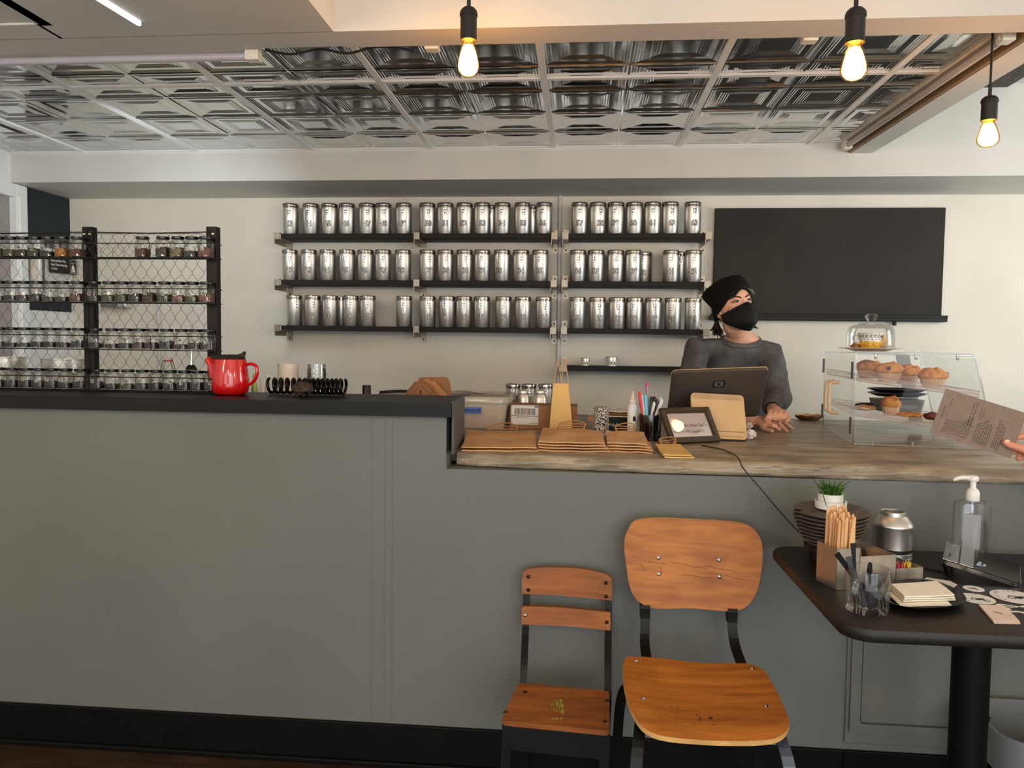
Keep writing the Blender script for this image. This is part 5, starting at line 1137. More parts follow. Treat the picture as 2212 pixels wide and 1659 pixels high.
b = MB(); b.lathe([(0,0.03),(0.05,0.03),(0.05,ztop-0.006),(0,ztop-0.006)], 32); obj('core', b, m_fin, t)
b = MB(); b.lathe([(0,0.0),(0.05,0.0),(0.052,0.01),(0.060,0.02),(0.066,0.03),(0.066,0.038),(0.05,0.042),(0,0.042)], 10)
for j in range(len(b.v)): p = b.v[j]; b.v[j] = p+V((0.008*noise.noise(p*40),0.008*noise.noise(p*40+V((5,0,0))),0)) if p.z > 0.001 else p
for a in (0.4,1.9,3.4,4.9): b.box(0.062*math.cos(a)-0.008,0.062*math.cos(a)+0.008,0.055*math.sin(a)-0.008,0.055*math.sin(a)+0.008,0.02,0.046,0.003)
obj('crankcase_base', b, m_eng, t)
pot = thing('plant_pot', 'white pot with spiky green grass plant standing in the finned cylinder', 'potted plant', pc+V((-0.002,0.0,ztop+0.0008)))
b = MB(); b.lathe([(0,0),(0.036,0),(0.038,0.001),(0.0395,0.020),(0.0375,0.020),(0.036,0.004),(0,0.004)], 40); k = b.mark(); b.lathe([(0.030,0.0),(0.031,0.034),(0.029,0.034),(0.028,0.0)], 40); b.xf(k, Matrix.Translation((0,0.004,0.004))); obj('pot_rim', b, M['whiteplastic'], pot)
q = random.Random(21); b = MB()
for i in range(90):
    a = q.uniform(0,2*math.pi); r0 = q.uniform(0,0.022); ln = q.uniform(0.030,0.062); lean = q.uniform(0.15,0.7)
    x, y = r0*math.cos(a), r0*math.sin(a)+0.004; 
    P_ = [V((x,y,0.02)), V((x+lean*ln*0.4*math.cos(a),y+lean*ln*0.4*math.sin(a),0.02+ln*0.6)), V((x+lean*ln*math.cos(a),y+lean*ln*math.sin(a),0.02+ln*(1.0-0.25*lean)))]
    b.tube(smooth_pts(P_,3), [0.0032,0.0032,0.003,0.0027,0.0022,0.0013,0.0004], 5, flat=0.3)
for (x1,y1,z1,x2,y2,z2,x3,y3,z3) in ((-0.02,0,0.05,-0.06,-0.005,0.055,-0.075,-0.01,0.035),(-0.02,0,0.06,-0.035,0,0.08,-0.04,0,0.088),(0.02,0,0.05,0.045,0,0.07,0.07,0,0.082),(-0.015,-0.02,0.05,-0.03,-0.032,0.045,-0.022,-0.038,0.012),(0.018,-0.02,0.05,0.022,-0.032,0.045,0.022,-0.036,0.01),(0.01,0,0.05,0.024,-0.005,0.065,0.026,-0.006,0.08)):
    b.tube(smooth_pts([(0,0,0.02),(x1,y1,z1),(x2,y2,z2),(x3,y3,z3)],4), [0.003]*6+[0.0028,0.0026,0.0024,0.002,0.0016,0.0012,0.0006], 5, flat=0.3)
g = obj('grass_leaves', b, pm('grass_green', S(96,142,58), 0.45, var=0.4, vscale=60, col2=S(44,84,34)), pot); g['kind'] = 'stuff'
# ---- stepped steel caddy
yaw = 0.0
A = onT(1805,1276); Lc = onT(1775,1230); Rr = onT(1993,1264)
uv = (Rr-A); uv.z = 0; Wc = uv.length; uv.normalize(); yaw = math.atan2(uv.y,uv.x)
pcad = A
m_cad = pm('brushed_caddy_steel', S(204,200,194), 0.34, 1.0, var=0.06, vscale=30, stretch=(1,1,0.05))
t = thing('condiment_caddy', 'stepped brushed steel caddy with tall, middle and low open compartments', 'caddy', pcad, yaw)
hT1 = atY(1812,1187,A.y).z-ZT; hT2 = atY(1870,1203,A.y+0.02).z-ZT; hT3 = atY(1960,1237,A.y+0.02).z-ZT
w1, w2 = Wc*0.26, Wc*0.68; dC = 0.105
def openbox(x0,x1,y0,y1,h,th=0.0014,hback=None):
    b = MB(); hb = hback or h
    b.box(x0,x1,y0,y1,0,th); b.box(x0,x1,y0,y0+th,0,h); b.box(x0,x1,y1-th,y1,0,hb)
    for xx in (x0,x1-th): b.add([(xx,y0,0),(xx+th,y0,0),(xx+th,y1,0),(xx,y1,0),(xx,y0,h),(xx+th,y0,h),(xx+th,y1,hb),(xx,y1,hb)],[(0,3,2,1),(4,5,6,7),(0,1,5,4),(1,2,6,5),(2,3,7,6),(3,0,4,7)])
    return b
obj('tall_compartment', openbox(0,w1,0,dC*0.72,hT1,hback=hT1), m_cad, t, smooth=False)
obj('middle_compartment', openbox(w1+0.0005,w2,0.0,dC*1.35,hT2), m_cad, t, smooth=False)
obj('low_compartment', openbox(w2+0.0005,Wc,0.0,dC*1.25,hT3), m_cad, t, smooth=False)
cM = Matrix.Translation(pcad) @ Matrix.Rotation(yaw,4,'Z')
m_stick = wood('birch_stirrer', S(214,160,108), S(240,196,146), 2, 4, 0.6, 0.0, 12)
b = MB(); k = b.mark(); b.prism([(-0.0036,0),(0.0036,0),(0.0036,0.148),(0.0026,0.153),(0,0.1545),(-0.0026,0.153),(-0.0036,0.148)], -0.0008, 0.0008, lambda u,v,w: (u,w,v))
me_st = b.mesh('stirrer', m_stick, smooth=False); q = random.Random(5)
for i in range(42):
    ix, iy = i % 6, i//6
    o = bpy.data.objects.new('stirrer', me_st); C.objects.link(o)
    x = 0.004+(w1-0.008)*(ix+0.5)/6; y = 0.008+(dC*0.72-0.016)*(iy+0.5)/7
    base = cM @ V((x,y,0.003+0.0004*i)); o.location = base
    o.scale = (1,1,1.0+0.06*iy/6)
    o.rotation_euler = Euler((q.uniform(-0.03,0.03)-0.03, q.uniform(0.0,0.10), yaw+q.uniform(-0.5,0.5)))
    tag(o, 'flat wooden stirrer stick standing in the tall steel caddy compartment', 'stirrer', 'wooden stirrers in the caddy')
for i in range(8):
    col, lab = ((S(206,52,84),'pink') if i < 5 else (S(238,206,60),'yellow'))
    b = MB(); b.prism([(-0.014,0),(0.014,0),(0.014,0.046),(-0.014,0.046)], -0.0009, 0.0009, lambda u,v,w: (u*(1-0.0*v),w,v)); b.prism([(-0.012,0.006),(0.012,0.006),(0.012,0.040),(-0.012,0.040)], -0.0016, 0.0016, lambda u,v,w: (u,w,v))
    o = single('sweetener_packet', b, pm('%s_packet' % lab, col, 0.5, var=0.12, vscale=60), '%s paper sweetener packet standing in the low caddy compartment' % lab, 'packet', cM @ V((w2+0.016+0.0056*i, 0.016+0.0065*(i % 3), 0.0025)), group='%s sweetener packets' % lab, smooth=False)
    o.rotation_euler = (q.uniform(-0.1,0.1), 0, yaw+0.75+q.uniform(-0.06,0.06))
b = MB(); b.prism([(-0.03,0),(0.03,0),(0.03,0.06),(-0.03,0.06)], -0.002, 0.002, lambda u,v,w: (u,w,v)); o = single('sugar_packet', b, M['kraft'], 'brown paper sugar packet leaning in the middle caddy compartment', 'packet', cM @ V((w2-0.04,0.10,0.003)), smooth=False); o.rotation_euler = (-0.25,0.0,yaw)
# ---- open tea tin
p = V((0.826,2.085,ZT+0.0006)); r = sz(38,p); hh = atY(1926,1104,p.y).z-ZT
t = thing('open_tea_tin', 'open round steel tea tin with shoulder and small embossed badge', 'tin', p)
m_ts = M['steel']
b = MB(); b.mi = 0; b.lathe([(0,0),(r*0.95,0),(r,0.002),(r,0.008),(r*0.97,0.009),(r*0.97,0.012),(r,0.013),(r,0.020),(r*0.98,0.021)], 44); obj('base_ring', b, m_ts, t)
b = MB(); b.lathe([(r*0.97,0.0211),(r*0.985,0.0215),(r*0.985,0.030),(r*0.97,0.0305)], 44); obj('dark_band', b, M['rubber'], t)
b = MB(); b.lathe([(r*0.97,0.0308),(r,0.0315),(r,hh-0.041),(r*1.02,hh-0.039),(r*1.03,hh-0.036),(r*1.0,hh-0.033),(r*0.93,hh-0.027),(r*0.74,hh-0.014),(r*0.64,hh-0.011),(r*0.64,hh-0.001),(r*0.62,hh),(r*0.60,hh-0.001),(r*0.60,hh-0.02),(r*0.7,hh-0.03),(r*0.95,hh-0.045),(r*0.95,0.04),(0,0.04)], 44); obj('tin_body', b, m_ts, t)
b = MB(); wp = lambda off: (lambda v_: ((r+off)*math.sin(0.95+v_.x/r), -(r+off)*math.cos(0.95+v_.x/r), hh*0.62+v_.y))
b.mi = 0; f_ = wp(0.0012); b.grid(lambda u,v: f_(V(((u-0.5)*0.030,(v-0.5)*0.012,0))), 10, 2); b.mi = 1; b.text('ore', 0.012, warp=wp(0.0018)); obj('badge', b, [M['chrome'], pm('badge_lettering', S(120,116,110), 0.4, 0.8)], t)  # chrome plate with darker grey lettering
# ---- hand sanitiser pump bottle
p = V((1.033,2.10,ZT+0.0006)); yb_ = p.y
X0 = atY(2062,1140,yb_).x-p.x; X1 = atY(2134,1140,yb_).x-p.x; zs = atY(2090,1082,yb_).z-ZT; zc0 = atY(2098,1082,yb_).z-ZT; zc1 = atY(2098,1057,yb_).z-ZT; zp0 = atY(2098,1040,yb_).z-ZT; zp1 = atY(2098,1028,yb_).z-ZT
t = thing('sanitizer_bottle', 'clear square hand sanitizer bottle with white pump on the table', 'bottle', p)
w = X1-X0; cx = (X0+X1)/2
m_pet = thin_glass('clear_pet', (0.98,0.985,0.99,1), 0.05, 0.02, 0.6)
b = MB(); 
b.loft([[V((cx+x,y,z)) for x,y in rrect(w*s_,w*0.62*s_,0.012*s_,5)] for z,s_ in ((0,0.92),(0.003,1.0),(zs-0.012,0.97),(zs-0.004,0.90),(zs,0.70),(zs+0.002,0.36))], cap=False); b.add([V((cx+x,y,0)) for x,y in rrect(w*0.92,w*0.57,0.011,5)],[tuple(range(24))]); obj('bottle_body', b, m_pet, t)
b = MB(); b.box(X0+w*0.10,X0+w*0.62,-w*0.31-0.0015,-w*0.31-0.0008,zs*0.22,zs*0.80); obj('back_label', b, thin_glass('frosted_label', (0.95,0.95,0.96,1), 0.02, 0.2, 0.1, 0.45, S(216,218,222)), t, smooth=False)
b = MB(); b.tube([(cx,0,0.006),(cx,0,zs)], 0.004, 10); obj('dip_tube', b, thin_glass('tube_clear', (0.9,0.94,1,1), 0.25, 0.1, 0.6, 0.25, S(220,228,238)), t)
b = MB(); b.lathe([(0,zs+0.001),(0.016,zs+0.001),(0.0165,zs+0.003),(0.0165,zc1-0.012),(0.014,zc1-0.003),(0.010,zc1+0.002),(0.0075,zc1+0.003),(0.0072,zp0),(0,zp0)], 28, o=(cx,0,0)); pc_ = obj('pump_collar', b, M['whiteplastic'], t)
b = MB(); k = b.mark(); b.lathe([(0,zp0+0.0005),(0.011,zp0+0.0005),(0.0125,zp0+0.003),(0.0125,zp1-0.004),(0.010,zp1),(0,zp1)], 24, o=(cx,0,0)); b.tube(smooth_pts([(cx-0.008,0,zp1-0.006),(cx-0.03,0,zp1-0.006),(cx-0.045,-0.001,zp1-0.010),(cx-0.050,-0.001,zp1-0.014)],5), [0.006]*5+[0.0055]*5+[0.005,0.0045,0.004,0.0035,0.003,0.0028][:6], 10); obj('pump_head', b, M['whiteplastic'], pc_)
# ---- tablet on a wedge stand
def tri(px,py,y): return atY(px,py,y)
Qa = V((0.862,1.985,ZT+0.062)); 
A0 = atY(2036,1208,1.93); A1 = atY(2057,1178,2.03); A2 = atY(2207,1262,1.86)   # near-left, far-left, near-right
e1 = (A2-A0); lt = e1.length; e1.normalize(); e2 = (A1-A0); e2 -= e1*e2.dot(e1); wt_ = 0.13; e2.normalize(); e3 = e1.cross(e2)
m_tab = pm('glossy_black_tablet', S(14,14,15), 0.16, var=0.04, spec=0.35); m_tabm = pm('grey_tablet_metal', S(176,176,178), 0.22, 1.0, var=0.05)
t = thing('card_tablet', 'black tablet lying tilted on a grey stand, partly behind the pump bottle', 'tablet', (0,0,0)); t.matrix_world = Matrix(((e1.x,e2.x,e3.x,A0.x),(e1.y,e2.y,e3.y,A0.y),(e1.z,e2.z,e3.z,A0.z),(0,0,0,1)))
b = MB(); b.loft([[V((lt/2+x,wt_/2+y,z)) for x,y in rrect(lt,wt_,0.012,4)] for z in (-0.011,-0.001)]); obj('tablet_shell', b, m_tabm, t)
b = MB(); b.loft([[V((lt/2+x,wt_/2+y,z)) for x,y in rrect(lt-0.003,wt_-0.003,0.011,4)] for z in (-0.0008,0.0003)]); sc_ = obj('screen', b, m_tab, t, smooth=False)
b = MB(); k = b.mark(); b.text('Pillion', 0.0125); b.xf(k, Matrix.Translation((lt*0.47,wt_*0.36,0.0006)) @ Matrix.Rotation(math.pi/2-0.08,4,'Z')); k = b.mark(); b.text('Tea', 0.0125); b.xf(k, Matrix.Translation((lt*0.53,wt_*0.34,0.0006)) @ Matrix.Rotation(math.pi/2-0.08,4,'Z')); obj('screen_text', b, emit('screen_white', (0.8,0.92,1,1), 0.9), sc_, smooth=False)
b = MB(); b.box(0.0,lt*0.20,0.0,wt_,0.0006,0.0024,0.001); b.box(lt*0.215,lt*0.40,0.0,wt_,0.0006,0.0026,0.001); obj('steel_cover_band', b, m_tabm, t, smooth=False)
b = MB(); b.box(lt*0.07,lt*0.09,wt_*0.22,wt_*0.38,0.0025,0.0028); obj('sensor_slot', b, M['ink'], t, smooth=False)
b = MB(); b.ball((lt*0.90,-0.0004,-0.006),(0.003,0.0015,0.003),10,6); obj('audio_port', b, M['ink'], t)
inv = t.matrix_world.inverted()
f0 = A0+e1*0.012+e2*0.02; b = MB(); b.tube([f0-e3*0.012, V((f0.x+0.002,f0.y,ZT+0.0026))], [0.012,0.008], 10); b.xf(0, inv); obj('stand_foot', b, M['blackplastic'], t)
f0 = A0+e1*0.012+e2*(wt_-0.02); b = MB(); b.tube([f0-e3*0.012, V((f0.x+0.002,f0.y,ZT+0.0026))], [0.012,0.008], 10); b.xf(0, inv); obj('stand_foot', b, M['blackplastic'], t)
b = MB(); b.tube(smooth_pts([onT(1990,1227)+V((0,0,0.002)),onT(2012,1232)+V((0,0,0.002)),onT(2038,1237)+V((0,0,0.002))],5), 0.0022, 7); single('charging_cable', b, M['rubber'], 'thin black cable lying between the caddy and the tablet stand', 'cable')
# ---- glass mug with black cutlery
pm_ = onT(1871.5,1318); r = sz(45.5,pm_); hm = atY(1871,1226,pm_.y).z-ZT
t = thing('glass_mug', 'clear glass mug with handle holding black plastic cutlery', 'mug', pm_)
b = MB(); b.lathe([(0,0),(r*0.90,0),(r*0.93,0.002),(r*0.96,0.014),(r,hm*0.5),(r,hm-0.001),(r*0.985,hm),(r*0.965,hm-0.001),(r*0.955,hm*0.5),(r*0.91,0.016),(r*0.85,0.011),(0,0.011)], 44); m_mug = thin_glass('mug_glass', (0.995,0.995,0.99,1), 0.03, 0.02, 0.32); obj('mug_body', b, m_mug, t)
b = MB(); hp = V((-0.62,-0.78,0)); b.tube(smooth_pts([hp*r*0.97+V((0,0,hm*0.80)),hp*(r+0.018)+V((0,0,hm*0.80)),hp*(r+0.027)+V((0,0,hm*0.58)),hp*(r+0.022)+V((0,0,hm*0.32)),hp*r*0.95+V((0,0,hm*0.16))],6), 0.0065, 10); obj('handle', b, m_mug, t)
def cutlery(kind, label, top, bot, w0):
    top, bot = V(top), V(bot); d = (top-bot); ln = d.length; b = MB()
    if kind == 'plastic_knife': pts_ = [(-0.008,0),(0.003,0),(0.007,0.01),(0.007,ln*0.5),(0.005,ln*0.55),(0.006,ln),(-0.006,ln),(-0.005,ln*0.55),(-0.008,ln*0.45)]
    elif kind == 'plastic_spoon': pts_ = [(0.011*math.sin(a),0.016-0.016*math.cos(a)) for a in [math.pi*k/8 for k in range(0,8)]]+[(0.003,0.036),(0.003,ln*0.6),(0.0055,ln*0.8),(0.004,ln-0.004),(0,ln),(-0.004,ln-0.004),(-0.0055,ln*0.8),(-0.003,ln*0.6),(-0.003,0.036)]+[(0.011*math.sin(a),0.016-0.016*math.cos(a)) for a in [-math.pi+math.pi*k/8 for k in range(1,8)]]
    else: pts_ = [(-0.010,0),(-0.007,0),(-0.006,0.022),(-0.004,0.022),(-0.0035,0),(-0.0005,0),(0,0.022),(0.002,0.022),(0.0035,0),(0.0065,0),(0.010,0.03),(0.003,0.045),(0.0028,ln*0.6),(0.0055,ln),(-0.0055,ln),(-0.0028,ln*0.6),(-0.003,0.045),(-0.011,0.03)]
    b.prism(pts_, -0.0012, 0.0012, lambda u,v,w: (u,w+0.004*math.sin(6*v/ln),v))
    o = single(kind, b, M['blackplastic'], label, 'cutlery', bot, group='black plastic cutlery', smooth=False)
    z = d.normalized(); y = V((0,-1,0)); y = (y-z*y.dot(z)).normalized(); x = -z.cross(y); x = y.cross(z); o.matrix_world = Matrix(((x.x,y.x,z.x,bot.x),(x.y,y.y,z.y,bot.y),(x.z,y.z,z.z,bot.z),(0,0,0,1)))
my = pm_.y
def mp_(px,py,dy): return atY(px,py,my+dy)
cutlery('plastic_knife','black plastic fork handle edge-on, leaning far left out of the mug',mp_(1808,1196,-0.01),mp_(1893,1312,0.014),0)
cutlery('plastic_knife','black plastic knife with broad blade leaning left in the mug',mp_(1832,1203,-0.004),mp_(1866,1312,-0.012),0)
cutlery('plastic_fork','black plastic fork standing at the back of the mug by the steel caddy',mp_(1843,1174,0.012),mp_(1852,1310,0.018),0)
cutlery('plastic_spoon','black plastic spoon upright with rounded handle end in the mug',mp_(1880,1214,0.004),mp_(1880,1316,0.006),0)
cutlery('plastic_fork','black plastic fork with tines down at the right inside the mug',mp_(1886,1240,-0.012),mp_(1903,1314,-0.006),0)
# ---- black plate with napkins
pp = onT(1994,1300); 
t = thing('napkin_plate', 'glossy black leaf-shaped plate under a stack of napkins', 'plate', pp)
pl = [onT(1900,1290),onT(1912,1272),onT(1945,1266),onT(2010,1268),onT(2050,1281),onT(2078,1297),onT(2087,1312),onT(2075,1322),onT(2030,1329),onT(1975,1330),onT(1930,1322),onT(1905,1306)]
ol = [p_-pp for p_ in pl]; ol = smooth_pts(ol+[ol[0]],4)[:-1]
b = MB(); b.loft([[V((p_.x*s_,p_.y*s_,z)) for p_ in ol] for s_,z in ((0.70,0.0),(0.80,0.002),(0.97,0.013),(1.0,0.0165),(0.985,0.0165),(0.80,0.006),(0.70,0.004))]); obj('plate_body', b, pm('gloss_black_glaze', S(12,12,13), 0.10, var=0.03), t)
for i,(s_,lab) in enumerate(((1.0,'lowest folded napkin of the pile on the black plate'),(0.97,'second folded napkin of the pile on the black plate'),(0.95,'third folded napkin of the pile on the black plate'),(0.93,'top cream folded napkin of the pile on the black plate'))):
    cn = [onT(1919,1284),onT(2024,1276),onT(2066,1310),onT(1950,1315)] if i else [onT(1915,1290),onT(2020,1284),onT(2055,1318),onT(1945,1320)]
    c_ = sum(cn,V((0,0,0)))/4
    b = MB(); f_ = lambda u,v: ((cn[3]-c_)*(1-u)+(cn[2]-c_)*u)*(1-v)*s_+((cn[0]-c_)*(1-u)+(cn[1]-c_)*u)*v*s_+V((0,0,0.0008*math.sin(3*u+i)+0.0006*math.sin(4*v)))
    b.grid(f_, 8, 6, thick=(0,0,0.0028)); single('napkin', b, M['cream'], lab, 'napkin', (c_.x,c_.y,ZT+0.0085+0.0048*i), group='napkins on the black plate')
# ---- cards and stickers
def card(name, label, pxs, z, th, mat, art=None, group=None):
    pts_ = [onT(a,b_) for a,b_ in pxs]; c_ = sum(pts_,V((0,0,0)))/len(pts_)
    b = MB(); b.mi = 0; b.prism([((p_-c_).x,(p_-c_).y) for p_ in pts_], 0, th)
    if art: b.mi = 1; art(b, th+0.0002)
    return single(name, b, [mat, M['ink'], pm('grey_print_ink', S(150,136,128), 0.7)], label, name.split('_')[-1], (c_.x,c_.y,ZT+z), group=group, smooth=False)
def lines(b, z, o_, e1_, e2_, n, w, hgt):
    for j in range(n):
        p_ = V(o_[:2])+V(e2_[:2])*j; b.prism([(p_.x,p_.y),(p_.x+e1_[0]*w,p_.y+e1_[1]*w),(p_.x+e1_[0]*w+e2_[0]*hgt,p_.y+e1_[1]*w+e2_[1]*hgt),(p_.x+e2_[0]*hgt,p_.y+e2_[1]*hgt)], z, z+0.0001)
def art_card(b, z):
    b.mi = 2; q = random.Random(3)
    for j in range(11): lines(b, z, (-0.030+0.0052*j,-0.010+0.0016*j*-1+0.004,0), (0.25,0.97), (1,-0.25), 1, 0.004+0.010*q.random(), 0.0012)
card('printed_card','white printed card partly under the black plate, behind the napkins',((1993,1254),(2002,1248),(2053,1256),(2068,1264),(2049,1277),(1993,1264)),0.0006,0.0006,M['paper'],art_card)
def bike(b, z, s_, cx=0, cy=0, rot=0.0):
    """little motorcycle drawing"""
    k = b.mark()
    for x_ in (-1.0,1.0):
        ro_ = [V((x_*0.62+0.36*math.cos(a),-0.28+0.36*math.sin(a),0)) for a in [2*math.pi*i/18 for i in range(18)]]; ri_ = [V((x_*0.62+0.25*math.cos(a),-0.28+0.25*math.sin(a),0)) for a in [2*math.pi*i/18 for i in range(18)]]
        b.loft([ro_,ri_], cap=False)
    b.prism([(-0.5,-0.25),(-0.3,0.15),(0.35,0.22),(0.62,-0.28),(0.55,-0.30),(0.25,0.0),(0.1,-0.38),(-0.25,-0.38)], 0, 0.0001)
    b.prism([(-0.85,0.18),(-0.25,0.22),(-0.2,0.30),(-0.9,0.30)], 0, 0.0001); b.prism([(-0.18,0.20),(0.28,0.24),(0.22,0.42),(-0.1,0.40)], 0, 0.0001); b.prism([(0.30,0.24),(0.45,0.55),(0.25,0.62),(0.24,0.57),(0.36,0.52),(0.24,0.26)], 0, 0.0001)
    b.xf(k, Matrix.Translation((cx,cy,z)) @ Matrix.Rotation(rot,4,'Z') @ Matrix.Diagonal((s_,s_,1,1)))
def arc_text(b, t_, r_, z, a0, size, rot=0.0):
    n_ = len(t_); st_ = 0.105*size/0.006*0.022/r_*2.2
    for i,ch in enumerate(t_):
        if ch == ' ': continue
        a = a0-(i-(n_-1)/2)*st_; k = b.mark(); b.text(ch, size, res=1); b.xf(k, Matrix.Translation((r_*math.cos(a),r_*math.sin(a),z)) @ Matrix.Rotation(a-math.pi/2,4,'Z'))
def round_sticker(label, px, py, pxw, pxh, rot, txt):
    c_ = onT(px,py); r_ = sz(pxw/2,c_)*1.0
    b = MB(); b.mi = 0; b.lathe([(0,0),(r_,0),(r_,0.0008),(0,0.0008)], 48); b.mi = 1
    bike(b, 0.0011, r_*0.52, r_*0.15 if txt else 0, -r_*0.15 if txt else 0, rot)
    if txt: arc_text(b, 'PILLION TEA', r_*0.78, 0.0011, math.pi*0.78, r_*0.24)
    single('round_sticker', b, [M['whiteplastic'], M['ink']], label, 'sticker', (c_.x,c_.y,ZT+0.0006), group='round motorcycle stickers', smooth=False)
round_sticker('smallest round white sticker with a motorcycle, nearest the tablet',2103,1272.5,40,18,-0.5,False)
round_sticker('middle sized round white sticker with motorcycle and lettering on the table',2109,1294,70,22,-0.4,True)
round_sticker('largest round white sticker with motorcycle, cut by the frame edge',2192,1290,90,27,-0.4,True)
c_ = onT(2205,1318); b = MB(); k = b.mark(); b.mi = 0
outl = smooth_pts([V((x,y,0)) for x,y in ((-1.15,-0.2),(-1.05,-0.62),(-0.5,-0.72),(-0.1,-0.5),(0.3,-0.72),(0.95,-0.65),(1.12,-0.2),(0.75,0.15),(0.6,0.7),(0.15,0.78),(-0.1,0.52),(-0.95,0.42),(-1.15,-0.2))],4)[:-1]
b.prism([(p_.x,p_.y) for p_ in outl], 0, 0.0008); b.xf(k, Matrix.Rotation(-0.45,4,'Z') @ Matrix.Diagonal((0.042,0.042,1,1))); b.mi = 1; bike(b, 0.0011, 0.040, 0, 0, -0.45)
single('motorcycle_sticker', b, [M['whiteplastic'], M['ink']], 'die-cut white motorcycle sticker at the frame edge', 'sticker', (c_.x,c_.y,ZT+0.0006), smooth=False)
for i in range(4):
    dx = [0,1.0,2.2,3.0][i]
    def art_b(b, z, i=i):
        if i < 3: return
        b.mi = 2; lines(b, z, (-0.012,0.010,0), (0.95,-0.55), (-0.45,-0.75), 1, 0.0, 0.0)
        k = b.mark()
        for j,w_ in enumerate((0.016,0.020,0.012,0.019)): b.box(-w_/2,w_/2,-0.0007-0.0026*j,0.0003-0.0026*j,z,z+0.0001)
        for j in range(5): b.box(0.020,0.0225,0.012-0.006*j,0.0140-0.006*j,z,z+0.0001)
        b.xf(k, Matrix.Rotation(-0.75,4,'Z'))
    card('business_card',['bottom card of the pink business card pile','second card of the pink business card pile, above the bottom one','third card of the pink business card pile, under the top','top pink business card of the pile at the table front'][i],
         [(2115-dx*0.4,1311-dx*0.2),(2170-dx*0.3,1313-dx*0.2),(2205-dx,1349-dx),(2148-dx,1348-dx)],0.0006+0.0012*i,0.0008,M['pinkpaper'],art_b,'pink business cards')
# ================================================================ WASTE BIN behind the table
p = V((1.222,2.088,0)); t = thing('waste_bin', 'black waste bin with folded-over clear liner behind the table column', 'bin', p)
hb_ = 0.31; b = MB(); R0 = lambda w_,d_: rrect(w_,d_,0.07,8)
b.loft([[V((x,y,z)) for x,y in R0(w_,d_)] for w_,d_,z in ((0.22,0.19,0.002),(0.29,0.26,hb_),(0.284,0.254,hb_),(0.214,0.184,0.008))]); obj('bin_body', b, M['blackplastic'], t)
b = MB(); rg = []
for z,s_,am in ((hb_-0.085,1.035,0.008),(hb_-0.05,1.04,0.006),(hb_-0.02,1.035,0.003),(hb_+0.003,1.02,0.001),(hb_+0.003,0.97,0.001),(hb_-0.05,0.93,0.006),(hb_-0.17,0.80,0.012)):
    per = []
    for i,(x,y) in enumerate(R0(0.29,0.26)):
        a_ = math.atan2(y,x); o_ = am*noise.noise(V((7*math.cos(a_),7*math.sin(a_),z*9)))
        zz = z+(0.03*noise.noise(V((2*math.cos(a_),2*math.sin(a_),4))) if z < hb_-0.08 and s_ > 1 else 0)
        per.append(V((x*s_+abs(o_)*math.cos(a_), y*s_+abs(o_)*math.sin(a_), zz)))
    rg.append(per)
b.loft(rg, cap=False); obj('bin_liner', b, thin_glass('clear_liner_film', (0.93,0.95,0.97,1), 0.06, 0.15, 0.35, 0.5, S(206,214,220)), t)
# ================================================================ CHAIRS
m_w1 = wood('honey_plywood', S(146,82,28), S(196,122,50), 0, 5.0, 0.5, 0.06, 9); m_w2 = wood('worn_brown_plywood', S(112,62,28), S(164,98,46), 0, 5.0, 0.55, 0.05, 9)
m_edge = pm('pale_ply_edge', S(206,160,98), 0.6, var=0.1); m_cf = pm('black_chair_frame', S(14,13,13), 0.45, 0.0, var=0.1, spec=0.25); m_cf2 = pm('grey_chair_leg', S(74,80,92), 0.35, 0.4, var=0.1)
m_scuff = pm('dark_scratch', S(92,52,22), 0.6, var=0.1); m_hole = pm('burn_mark', S(34,20,12), 0.7)
def sheet(poly, th, fn, n=10):
    """curved ply sheet: outline filled by shrinking rings towards its centre, mapped by fn(x, y, w)"""
    cx = sum(p[0] for p in poly)/len(poly); cy = sum(p[1] for p in poly)/len(poly); b = MB(); m = len(poly)
    vs = []; fs = []
    for side in (0,1):
        b0 = len(vs)
        for k in range(n):
            s_ = 1-k/n
            for x,y in poly: vs.append(V(fn(cx+(x-cx)*s_, cy+(y-cy)*s_, th*side)))
        vs.append(V(fn(cx,cy,th*side)))
        for k in range(n-1):
            for i in range(m):
                j = (i+1) % m; fs.append((b0+k*m+i,b0+k*m+j,b0+(k+1)*m+j,b0+(k+1)*m+i))
        for i in range(m): fs.append((b0+(n-1)*m+i,b0+(n-1)*m+(i+1) % m,b0+n*m))
    N1 = n*m+1
    b.add(vs, fs); b.mi = 1
    b.add([vs[i] for i in range(m)]+[vs[N1+i] for i in range(m)], [(i,(i+1) % m,m+(i+1) % m,m+i) for i in range(m)]); b.mi = 0
    return b
def bar(b, pts, w, th):
    """flat steel bar along pts; w across X, th thickness"""
    b.tube(pts, 1.0, 4) if False else None
    P_ = [V(p) for p in pts]; rg = []
    for i,p in enumerate(P_):
        t_ = (P_[min(i+1,len(P_)-1)]-P_[max(i-1,0)]).normalized(); x = V((1,0,0)); nrm = t_.cross(x).normalized()
        rg.append([p-x*w/2-nrm*th/2,p+x*w/2-nrm*th/2,p+x*w/2+nrm*th/2,p-x*w/2+nrm*th/2])
    b.loft(rg)
def bolt(p, n, r, mat, parent):
    b = MB(); b.lathe([(0,r*0.6),(r*0.6,r*0.45),(r,0.0),(r,-0.0005),(0,-0.0005)], 14); n = V(n).normalized(); b.xf(0, Matrix.Translation(V(p)) @ n.to_track_quat('Z','Y').to_matrix().to_4x4()); return obj('bolt', b, mat, parent)
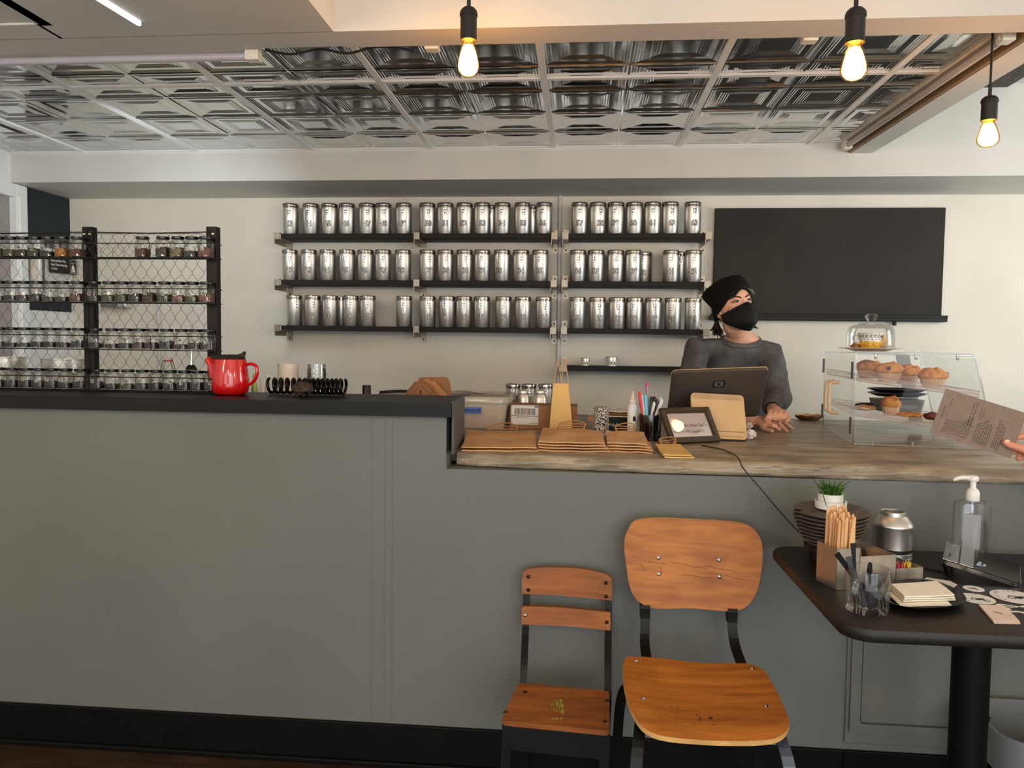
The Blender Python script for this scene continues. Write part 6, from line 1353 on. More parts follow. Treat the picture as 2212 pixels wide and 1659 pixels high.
# ---- big chair
cx = 0.300; zs = 0.462
t = thing('school_chair', 'large honey plywood chair with black steel frame and chrome bolts', 'chair', (cx,1.80,0))
yb_, yf_ = 2.022, 1.595
def seat_f(x,y,w):
    # dish in the middle, waterfall front, slight rise at the rear
    f = (y-(yf_-1.80))/(yb_-yf_); z = zs + 0.010*(x/0.17)**2 - 0.012*math.exp(-((f-0.45)/0.3)**2)
    z += 0.012*max(0,f-0.6); 
    if f < 0.34: z -= 0.40*(0.34-f)**2
    return (x,y,z-w)
pix = [(1350,1424),(1364,1418),(1420,1421),(1500,1430),(1560,1433),(1610,1433),(1637,1440),(1656,1456),(1682,1502),(1701,1545),(1705,1562),(1697,1581),(1675,1598),(1630,1609),(1570,1612),(1500,1608),(1440,1598),(1405,1583),(1380,1561),(1362,1530),(1350,1490),(1345,1450)]
out = []
for px,py in pix:
    z_ = zs
    for _ in range(6):
        p = atZ(px,py,z_); z_ = seat_f(p.x-cx,p.y-1.80,0)[2]
    out.append((p.x-cx,p.y-1.80))
ol = smooth_closed([V((x,y,0)) for x,y in out],4)
b = sheet([(p.x,p.y) for p in ol], 0.011, seat_f, 14); se = obj('seat', b, [m_w1, m_edge], t, ang=50)
for px,py in ((1374,1435),(1625,1452),(1390,1504),(1655,1521)):
    p = atZ(px,py,zs); f = seat_f(p.x-cx,p.y-1.80,0); bolt(V(f)+V((0,0,0.0004)), (0,0,1), 0.0062, M['chrome'], se)
q = random.Random(8); b = MB()
for px,py,rr in ((1535,1553,0.0052),(1505,1548,0.0028),(1512,1552,0.0026),(1512,1557,0.0030),(1541,1566,0.0016),(1440,1549,0.0016),(1422,1536,0.0014),(1477,1536,0.0014),(1500,1564,0.0012),(1450,1529,0.0022),(1464,1530,0.002)):
    p = atZ(px,py,zs-0.012); f = V(seat_f(p.x-cx,p.y-1.80,0)); b.ball(f+V((0,0,0.0002)),(rr,rr,0.0006),8,4)
obj('burn_marks', b, m_hole, se)
# backrest
Yk = 2.165; zb0 = atY(1495,1316,Yk-0.02).z; zb1 = atY(1495,1124,Yk+0.02).z; zm = (zb0+zb1)/2; hb2 = (zb1-zb0)/2
def back_f(x,y,w):
    return (x, Yk-1.80+0.022*(y/hb2)+0.016*(x/0.19)**2*-1.0-w*-1.0, zm+y)
wtop, wbot = 0.190, 0.160
out = [(-wtop+0.045,hb2),(0,hb2+0.002),(wtop-0.05,hb2-0.004),(wtop-0.008,hb2-0.035),(wtop,hb2*0.35),(wtop-0.004,-0.01),(wbot+0.012,-hb2*0.55),(wbot-0.015,-hb2+0.016),(wbot-0.06,-hb2),(0,-hb2+0.003),(-wbot+0.06,-hb2),(-wbot+0.01,-hb2+0.02),(-wbot-0.014,-hb2*0.5),(-wtop+0.006,0.0),(-wtop,hb2*0.4),(-wtop+0.010,hb2-0.032)]
ol = smooth_closed([V((x,y,0)) for x,y in out],4)
dxb = atY(1495,1215,Yk).x-cx
b = sheet([(p.x,p.y) for p in ol], 0.011, lambda x,y,w: (lambda r_: (r_[0]+dxb,r_[1],r_[2]))(back_f(x,y,w)), 12); ba = obj('backrest', b, [m_w1, m_edge], t, ang=50)
for px,py in ((1423,1206),(1423,1239),(1554,1211),(1554,1245)):
    p = atY(px,py,Yk-0.005); f = V(back_f(p.x-cx-dxb,p.z-zm,0)); bolt(V((f.x+dxb,f.y-0.0006,f.z)), (0,-1,0), 0.0062, M['chrome'], ba)
b = MB()
for px,py,dx_,dz_ in ((1400,1212,0.05,-0.006),(1450,1214,0.10,-0.016),(1470,1240,0.13,-0.010),(1380,1215,0.02,-0.02),(1365,1200,0.012,0.0),(1425,1222,0.006,-0.02),(1520,1222,0.09,-0.012),(1530,1235,0.10,-0.014),(1560,1300,0.004,0.012),(1585,1205,0.004,0.01)):
    p = atY(px,py,Yk); 
    pts_ = []
    for k in range(6):
        x_ = p.x-cx-dxb+dx_*k/5; y_ = p.z-zm+dz_*k/5+0.0015*math.sin(k*2.1+px); f = V(back_f(x_,y_,0)); pts_.append(V((f.x+dxb,f.y-0.0002,f.z)))
    b.tube(pts_, 0.0005, 4)
obj('scratch_marks', b, m_scuff, ba)
for s_,pxt,pxb in ((-1,1391,1390),(1,1577,1577)):
    x = atY(pxt,1350,2.17).x-cx; b = MB()
    bar(b, smooth_pts([(x,Yk-1.80+0.030,zm+0.07),(x,Yk-1.80+0.020,zm-0.02),(x,Yk-1.80-0.002,zb0-0.03),(x,Yk-1.80-0.028,zs+0.10),(x,Yk-1.80-0.030,zs+0.05),(x+s_*0.003,Yk-1.80-0.075,zs+0.004),(x+s_*0.004,0.10,zs-0.016)],4), 0.026, 0.006); obj('back_post', b, m_cf, t, smooth=False)
for s_ in (-1,1):
    x = s_*0.165; b = MB()
    bar(b, smooth_pts([(s_*0.13,0.10,zs-0.022),(s_*0.145,-0.02,zs-0.024),(s_*0.155,-0.10,zs-0.04),(s_*0.165,-0.145,zs-0.10),(s_*0.172,-0.155,0.2),(s_*0.178,-0.165,0.012)],4), 0.026, 0.006); obj('leg', b, m_cf if s_ < 0 else m_cf2, t, smooth=False)
    b = MB(); bar(b, smooth_pts([(s_*0.13,0.06,zs-0.026),(s_*0.155,0.15,zs-0.04),(s_*0.178,0.20,zs-0.10),(s_*0.186,0.235,0.2),(s_*0.19,0.255,0.012)],4), 0.026, 0.006); obj('leg', b, m_cf, t, smooth=False)
    for yy in (-0.165,0.255):
        b = MB(); b.box(s_*(0.178 if yy < 0 else 0.19)-0.016,s_*(0.178 if yy < 0 else 0.19)+0.016,yy-0.014,yy+0.014,0.0005,0.0125,0.003); obj('foot', b, M['rubber'], t, smooth=False)
# ---- small child's chair
cx = -0.040; zs2 = 0.345
t = thing('child_chair', "small worn child's school chair with brown slat back and black frame", 'chair', (cx,2.0,0))
RL, RR, FR, FL = [atZ(px,py,zs2)-V((cx,2.0,zs2)) for px,py in ((1120,1474),(1316,1492),(1318,1579),(1082,1556))]
def q2(u,v): return (FL*(1-u)+FR*u)*(1-v)+(RL*(1-u)+RR*u)*v
ol = [q2(u,v) for u,v in rrect(1,1,0.06,5,0.5,0.5)]
b = sheet([(p.x,p.y) for p in ol], 0.013, lambda x,y,w: (x,y,zs2-w-0.004*math.exp(-((y-0.0)/0.06)**2)), 8); se = obj('seat', b, [m_w2, m_w2], t, ang=50)
for px,py in ((1134,1494),(1092,1538),(1311,1513),(1307,1558)):
    p = atZ(px,py,zs2); bolt((p.x-cx,p.y-2.0,zs2-0.001), (0,0,1), 0.0066, pm('dark_bolt', S(56,42,34), 0.4, 0.7), se)
c_ = [atZ(px,py,zs2) for px,py in ((1188,1509),(1217,1508),(1219,1553),(1190,1556))]
b = MB(); b.add([V((p.x-cx,p.y-2.0,zs2-0.0004)) for p in c_],[(0,1,2,3)]); 
m_yel, nt, out_ = new_mat('yellow_paint_smear'); N_=nt.nodes; L_=nt.links; bs=N_.new('ShaderNodeBsdfPrincipled'); bs.inputs[0].default_value=S(176,162,70); bs.inputs['Roughness'].default_value=0.5; tr=N_.new('ShaderNodeBsdfTransparent'); mx=N_.new('ShaderNodeMixShader'); nz=N_.new('ShaderNodeTexNoise'); nz.inputs['Scale'].default_value=60; tc=N_.new('ShaderNodeTexCoord'); mpn=N_.new('ShaderNodeMapping'); mpn.inputs['Scale'].default_value=(3,0.5,1); L_.new(tc.outputs['Object'],mpn.inputs[0]); L_.new(mpn.outputs[0],nz.inputs['Vector']); rp=N_.new('ShaderNodeValToRGB'); rp.color_ramp.elements[0].position=0.38; rp.color_ramp.elements[1].position=0.62; L_.new(nz.outputs[0],rp.inputs[0]); L_.new(rp.outputs[0],mx.inputs[0]); L_.new(tr.outputs[0],mx.inputs[1]); L_.new(bs.outputs[0],mx.inputs[2]); L_.new(mx.outputs[0],out_.inputs[0])
for i in range(len(b.v)): b.v[i].z = zs2+0.0002-0.004*math.exp(-((b.v[i].y)/0.06)**2)
obj('paint_smear', b, m_yel, se, smooth=False)
Y2 = 2.185
def slat(pxs, name, bolts, dk):
    pts_ = [atY(px,py,Y2)-V((cx,2.0,0)) for px,py in pxs]
    zc = sum(p.z for p in pts_)/len(pts_); dense_ = []
    for i in range(len(pts_)):
        a, c = pts_[i], pts_[(i+1) % len(pts_)]
        for k in range(4): dense_.append(a.lerp(c,k/4))
    b = sheet([(p.x,p.z) for p in dense_], 0.012, lambda x,y,w: (x, Y2-2.0-0.006+w+0.010*(1-(x/0.13)**2)+0.15*(y-0.57), y), 6)
    o = obj(name, b, [m_w2, m_w2], t, ang=50)
    for px,py,mt in bolts:
        p = atY(px,py,Y2)-V((cx,2.0,0)); bolt((p.x,Y2-2.0-0.0062+0.010*(1-(p.x/0.13)**2)+0.15*(p.z-0.57),p.z), (0,-1,0), 0.0058, mt, o)
dk = pm('dark_rivet', S(52,40,34), 0.4, 0.7)
slat([(1128,1282),(1127,1250),(1129,1238),(1140,1231),(1168,1228.5),(1200,1228.5),(1250,1231),(1290,1237),(1312,1242),(1322,1252),(1322,1295),(1270,1292),(1200,1287)], 'top_slat', ((1141,1247,dk),(1141,1274.5,dk),(1309,1259.5,dk),(1309,1287.5,dk)), dk)
slat([(1127.5,1343),(1127.5,1311),(1132,1308),(1200,1311.5),(1318,1320),(1318.5,1354),(1314,1357),(1220,1350),(1130,1344.5)], 'lower_slat', ((1135,1326,M['screw']),(1310.5,1340,dk)), dk)
for pxa,pxb_,ztop_ in ((1136,1131,0.640),(1315,1313,0.630)):
    xa = atY(pxa,1300,Y2).x-cx; xb_ = atY(pxb_,1475,2.11).x-cx; b = MB()
    bar(b, smooth_pts([(xa,Y2-2.0+0.030,ztop_-0.02),(xa,Y2-2.0+0.018,0.55),(xa,Y2-2.0+0.002,0.47),(xb_,2.125-2.0,0.40),(xb_,2.100-2.0,zs2+0.01),(xb_,2.085-2.0,zs2-0.03)],4), 0.020, 0.005); obj('back_post', b, m_cf, t, smooth=False)
    b = MB(); bar(b, smooth_pts([(xb_,2.100-2.0,zs2-0.016),(xb_,2.14-2.0,0.2),(xb_,2.165-2.0,0.012)],4), 0.022, 0.005); b.box(xb_-0.014,xb_+0.014,2.155-2.0,2.178-2.0,0.0005,0.013,0.003); obj('leg', b, m_cf, t, smooth=False)
b = MB(); b.obox(FL+V((0.004,0.004,zs2-0.014)),(FR-FL)*0.985,(0,0.006,0),(0,-0.002,-0.062)); b.obox(FL+V((0.004,0.010,zs2-0.014)),(RL-FL)*0.95,(0.005,0,0),(0,0,-0.055)); b.obox(FR+V((-0.010,0.010,zs2-0.014)),(RR-FR)*0.95,(0.005,0,0),(0,0,-0.055)); obj('apron', b, m_cf, t, smooth=False)
for s_,P in ((-1,FL),(1,FR)):
    x = P.x-s_*0.014; b = MB(); bar(b, smooth_pts([(x,P.y+0.016,zs2-0.018),(x+s_*0.004,P.y+0.012,0.17),(x+s_*0.010,P.y+0.008,0.012)],3), 0.024, 0.005); b.box(x+s_*0.010-0.015,x+s_*0.010+0.015,P.y-0.004,P.y+0.020,0.0005,0.013,0.003); obj('leg', b, m_cf, t, smooth=False)
# ================================================================ THE PERSON behind the counter
def fuse(name, mb, mat, parent, voxel, smooth_it=6, disp=None, inv=None):
    """one continuous surface out of overlapping shapes (voxel remesh + smoothing), then an optional displacement"""
    me = mb.mesh('src', mat); o = bpy.data.objects.new('src', me); C.objects.link(o)
    r = o.modifiers.new('r', 'REMESH'); r.mode = 'VOXEL'; r.voxel_size = voxel; r.use_smooth_shade = True
    s_ = o.modifiers.new('s', 'SMOOTH'); s_.factor = 0.5; s_.iterations = smooth_it
    out = bpy.data.meshes.new_from_object(o.evaluated_get(bpy.context.evaluated_depsgraph_get()))
    bpy.data.objects.remove(o); bpy.data.meshes.remove(me)
    if disp:
        nrm = [v.normal.copy() for v in out.vertices]
        for v, n_ in zip(out.vertices, nrm): v.co += n_*disp(v.co, n_)
    out.name = name; out.materials.clear(); out.materials.append(mat)
    for p in out.polygons: p.use_smooth = True
    return obj(name, out, None, parent)
def limb(b, pts, rad, n=14):
    b.tube(pts, rad, n); b.ball(pts[0], rad[0], n, 8); b.ball(pts[-1], rad[-1], n, 8)
m_skin = pm('warm_skin', S(232,176,148), 0.5, var=0.05, vscale=20, sss=0.15, bump=0.05, bscale=200)
m_knit = pm('charcoal_knit', S(104,103,105), 0.95, var=0.16, vscale=16, bump=0.5, bscale=420, spec=0.15)
m_beanie = pm('black_knit', S(17,16,17), 0.9, var=0.1, bump=0.6, bscale=260, spec=0.2); m_mask = pm('black_mask_cloth', S(20,20,21), 0.7, var=0.08, bump=0.15, bscale=400, spec=0.3)
m_hair = pm('dark_brown_hair', S(30,23,20), 0.45, var=0.25, vscale=150)
HC = atY(1585,663,3.50)
th = math.radians(17)
HM = Matrix.Translation(HC) @ Matrix.Rotation(th,4,'Z') @ Matrix.Rotation(math.radians(-8),4,'X') @ Matrix.Rotation(math.radians(-8),4,'Y')
pers = thing('person', 'person in charcoal sweater, black beanie and black mask leaning on the counter', 'person', (0.72,3.80,0))
PO = V((0.72,3.80,0)); 
def L_(p): return V(p)-PO
Rsh, Lsh = atY(1507,755,3.62), atY(1661,763,3.60)
Rel, Lel = atY(1480,884,3.37), atY(1681,860,3.50)
Rel.z = 1.027
Rwr = atZ(1628,908,0.992); Lwr = atY(1669,884,3.235)
neck0 = atY(1601,729,3.595); neck1 = HM @ V((0,0.02,-0.075))
chest = atY(1592,800,3.69); waist = V((0.735,3.775,1.00)); hip = V((0.735,3.80,0.86))
b = MB()
# trunk (under the clothes), neck
def ell(c, rx, ry, n=24, tilt=0.0): return [V((c[0]+rx*math.cos(2*math.pi*k/n), c[1]+ry*math.sin(2*math.pi*k/n), c[2]+tilt*math.sin(2*math.pi*k/n))) for k in range(n)]
b.loft([ell(L_((0.735,3.80,0.80)),0.15,0.10), ell(L_(hip),0.155,0.10), ell(L_(waist),0.13,0.085), ell(L_(chest),0.145,0.09), ell(L_(neck0)+V((0,0.02,-0.02)),0.11,0.07), ell(L_(neck0)+V((0,0,0.02)),0.055,0.05)])
limb(b, [L_(neck0)+V((0,0.01,-0.03)), (L_(neck0)+L_(neck1))/2, L_(neck1)], [0.060,0.052,0.052], 18)
for a, e_, w in ((Rsh,Rel,Rwr),(Lsh,Lel,Lwr)):
    limb(b, [L_(a), L_((a+e_)/2), L_(e_)], [0.048,0.044,0.038]); limb(b, [L_(e_), L_(e_.lerp(w,0.35)), L_(e_.lerp(w,0.8)), L_(w)], [0.039,0.039,0.028,0.0265])
for s_ in (-1,1):
    limb(b, [L_((0.735+s_*0.08,3.80,0.84)), L_((0.735+s_*0.09,3.79,0.46)), L_((0.735+s_*0.09,3.82,0.09))], [0.075,0.052,0.036]); limb(b, [L_((0.735+s_*0.09,3.83,0.05)), L_((0.735+s_*0.095,3.70,0.035))], [0.036,0.03])
# head
k = b.mark(); b.loft([[V((rx*math.cos(a),cy+(ry if math.sin(a) > 0 else ry2)*math.sin(a),z)) for a in [2*math.pi*i/28 for i in range(28)]] for z,rx,ry,ry2,cy in
    ((-0.112,0.020,0.02,0.018,-0.062),(-0.106,0.036,0.035,0.028,-0.055),(-0.092,0.049,0.055,0.040,-0.045),(-0.07,0.058,0.075,0.058,-0.030),(-0.04,0.066,0.095,0.080,-0.008),(-0.01,0.0715,0.10,0.088,0.0),(0.03,0.0745,0.102,0.094,0.0),(0.06,0.072,0.098,0.09,0.002),(0.085,0.060,0.082,0.074,0.004),(0.104,0.036,0.05,0.045,0.006),(0.112,0.010,0.014,0.012,0.008))])
limb(b, [(0,-0.088,0.012),(0,-0.100,-0.012),(0,-0.108,-0.028)], [0.010,0.011,0.014], 10)
for s_ in (-1,1):
    b.ball((s_*0.013,-0.100,-0.031),0.009,10,6); b.ball((s_*0.074,0.010,-0.012),(0.008,0.018,0.03),12,8); b.ball((s_*0.026,-0.0845,0.028),(0.016,0.006,0.006),12,6); b.ball((s_*0.042,-0.062,-0.022),(0.022,0.022,0.018),12,8)
b.ball((0,-0.090,-0.066),(0.022,0.010,0.008),12,6)
b.xf(k, Matrix.Translation(-PO) @ HM)
# right hand lying flat on the counter, fingers towards the pastry case
zc_ = ZL
def fing(pts, r0, r1): 
    n_ = len(pts); limb(b, [L_(p) for p in pts], [r0+(r1-r0)*i/(n_-1) for i in range(n_)], 10)
tips = [atZ(1709,911,zc_+0.014), atZ(1712,925,zc_+0.009), atZ(1700,931,zc_+0.009), atZ(1683,929,zc_+0.009)]
kn = [atZ(1678,903,zc_+0.036), atZ(1680,909,zc_+0.034), atZ(1677,915,zc_+0.030), atZ(1671,920,zc_+0.025)]
palm = (kn[0]+kn[1]+kn[2]+kn[3])/4*0.55+Rwr*0.45
b.ball(L_(palm),(0.036,0.030,0.0145),16,10)
for i in range(4):
    limb(b, [L_(Rwr.lerp(kn[i],0.12)), L_(Rwr.lerp(kn[i],0.6)), L_(kn[i])], [0.017,0.0135,0.0105], 10)
    t_ = tips[i]; m_ = kn[i].lerp(t_,0.42); m_.z += 0.006; m2 = kn[i].lerp(t_,0.74); m2.z += 0.002
    fing([kn[i], m_, m2, t_], 0.0088, 0.0062)
th0 = Rwr.lerp(kn[3],0.35)+V((0,-0.012,-0.006)); th1 = atZ(1650,926,zc_+0.013); th2 = atZ(1668,931,zc_+0.010)
limb(b, [L_(th0), L_(th1), L_(th2)], [0.0135,0.0100,0.0078], 10)
# left hand closed over the right wrist
lp = atY(1677,892,3.125); limb(b, [L_(Lwr), L_(lp)], [0.026,0.026], 14); b.ball(L_(lp),(0.036,0.030,0.020),16,10)
for i in range(4):
    k0 = lp+V((-0.030+0.019*i,-0.026,0.008-0.002*abs(i-1.5))); k1 = k0+V((-0.008,-0.024,-0.008)); k2 = k1+V((-0.010,-0.008,-0.012)); k3 = k2+V((-0.006,0.004,-0.008))
    for kk in (k1,k2,k3): kk.z = max(kk.z, zc_+0.044)
    limb(b, [L_(lp+V((-0.020+0.013*i,0,0.004))), L_(k0), L_(k1), L_(k2), L_(k3)], [0.013,0.0118,0.0102,0.0094,0.0078], 10)
tq = lp+V((0.036,-0.016,-0.004)); limb(b, [L_(lp+V((0.022,0.006,0))), L_(tq), L_(tq+V((-0.002,-0.034,-0.012))), L_(tq+V((-0.012,-0.056,-0.020)))], [0.015,0.0125,0.0105,0.0085], 10)
body = fuse('body', b, m_skin, pers, 0.0034, 4)
# eyes, lashes, brows
HL = Matrix.Translation(-PO) @ HM
for s_ in (-1,1):
    ex, ey, ez = s_*0.0315, -0.0815, 0.010
    b = MB(); b.mi = 0; b.ball((ex,ey,ez),(0.0135,0.0080,0.0044),16,10); b.mi = 1; b.ball((ex+0.002,ey-0.0066,ez+0.0006),(0.0052,0.0026,0.0044),14,8); b.mi = 2; b.ball((ex+0.0022,ey-0.0084,ez+0.0008),(0.0026,0.0012,0.0024),10,6); b.xf(0, HL)
    obj('eye', b, [pm('eye_white', S(186,168,158), 0.25), pm('hazel_iris', S(74,62,48), 0.2), M['ink']], body)
    b = MB(); b.tube(smooth_pts([(ex-s_*-0.0165,ey+0.009,ez+0.001),(ex+s_*0.009,ey-0.0065,ez+0.0046),(ex,ey-0.0084,ez+0.0056),(ex-s_*0.009,ey-0.0070,ez+0.0038),(ex-s_*0.0155,ey-0.0030,ez-0.001)],4), 0.0019, 6); b.xf(0, HL); obj('eyelashes', b, M['ink'], body)
    b = MB(); b.tube(smooth_pts([(s_*0.010,-0.0955,0.024),(s_*0.024,-0.0925,0.0305),(s_*0.040,-0.083,0.0325),(s_*0.056,-0.066,0.024)],5), [0.0022]*8+[0.0019,0.0017,0.0015,0.0013,0.0011,0.0009,0.0008,0.0006], 6, flat=1.4); b.xf(0, HL); obj('eyebrow', b, m_hair, body)
# mask: boat shape with a centre fold
b = MB()
def mask_f(u,v):
    s_ = -1+2*u; a = s_*1.42; au = abs(s_)
    top = 0.002-0.034*au**0.95; bot = -0.124+0.062*au**1.35; z = top*(1-v)+bot*v
    rx, ry = 0.078, 0.094+0.016*math.sin(math.pi*min(1,v*1.05))
    bulge = 0.027*(1-au)**1.1*(0.45+0.9*math.sin(math.pi*(0.12+0.70*v)))
    if v > 0.8: rx *= 1-0.5*(v-0.8); ry -= 0.13*(v-0.8)
    x = rx*math.sin(a); y = -0.004-ry*math.cos(a)*1.0-bulge
    return V((x,y,z))
b.grid(mask_f, 44, 22, thick=(0,0.0015,0)); b.xf(0, HL); mk = obj('face_mask', b, m_mask, pers, ang=28)
for vv in (0.20,):
    b = MB(); b.tube([HL @ (mask_f(u_,vv+0.15*abs(u_-0.5))+V((0,-0.0012,0))) for u_ in [k_/30 for k_ in range(2,29)]], 0.0009, 5); obj('mask_fold', b, M['rubber'], mk)
for s_ in (-1,1):
    b = MB(); b.tube(smooth_pts([mask_f(0.5+0.5*s_,0.1),(s_*0.080,0.012,-0.016),(s_*0.0825,0.022,-0.035),(s_*0.080,0.010,-0.055),mask_f(0.5+0.5*s_,0.8)],5), 0.0014, 6); b.xf(0, HL); obj('ear_loop', b, m_mask, mk)
# beanie with slouch
b = MB(); NU, NV = 56, 22
def beanie_f(u,v):
    """u around, v from brim (0) to the crown (1)"""
    a = 2*math.pi*u; front = -math.cos(a)*-1  # a = 0 front
    fx, fy = math.sin(a), -math.cos(a)
    brim_z = 0.006+0.054*max(0,math.cos(a))**1.2-0.045*max(0,-math.cos(a))**0.8-0.030*math.sin(a)**2
    crown = 0.127; phi = v*math.pi/2
    rx, ry = 0.0835, 0.103
    r_ = math.cos(phi)**0.62
    z = brim_z+(crown-brim_z)*math.sin(phi)**0.95
    p = V((rx*r_*fx, 0.004+ry*r_*fy, z))
    da = (a-math.radians(218)+math.pi) % (2*math.pi)-math.pi
    s_ = math.exp(-(da/1.0)**2)*math.exp(-((v-0.46)/0.20)**2); p += V((-0.62,0.78,0.10))*0.060*s_
    p.z += 0.012*math.exp(-((v-0.75)/0.3)**2)
    p += p.normalized()*0.0035*noise.noise(V((p.x*28,p.y*28,p.z*34)))
    if v < 0.16: p += V((fx,fy,0))*0.003
    return p
b.grid(beanie_f, NU, NV); 
b.grid(lambda u,v: beanie_f(u,0)*(1-0.0)+V((-math.sin(2*math.pi*u),math.cos(2*math.pi*u),0.004))*0.010*v, NU, 2)
b.xf(0, HL); bn = obj('beanie', b, m_beanie, pers, ang=80)
# hair: fringe swept over the temples, tufts at the nape
b = MB(); bR = MB(); bT = {-1: MB(), 1: MB()}; q = random.Random(3)
for i in range(46):
    f_ = i/45; a0 = math.radians(-8+4*f_); x1 = -0.030-0.040*f_; 
    st_ = V((0.012-0.050*f_, -0.098+0.010*f_, 0.068-0.012*f_)); en = V((-0.040-0.034*f_+q.uniform(-.003,.003), -0.079+0.052*f_, 0.028-0.020*f_+q.uniform(-.004,.004))); mid = (st_+en)/2+V((-0.004,-0.008,0.006))
    b.tube(smooth_pts([st_,mid,en],4), [0.003]*4+[0.0028,0.0025,0.002,0.0014,0.0006], 5)
for i in range(24):
    f_ = i/23; st_ = V((0.020+0.042*f_,-0.097+0.022*f_,0.064-0.010*f_)); en = V((0.047+0.024*f_+q.uniform(-.003,.003),-0.076+0.035*f_,0.026-0.03*f_)); mid = (st_+en)/2+V((0.005,-0.006,0.004))
    bR.tube(smooth_pts([st_,mid,en],4), [0.003]*4+[0.0028,0.0025,0.002,0.0014,0.0006], 5)
for i in range(90):
    s_ = -1 if i % 4 else 1; a = q.uniform(0.2,1.5); st_ = V((s_*0.068*math.cos(a*0.6),0.030+0.06*math.sin(a),-0.045)); 
    flick = q.uniform(0.01,0.05); en = st_+V((s_*flick*(1.1 if i % 3 else 0.2)+0.006,-0.030+q.uniform(-0.025,0.02),-0.055-q.uniform(0,0.035)+flick*0.5)); mid = (st_+en)/2+V((s_*0.004,-0.004,-0.012))
    bT[s_].tube(smooth_pts([st_,mid,en],4), [0.0042]*4+[0.004,0.0036,0.0028,0.0018,0.0006], 5)

for nm_, bb in (('hair_fringe',b),('hair_fringe',bR),('hair_tuft',bT[-1]),('hair_tuft',bT[1])): bb.xf(0, HL); obj(nm_, bb, m_hair, pers)
# sweater
b = MB()
b.loft([ell(L_((0.735,3.80,0.80)),0.172,0.122,28), ell(L_(hip),0.175,0.122,28), ell(L_(waist),0.165,0.108,28), ell(L_(waist.lerp(chest,0.55)),0.170,0.112,28), ell(L_(chest)+V((0,0,0.02)),0.172,0.112,28), ell(L_(chest.lerp(neck0,0.55)),0.165,0.100,28), ell(L_(neck0)+V((0,0.015,-0.035)),0.125,0.080,28,0.01), ell(L_(neck0)+V((0,0.008,-0.008)),0.082,0.068,28,0.016)])
for a, e_, w, f_ in ((Rsh,Rel,Rwr,0.62),(Lsh,Lel,Lwr,0.80)):
    inn = a.lerp(neck0,0.55); inn.z = neck0.z-0.052
    limb(b, [L_(inn), L_(a), L_(a.lerp(e_,0.5)), L_(e_)], [0.048,0.066,0.060,0.056], 18)
    ce = e_.lerp(w,f_); limb(b, [L_(e_), L_(e_.lerp(w,0.35)), L_(ce)], [0.057,0.054,0.044], 18)
def knit_disp(co, n_):
    d = 0.0045*noise.noise(V((co.x*16+3*co.z,co.y*16,co.z*9)))+0.0022*noise.noise(V((co.x*38,co.y*38,co.z*24)))
    for a, e_, w in ((Rsh,Rel,Rwr),(Lsh,Lel,Lwr)):
        for p_, am in ((L_(e_),0.005),(L_(e_.lerp(w,0.55)),0.006),(L_(a)+V((0,-0.03,-0.06)),0.004)):
            d_ = (co-p_).length
            if d_ < 0.11: ax = (w-e_).normalized() if am > 0.0045 else V((0.6,0,0.8)); d += am*(1-d_/0.11)*math.sin((co-p_).dot(ax)*150+6*noise.noise(co*14))
    return d
sw = fuse('sweater', b, m_knit, pers, 0.0075, 7, knit_disp)
# cut the sweater open at the neck
bm = bmesh.new(); bm.from_mesh(sw.data); nc = L_(neck0)
bmesh.ops.delete(bm, geom=[f for f in bm.faces if (f.calc_center_median()-nc-V((0,0,0.02))).to_2d().length < 0.066 and f.calc_center_median().z > nc.z-0.024-0.3*(f.calc_center_median().y-nc.y)*-1*(1 if f.calc_center_median().y < nc.y else 0)], context='FACES'); bm.to_mesh(sw.data); bm.free()
# ribbed collar
b = MB(); rg = []
for k_ in range(48):
    a = 2*math.pi*k_/48; c, s_ = math.cos(a), math.sin(a); fr = max(0,-s_)
    o_ = nc+V((0.084*c,0.068*s_+0.004-0.012*fr,-0.004-0.034*fr+0.010*max(0,s_)))
    i_ = V((-c,-s_*0.9,0)); up_v = (V((0,0,1))+i_*0.9).normalized(); out_v = V((c,s_,0.5)).normalized()
    ring = [o_+up_v*(0.0125*math.sin(t_))+out_v*(0.0055*math.cos(t_)*(1+0.10*(k_ % 2))) for t_ in [2*math.pi*j/10 for j in range(10)]]
    rg.append(ring)
b.loft(rg, loop=True); obj('collar', b, m_knit, sw)
# raglan and neck stitch ribs lie on the surface
from mathutils.bvhtree import BVHTree
bv = BVHTree.FromPolygons([v.co.copy() for v in sw.data.vertices],[tuple(p.vertices) for p in sw.data.polygons])
def on_sw(px,py):
    o_ = V((0,0,H)); d = ray(px,py).normalized(); h_ = bv.ray_cast(o_-PO, d)
    return h_[0] if h_[0] is not None else None
b = MB()
ribs = [((1561,732),(1531,790)),((1566,736),(1535,794)),((1571,740),(1540,797)),((1576,745),(1545,800)),((1650,738),(1677,783)),((1645,742),(1672,786)),((1655,735),(1682,780))]+[((1597+4.5*i,758),(1605+2.2*i,784-4*abs(i-3))) for i in range(7)]
for (x0,y0),(x1,y1) in ribs:
    P_ = [on_sw(x0+(x1-x0)*k_/8,y0+(y1-y0)*k_/8) for k_ in range(9)]; P_ = [p for p in P_ if p is not None]
    if len(P_) > 2: b.tube(P_, 0.0016, 6)
obj('stitch_ribs', b, m_knit, sw)
for e_, w, f_, r_ in ((Rel,Rwr,0.62,0.041),(Lel,Lwr,0.80,0.040)):
    c0 = L_(e_.lerp(w,f_)); dv = (w-e_).normalized(); b = MB(); b.tube([c0-dv*0.02, c0+dv*0.0, c0+dv*0.022, c0+dv*0.024, c0+dv*0.010], [r_+0.004,r_+0.004,r_,r_-0.006,r_-0.008], 20, cap=False); obj('cuff', b, m_knit, sw)
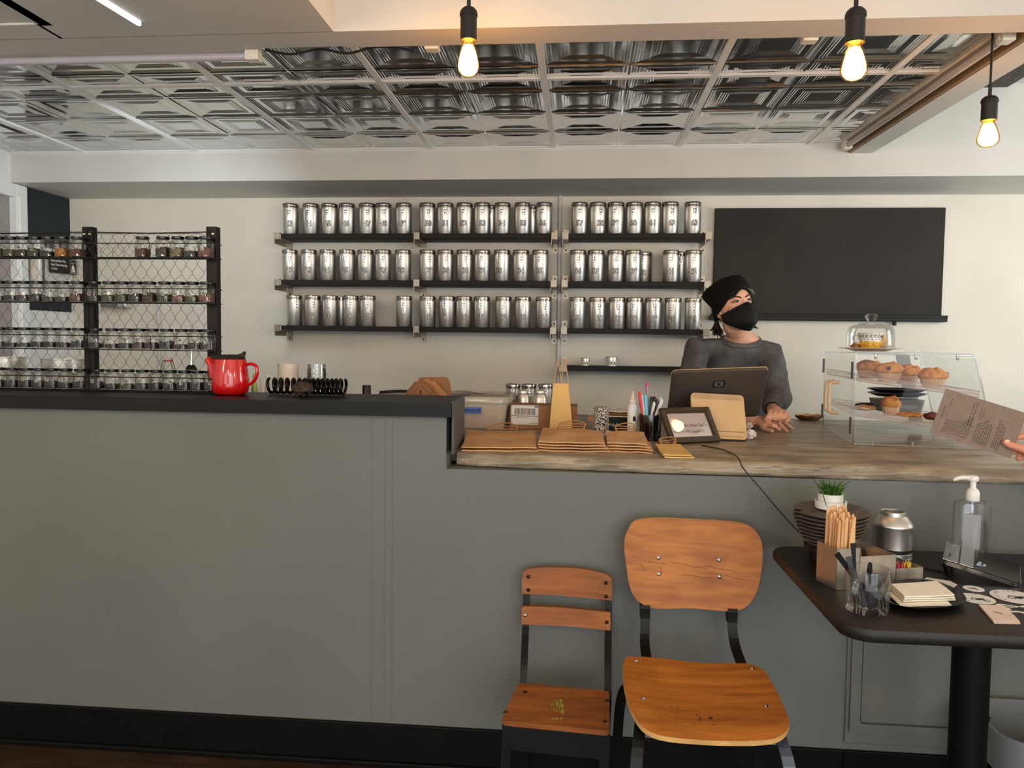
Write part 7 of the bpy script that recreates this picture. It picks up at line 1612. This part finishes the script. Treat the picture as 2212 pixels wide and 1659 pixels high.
b = MB(); c0 = L_(Lwr); dv = (lp-Lwr).normalized(); b.tube([c0-dv*0.010,c0-dv*0.008,c0+dv*0.010,c0+dv*0.012], [0.0285,0.0305,0.0305,0.0285], 20, cap=False); obj('wristband', b, M['rubber'], pers)
# trousers and shoes
b = MB(); b.loft([ell(L_((0.735,3.80,0.70)),0.13,0.10,20), ell(L_((0.735,3.80,0.80)),0.168,0.118,20), ell(L_((0.735,3.80,0.90)),0.160,0.112,20)])
for s_ in (-1,1): limb(b, [L_((0.735+s_*0.078,3.80,0.80)), L_((0.735+s_*0.09,3.79,0.46)), L_((0.735+s_*0.09,3.82,0.085))], [0.09,0.070,0.056], 18)
fuse('trousers', b, pm('dark_trousers', S(36,36,42), 0.85, var=0.1), pers, 0.012, 4)
for s_ in (-1,1):
    b = MB(); b.loft([[V((0.735+s_*0.093+x-PO.x, 3.765+y-PO.y, z)) for x,y in rrect(w_,l_,w_*0.48,6)] for w_,l_,z in ((0.095,0.27,0.0008),(0.098,0.275,0.02),(0.092,0.262,0.045),(0.082,0.20,0.07))]); obj('shoe', b, M['rubber'], pers)
# ================================================================ THE HAND holding the menu card
hand = thing('person', 'hand of a customer entering at the frame edge, pinching the brown menu card', 'person', atY(2290,985,YM))
ho = hand.location.copy(); b = MB(); hl = lambda px,py,dy: atY(px,py,YM+dy)-ho
limb(b, [hl(2171,956,-0.0085), hl(2183,962,-0.010), hl(2203,968,-0.014), hl(2236,980,-0.012)], [0.0082,0.0098,0.0105,0.015], 12)
for pts_, r0, r1 in (((( 2196,945,0.0095),(2215,941,0.012),(2238,938,0.020),(2268,950,0.014)),0.0078,0.0115),(((2186,976,0.0095),(2206,972,0.014),(2234,964,0.026),(2268,966,0.018)),0.0080,0.0115),(((2200,990,0.0095),(2216,986,0.018),(2240,980,0.030),(2268,982,0.020)),0.0078,0.0110),(((2216,1004,0.010),(2228,1000,0.020),(2246,996,0.030),(2268,998,0.020)),0.0070,0.0098)):
    n_ = len(pts_); limb(b, [hl(*p) for p in pts_], [r0+(r1-r0)*i/(n_-1) for i in range(n_)], 10)
b.ball(hl(2280,976,0.004),(0.036,0.020,0.038),16,10); b.ball(hl(2256,984,-0.006),(0.022,0.014,0.022),14,8)
limb(b, [hl(2290,980,0.004), hl(2330,1000,0.0), hl(2420,1040,-0.01), hl(2560,1100,-0.02)], [0.028,0.026,0.032,0.040], 16)
hb = fuse('hand_and_forearm', b, pm('rosy_skin', S(216,142,116), 0.5, var=0.06, vscale=24, sss=0.1), hand, 0.0026, 4)
b = MB(); b.mi = 0; p_ = hl(2168.5,956,-0.0168); b.ball(hl(2176,954,-0.0178),(0.0070,0.0016,0.0058),14,8); obj('thumb_nail', b, pm('nail', S(236,186,164), 0.3), hb)
b = MB(); limb(b, [hl(2400,1030,-0.008), hl(2560,1100,-0.02)], [0.042,0.054], 18); obj('sleeve', b, m_knit, hand)
# ================================================================ camera + light
cam = bpy.data.cameras.new('camera'); co = bpy.data.objects.new('camera', cam); C.objects.link(co)
cam.sensor_fit = 'HORIZONTAL'; cam.sensor_width = 36; cam.lens = F/2212*36; cam.clip_start = 0.02
R = Matrix((aX, aY, aZ))                       # camera coords (right, up, forward) -> world
cr = R @ V((1,0,0)); cu_ = R @ V((0,1,0)); cf = R @ V((0,0,1))
co.matrix_world = Matrix(((cr.x,cu_.x,-cf.x,0),(cr.y,cu_.y,-cf.y,0),(cr.z,cu_.z,-cf.z,H),(0,0,0,1)))
sc = bpy.context.scene; sc.camera = co
def area(name, loc, target, sx, sy, e, col):
    l = bpy.data.lights.new(name, 'AREA'); l.shape = 'RECTANGLE'; l.size = sx; l.size_y = sy; l.energy = e; l.color = col
    o = bpy.data.objects.new(name, l); C.objects.link(o); o.location = loc
    o.rotation_euler = (V(target)-V(loc)).to_track_quat('-Z', 'Y').to_euler(); return o
area('window_light_a', (1.75,-2.95,1.5), (1.9,4,1.35), 2.9, 1.7, 66, (0.88,0.95,1.0))
area('window_light_b', (-1.5,-2.95,1.5), (-1.5,4,1.2), 1.7, 1.7, 24, (0.88,0.95,1.0))
area('window_light_c', (3.44,2.9,1.15), (0.8,4.1,1.5), 1.5, 1.6, 96, (0.74,0.90,1.0))
area('floor_bounce_fill', (0.6,-1.6,0.05), (0.6,0.9,3.2), 4.0, 2.2, 78, (0.86,0.94,1.0))  # added unseen fill in place of light bounced off the floor
for nm, x, y, z, e in (('lamp_glow_a',-0.4,-1.3,1.95,33),('lamp_glow_b',2.4,-0.6,1.95,37),('lamp_glow_c',1.0,-2.0,1.95,31),('lamp_glow_d',-1.7,0.6,1.80,12),('lamp_glow_f',2.75,2.65,1.98,10),('lamp_glow_g',-2.3,-0.6,1.95,34)):  # unseen warm lamps; the left fills are added to brighten that side
    l = bpy.data.lights.new(nm, 'POINT'); l.energy = e; l.color = (1.0,0.77,0.46); l.shadow_soft_size = 0.05
    o = bpy.data.objects.new(nm, l); C.objects.link(o); o.location = (x,y,z)
area('corner_fill', (-1.7,3.1,1.95), (-3.0,3.95,1.0), 0.6, 0.4, 7, (0.84,0.94,1.0))  # added unseen fill that brightens the left wall and corner
w = bpy.data.worlds.new('world'); sc.world = w; w.use_nodes = True
bg = w.node_tree.nodes['Background']; bg.inputs[0].default_value = (0.75,0.85,1.0,1); bg.inputs[1].default_value = 0.9
sc.view_settings.view_transform = 'Standard'; sc.view_settings.look = 'None'
sc.view_settings.exposure = -0.18
sc.cycles.use_denoising = True; sc.cycles.max_bounces = 12; sc.cycles.transparent_max_bounces = 40
sc.cycles.sample_clamp_indirect = 4.0; sc.cycles.caustics_reflective = False; sc.cycles.caustics_refractive = False
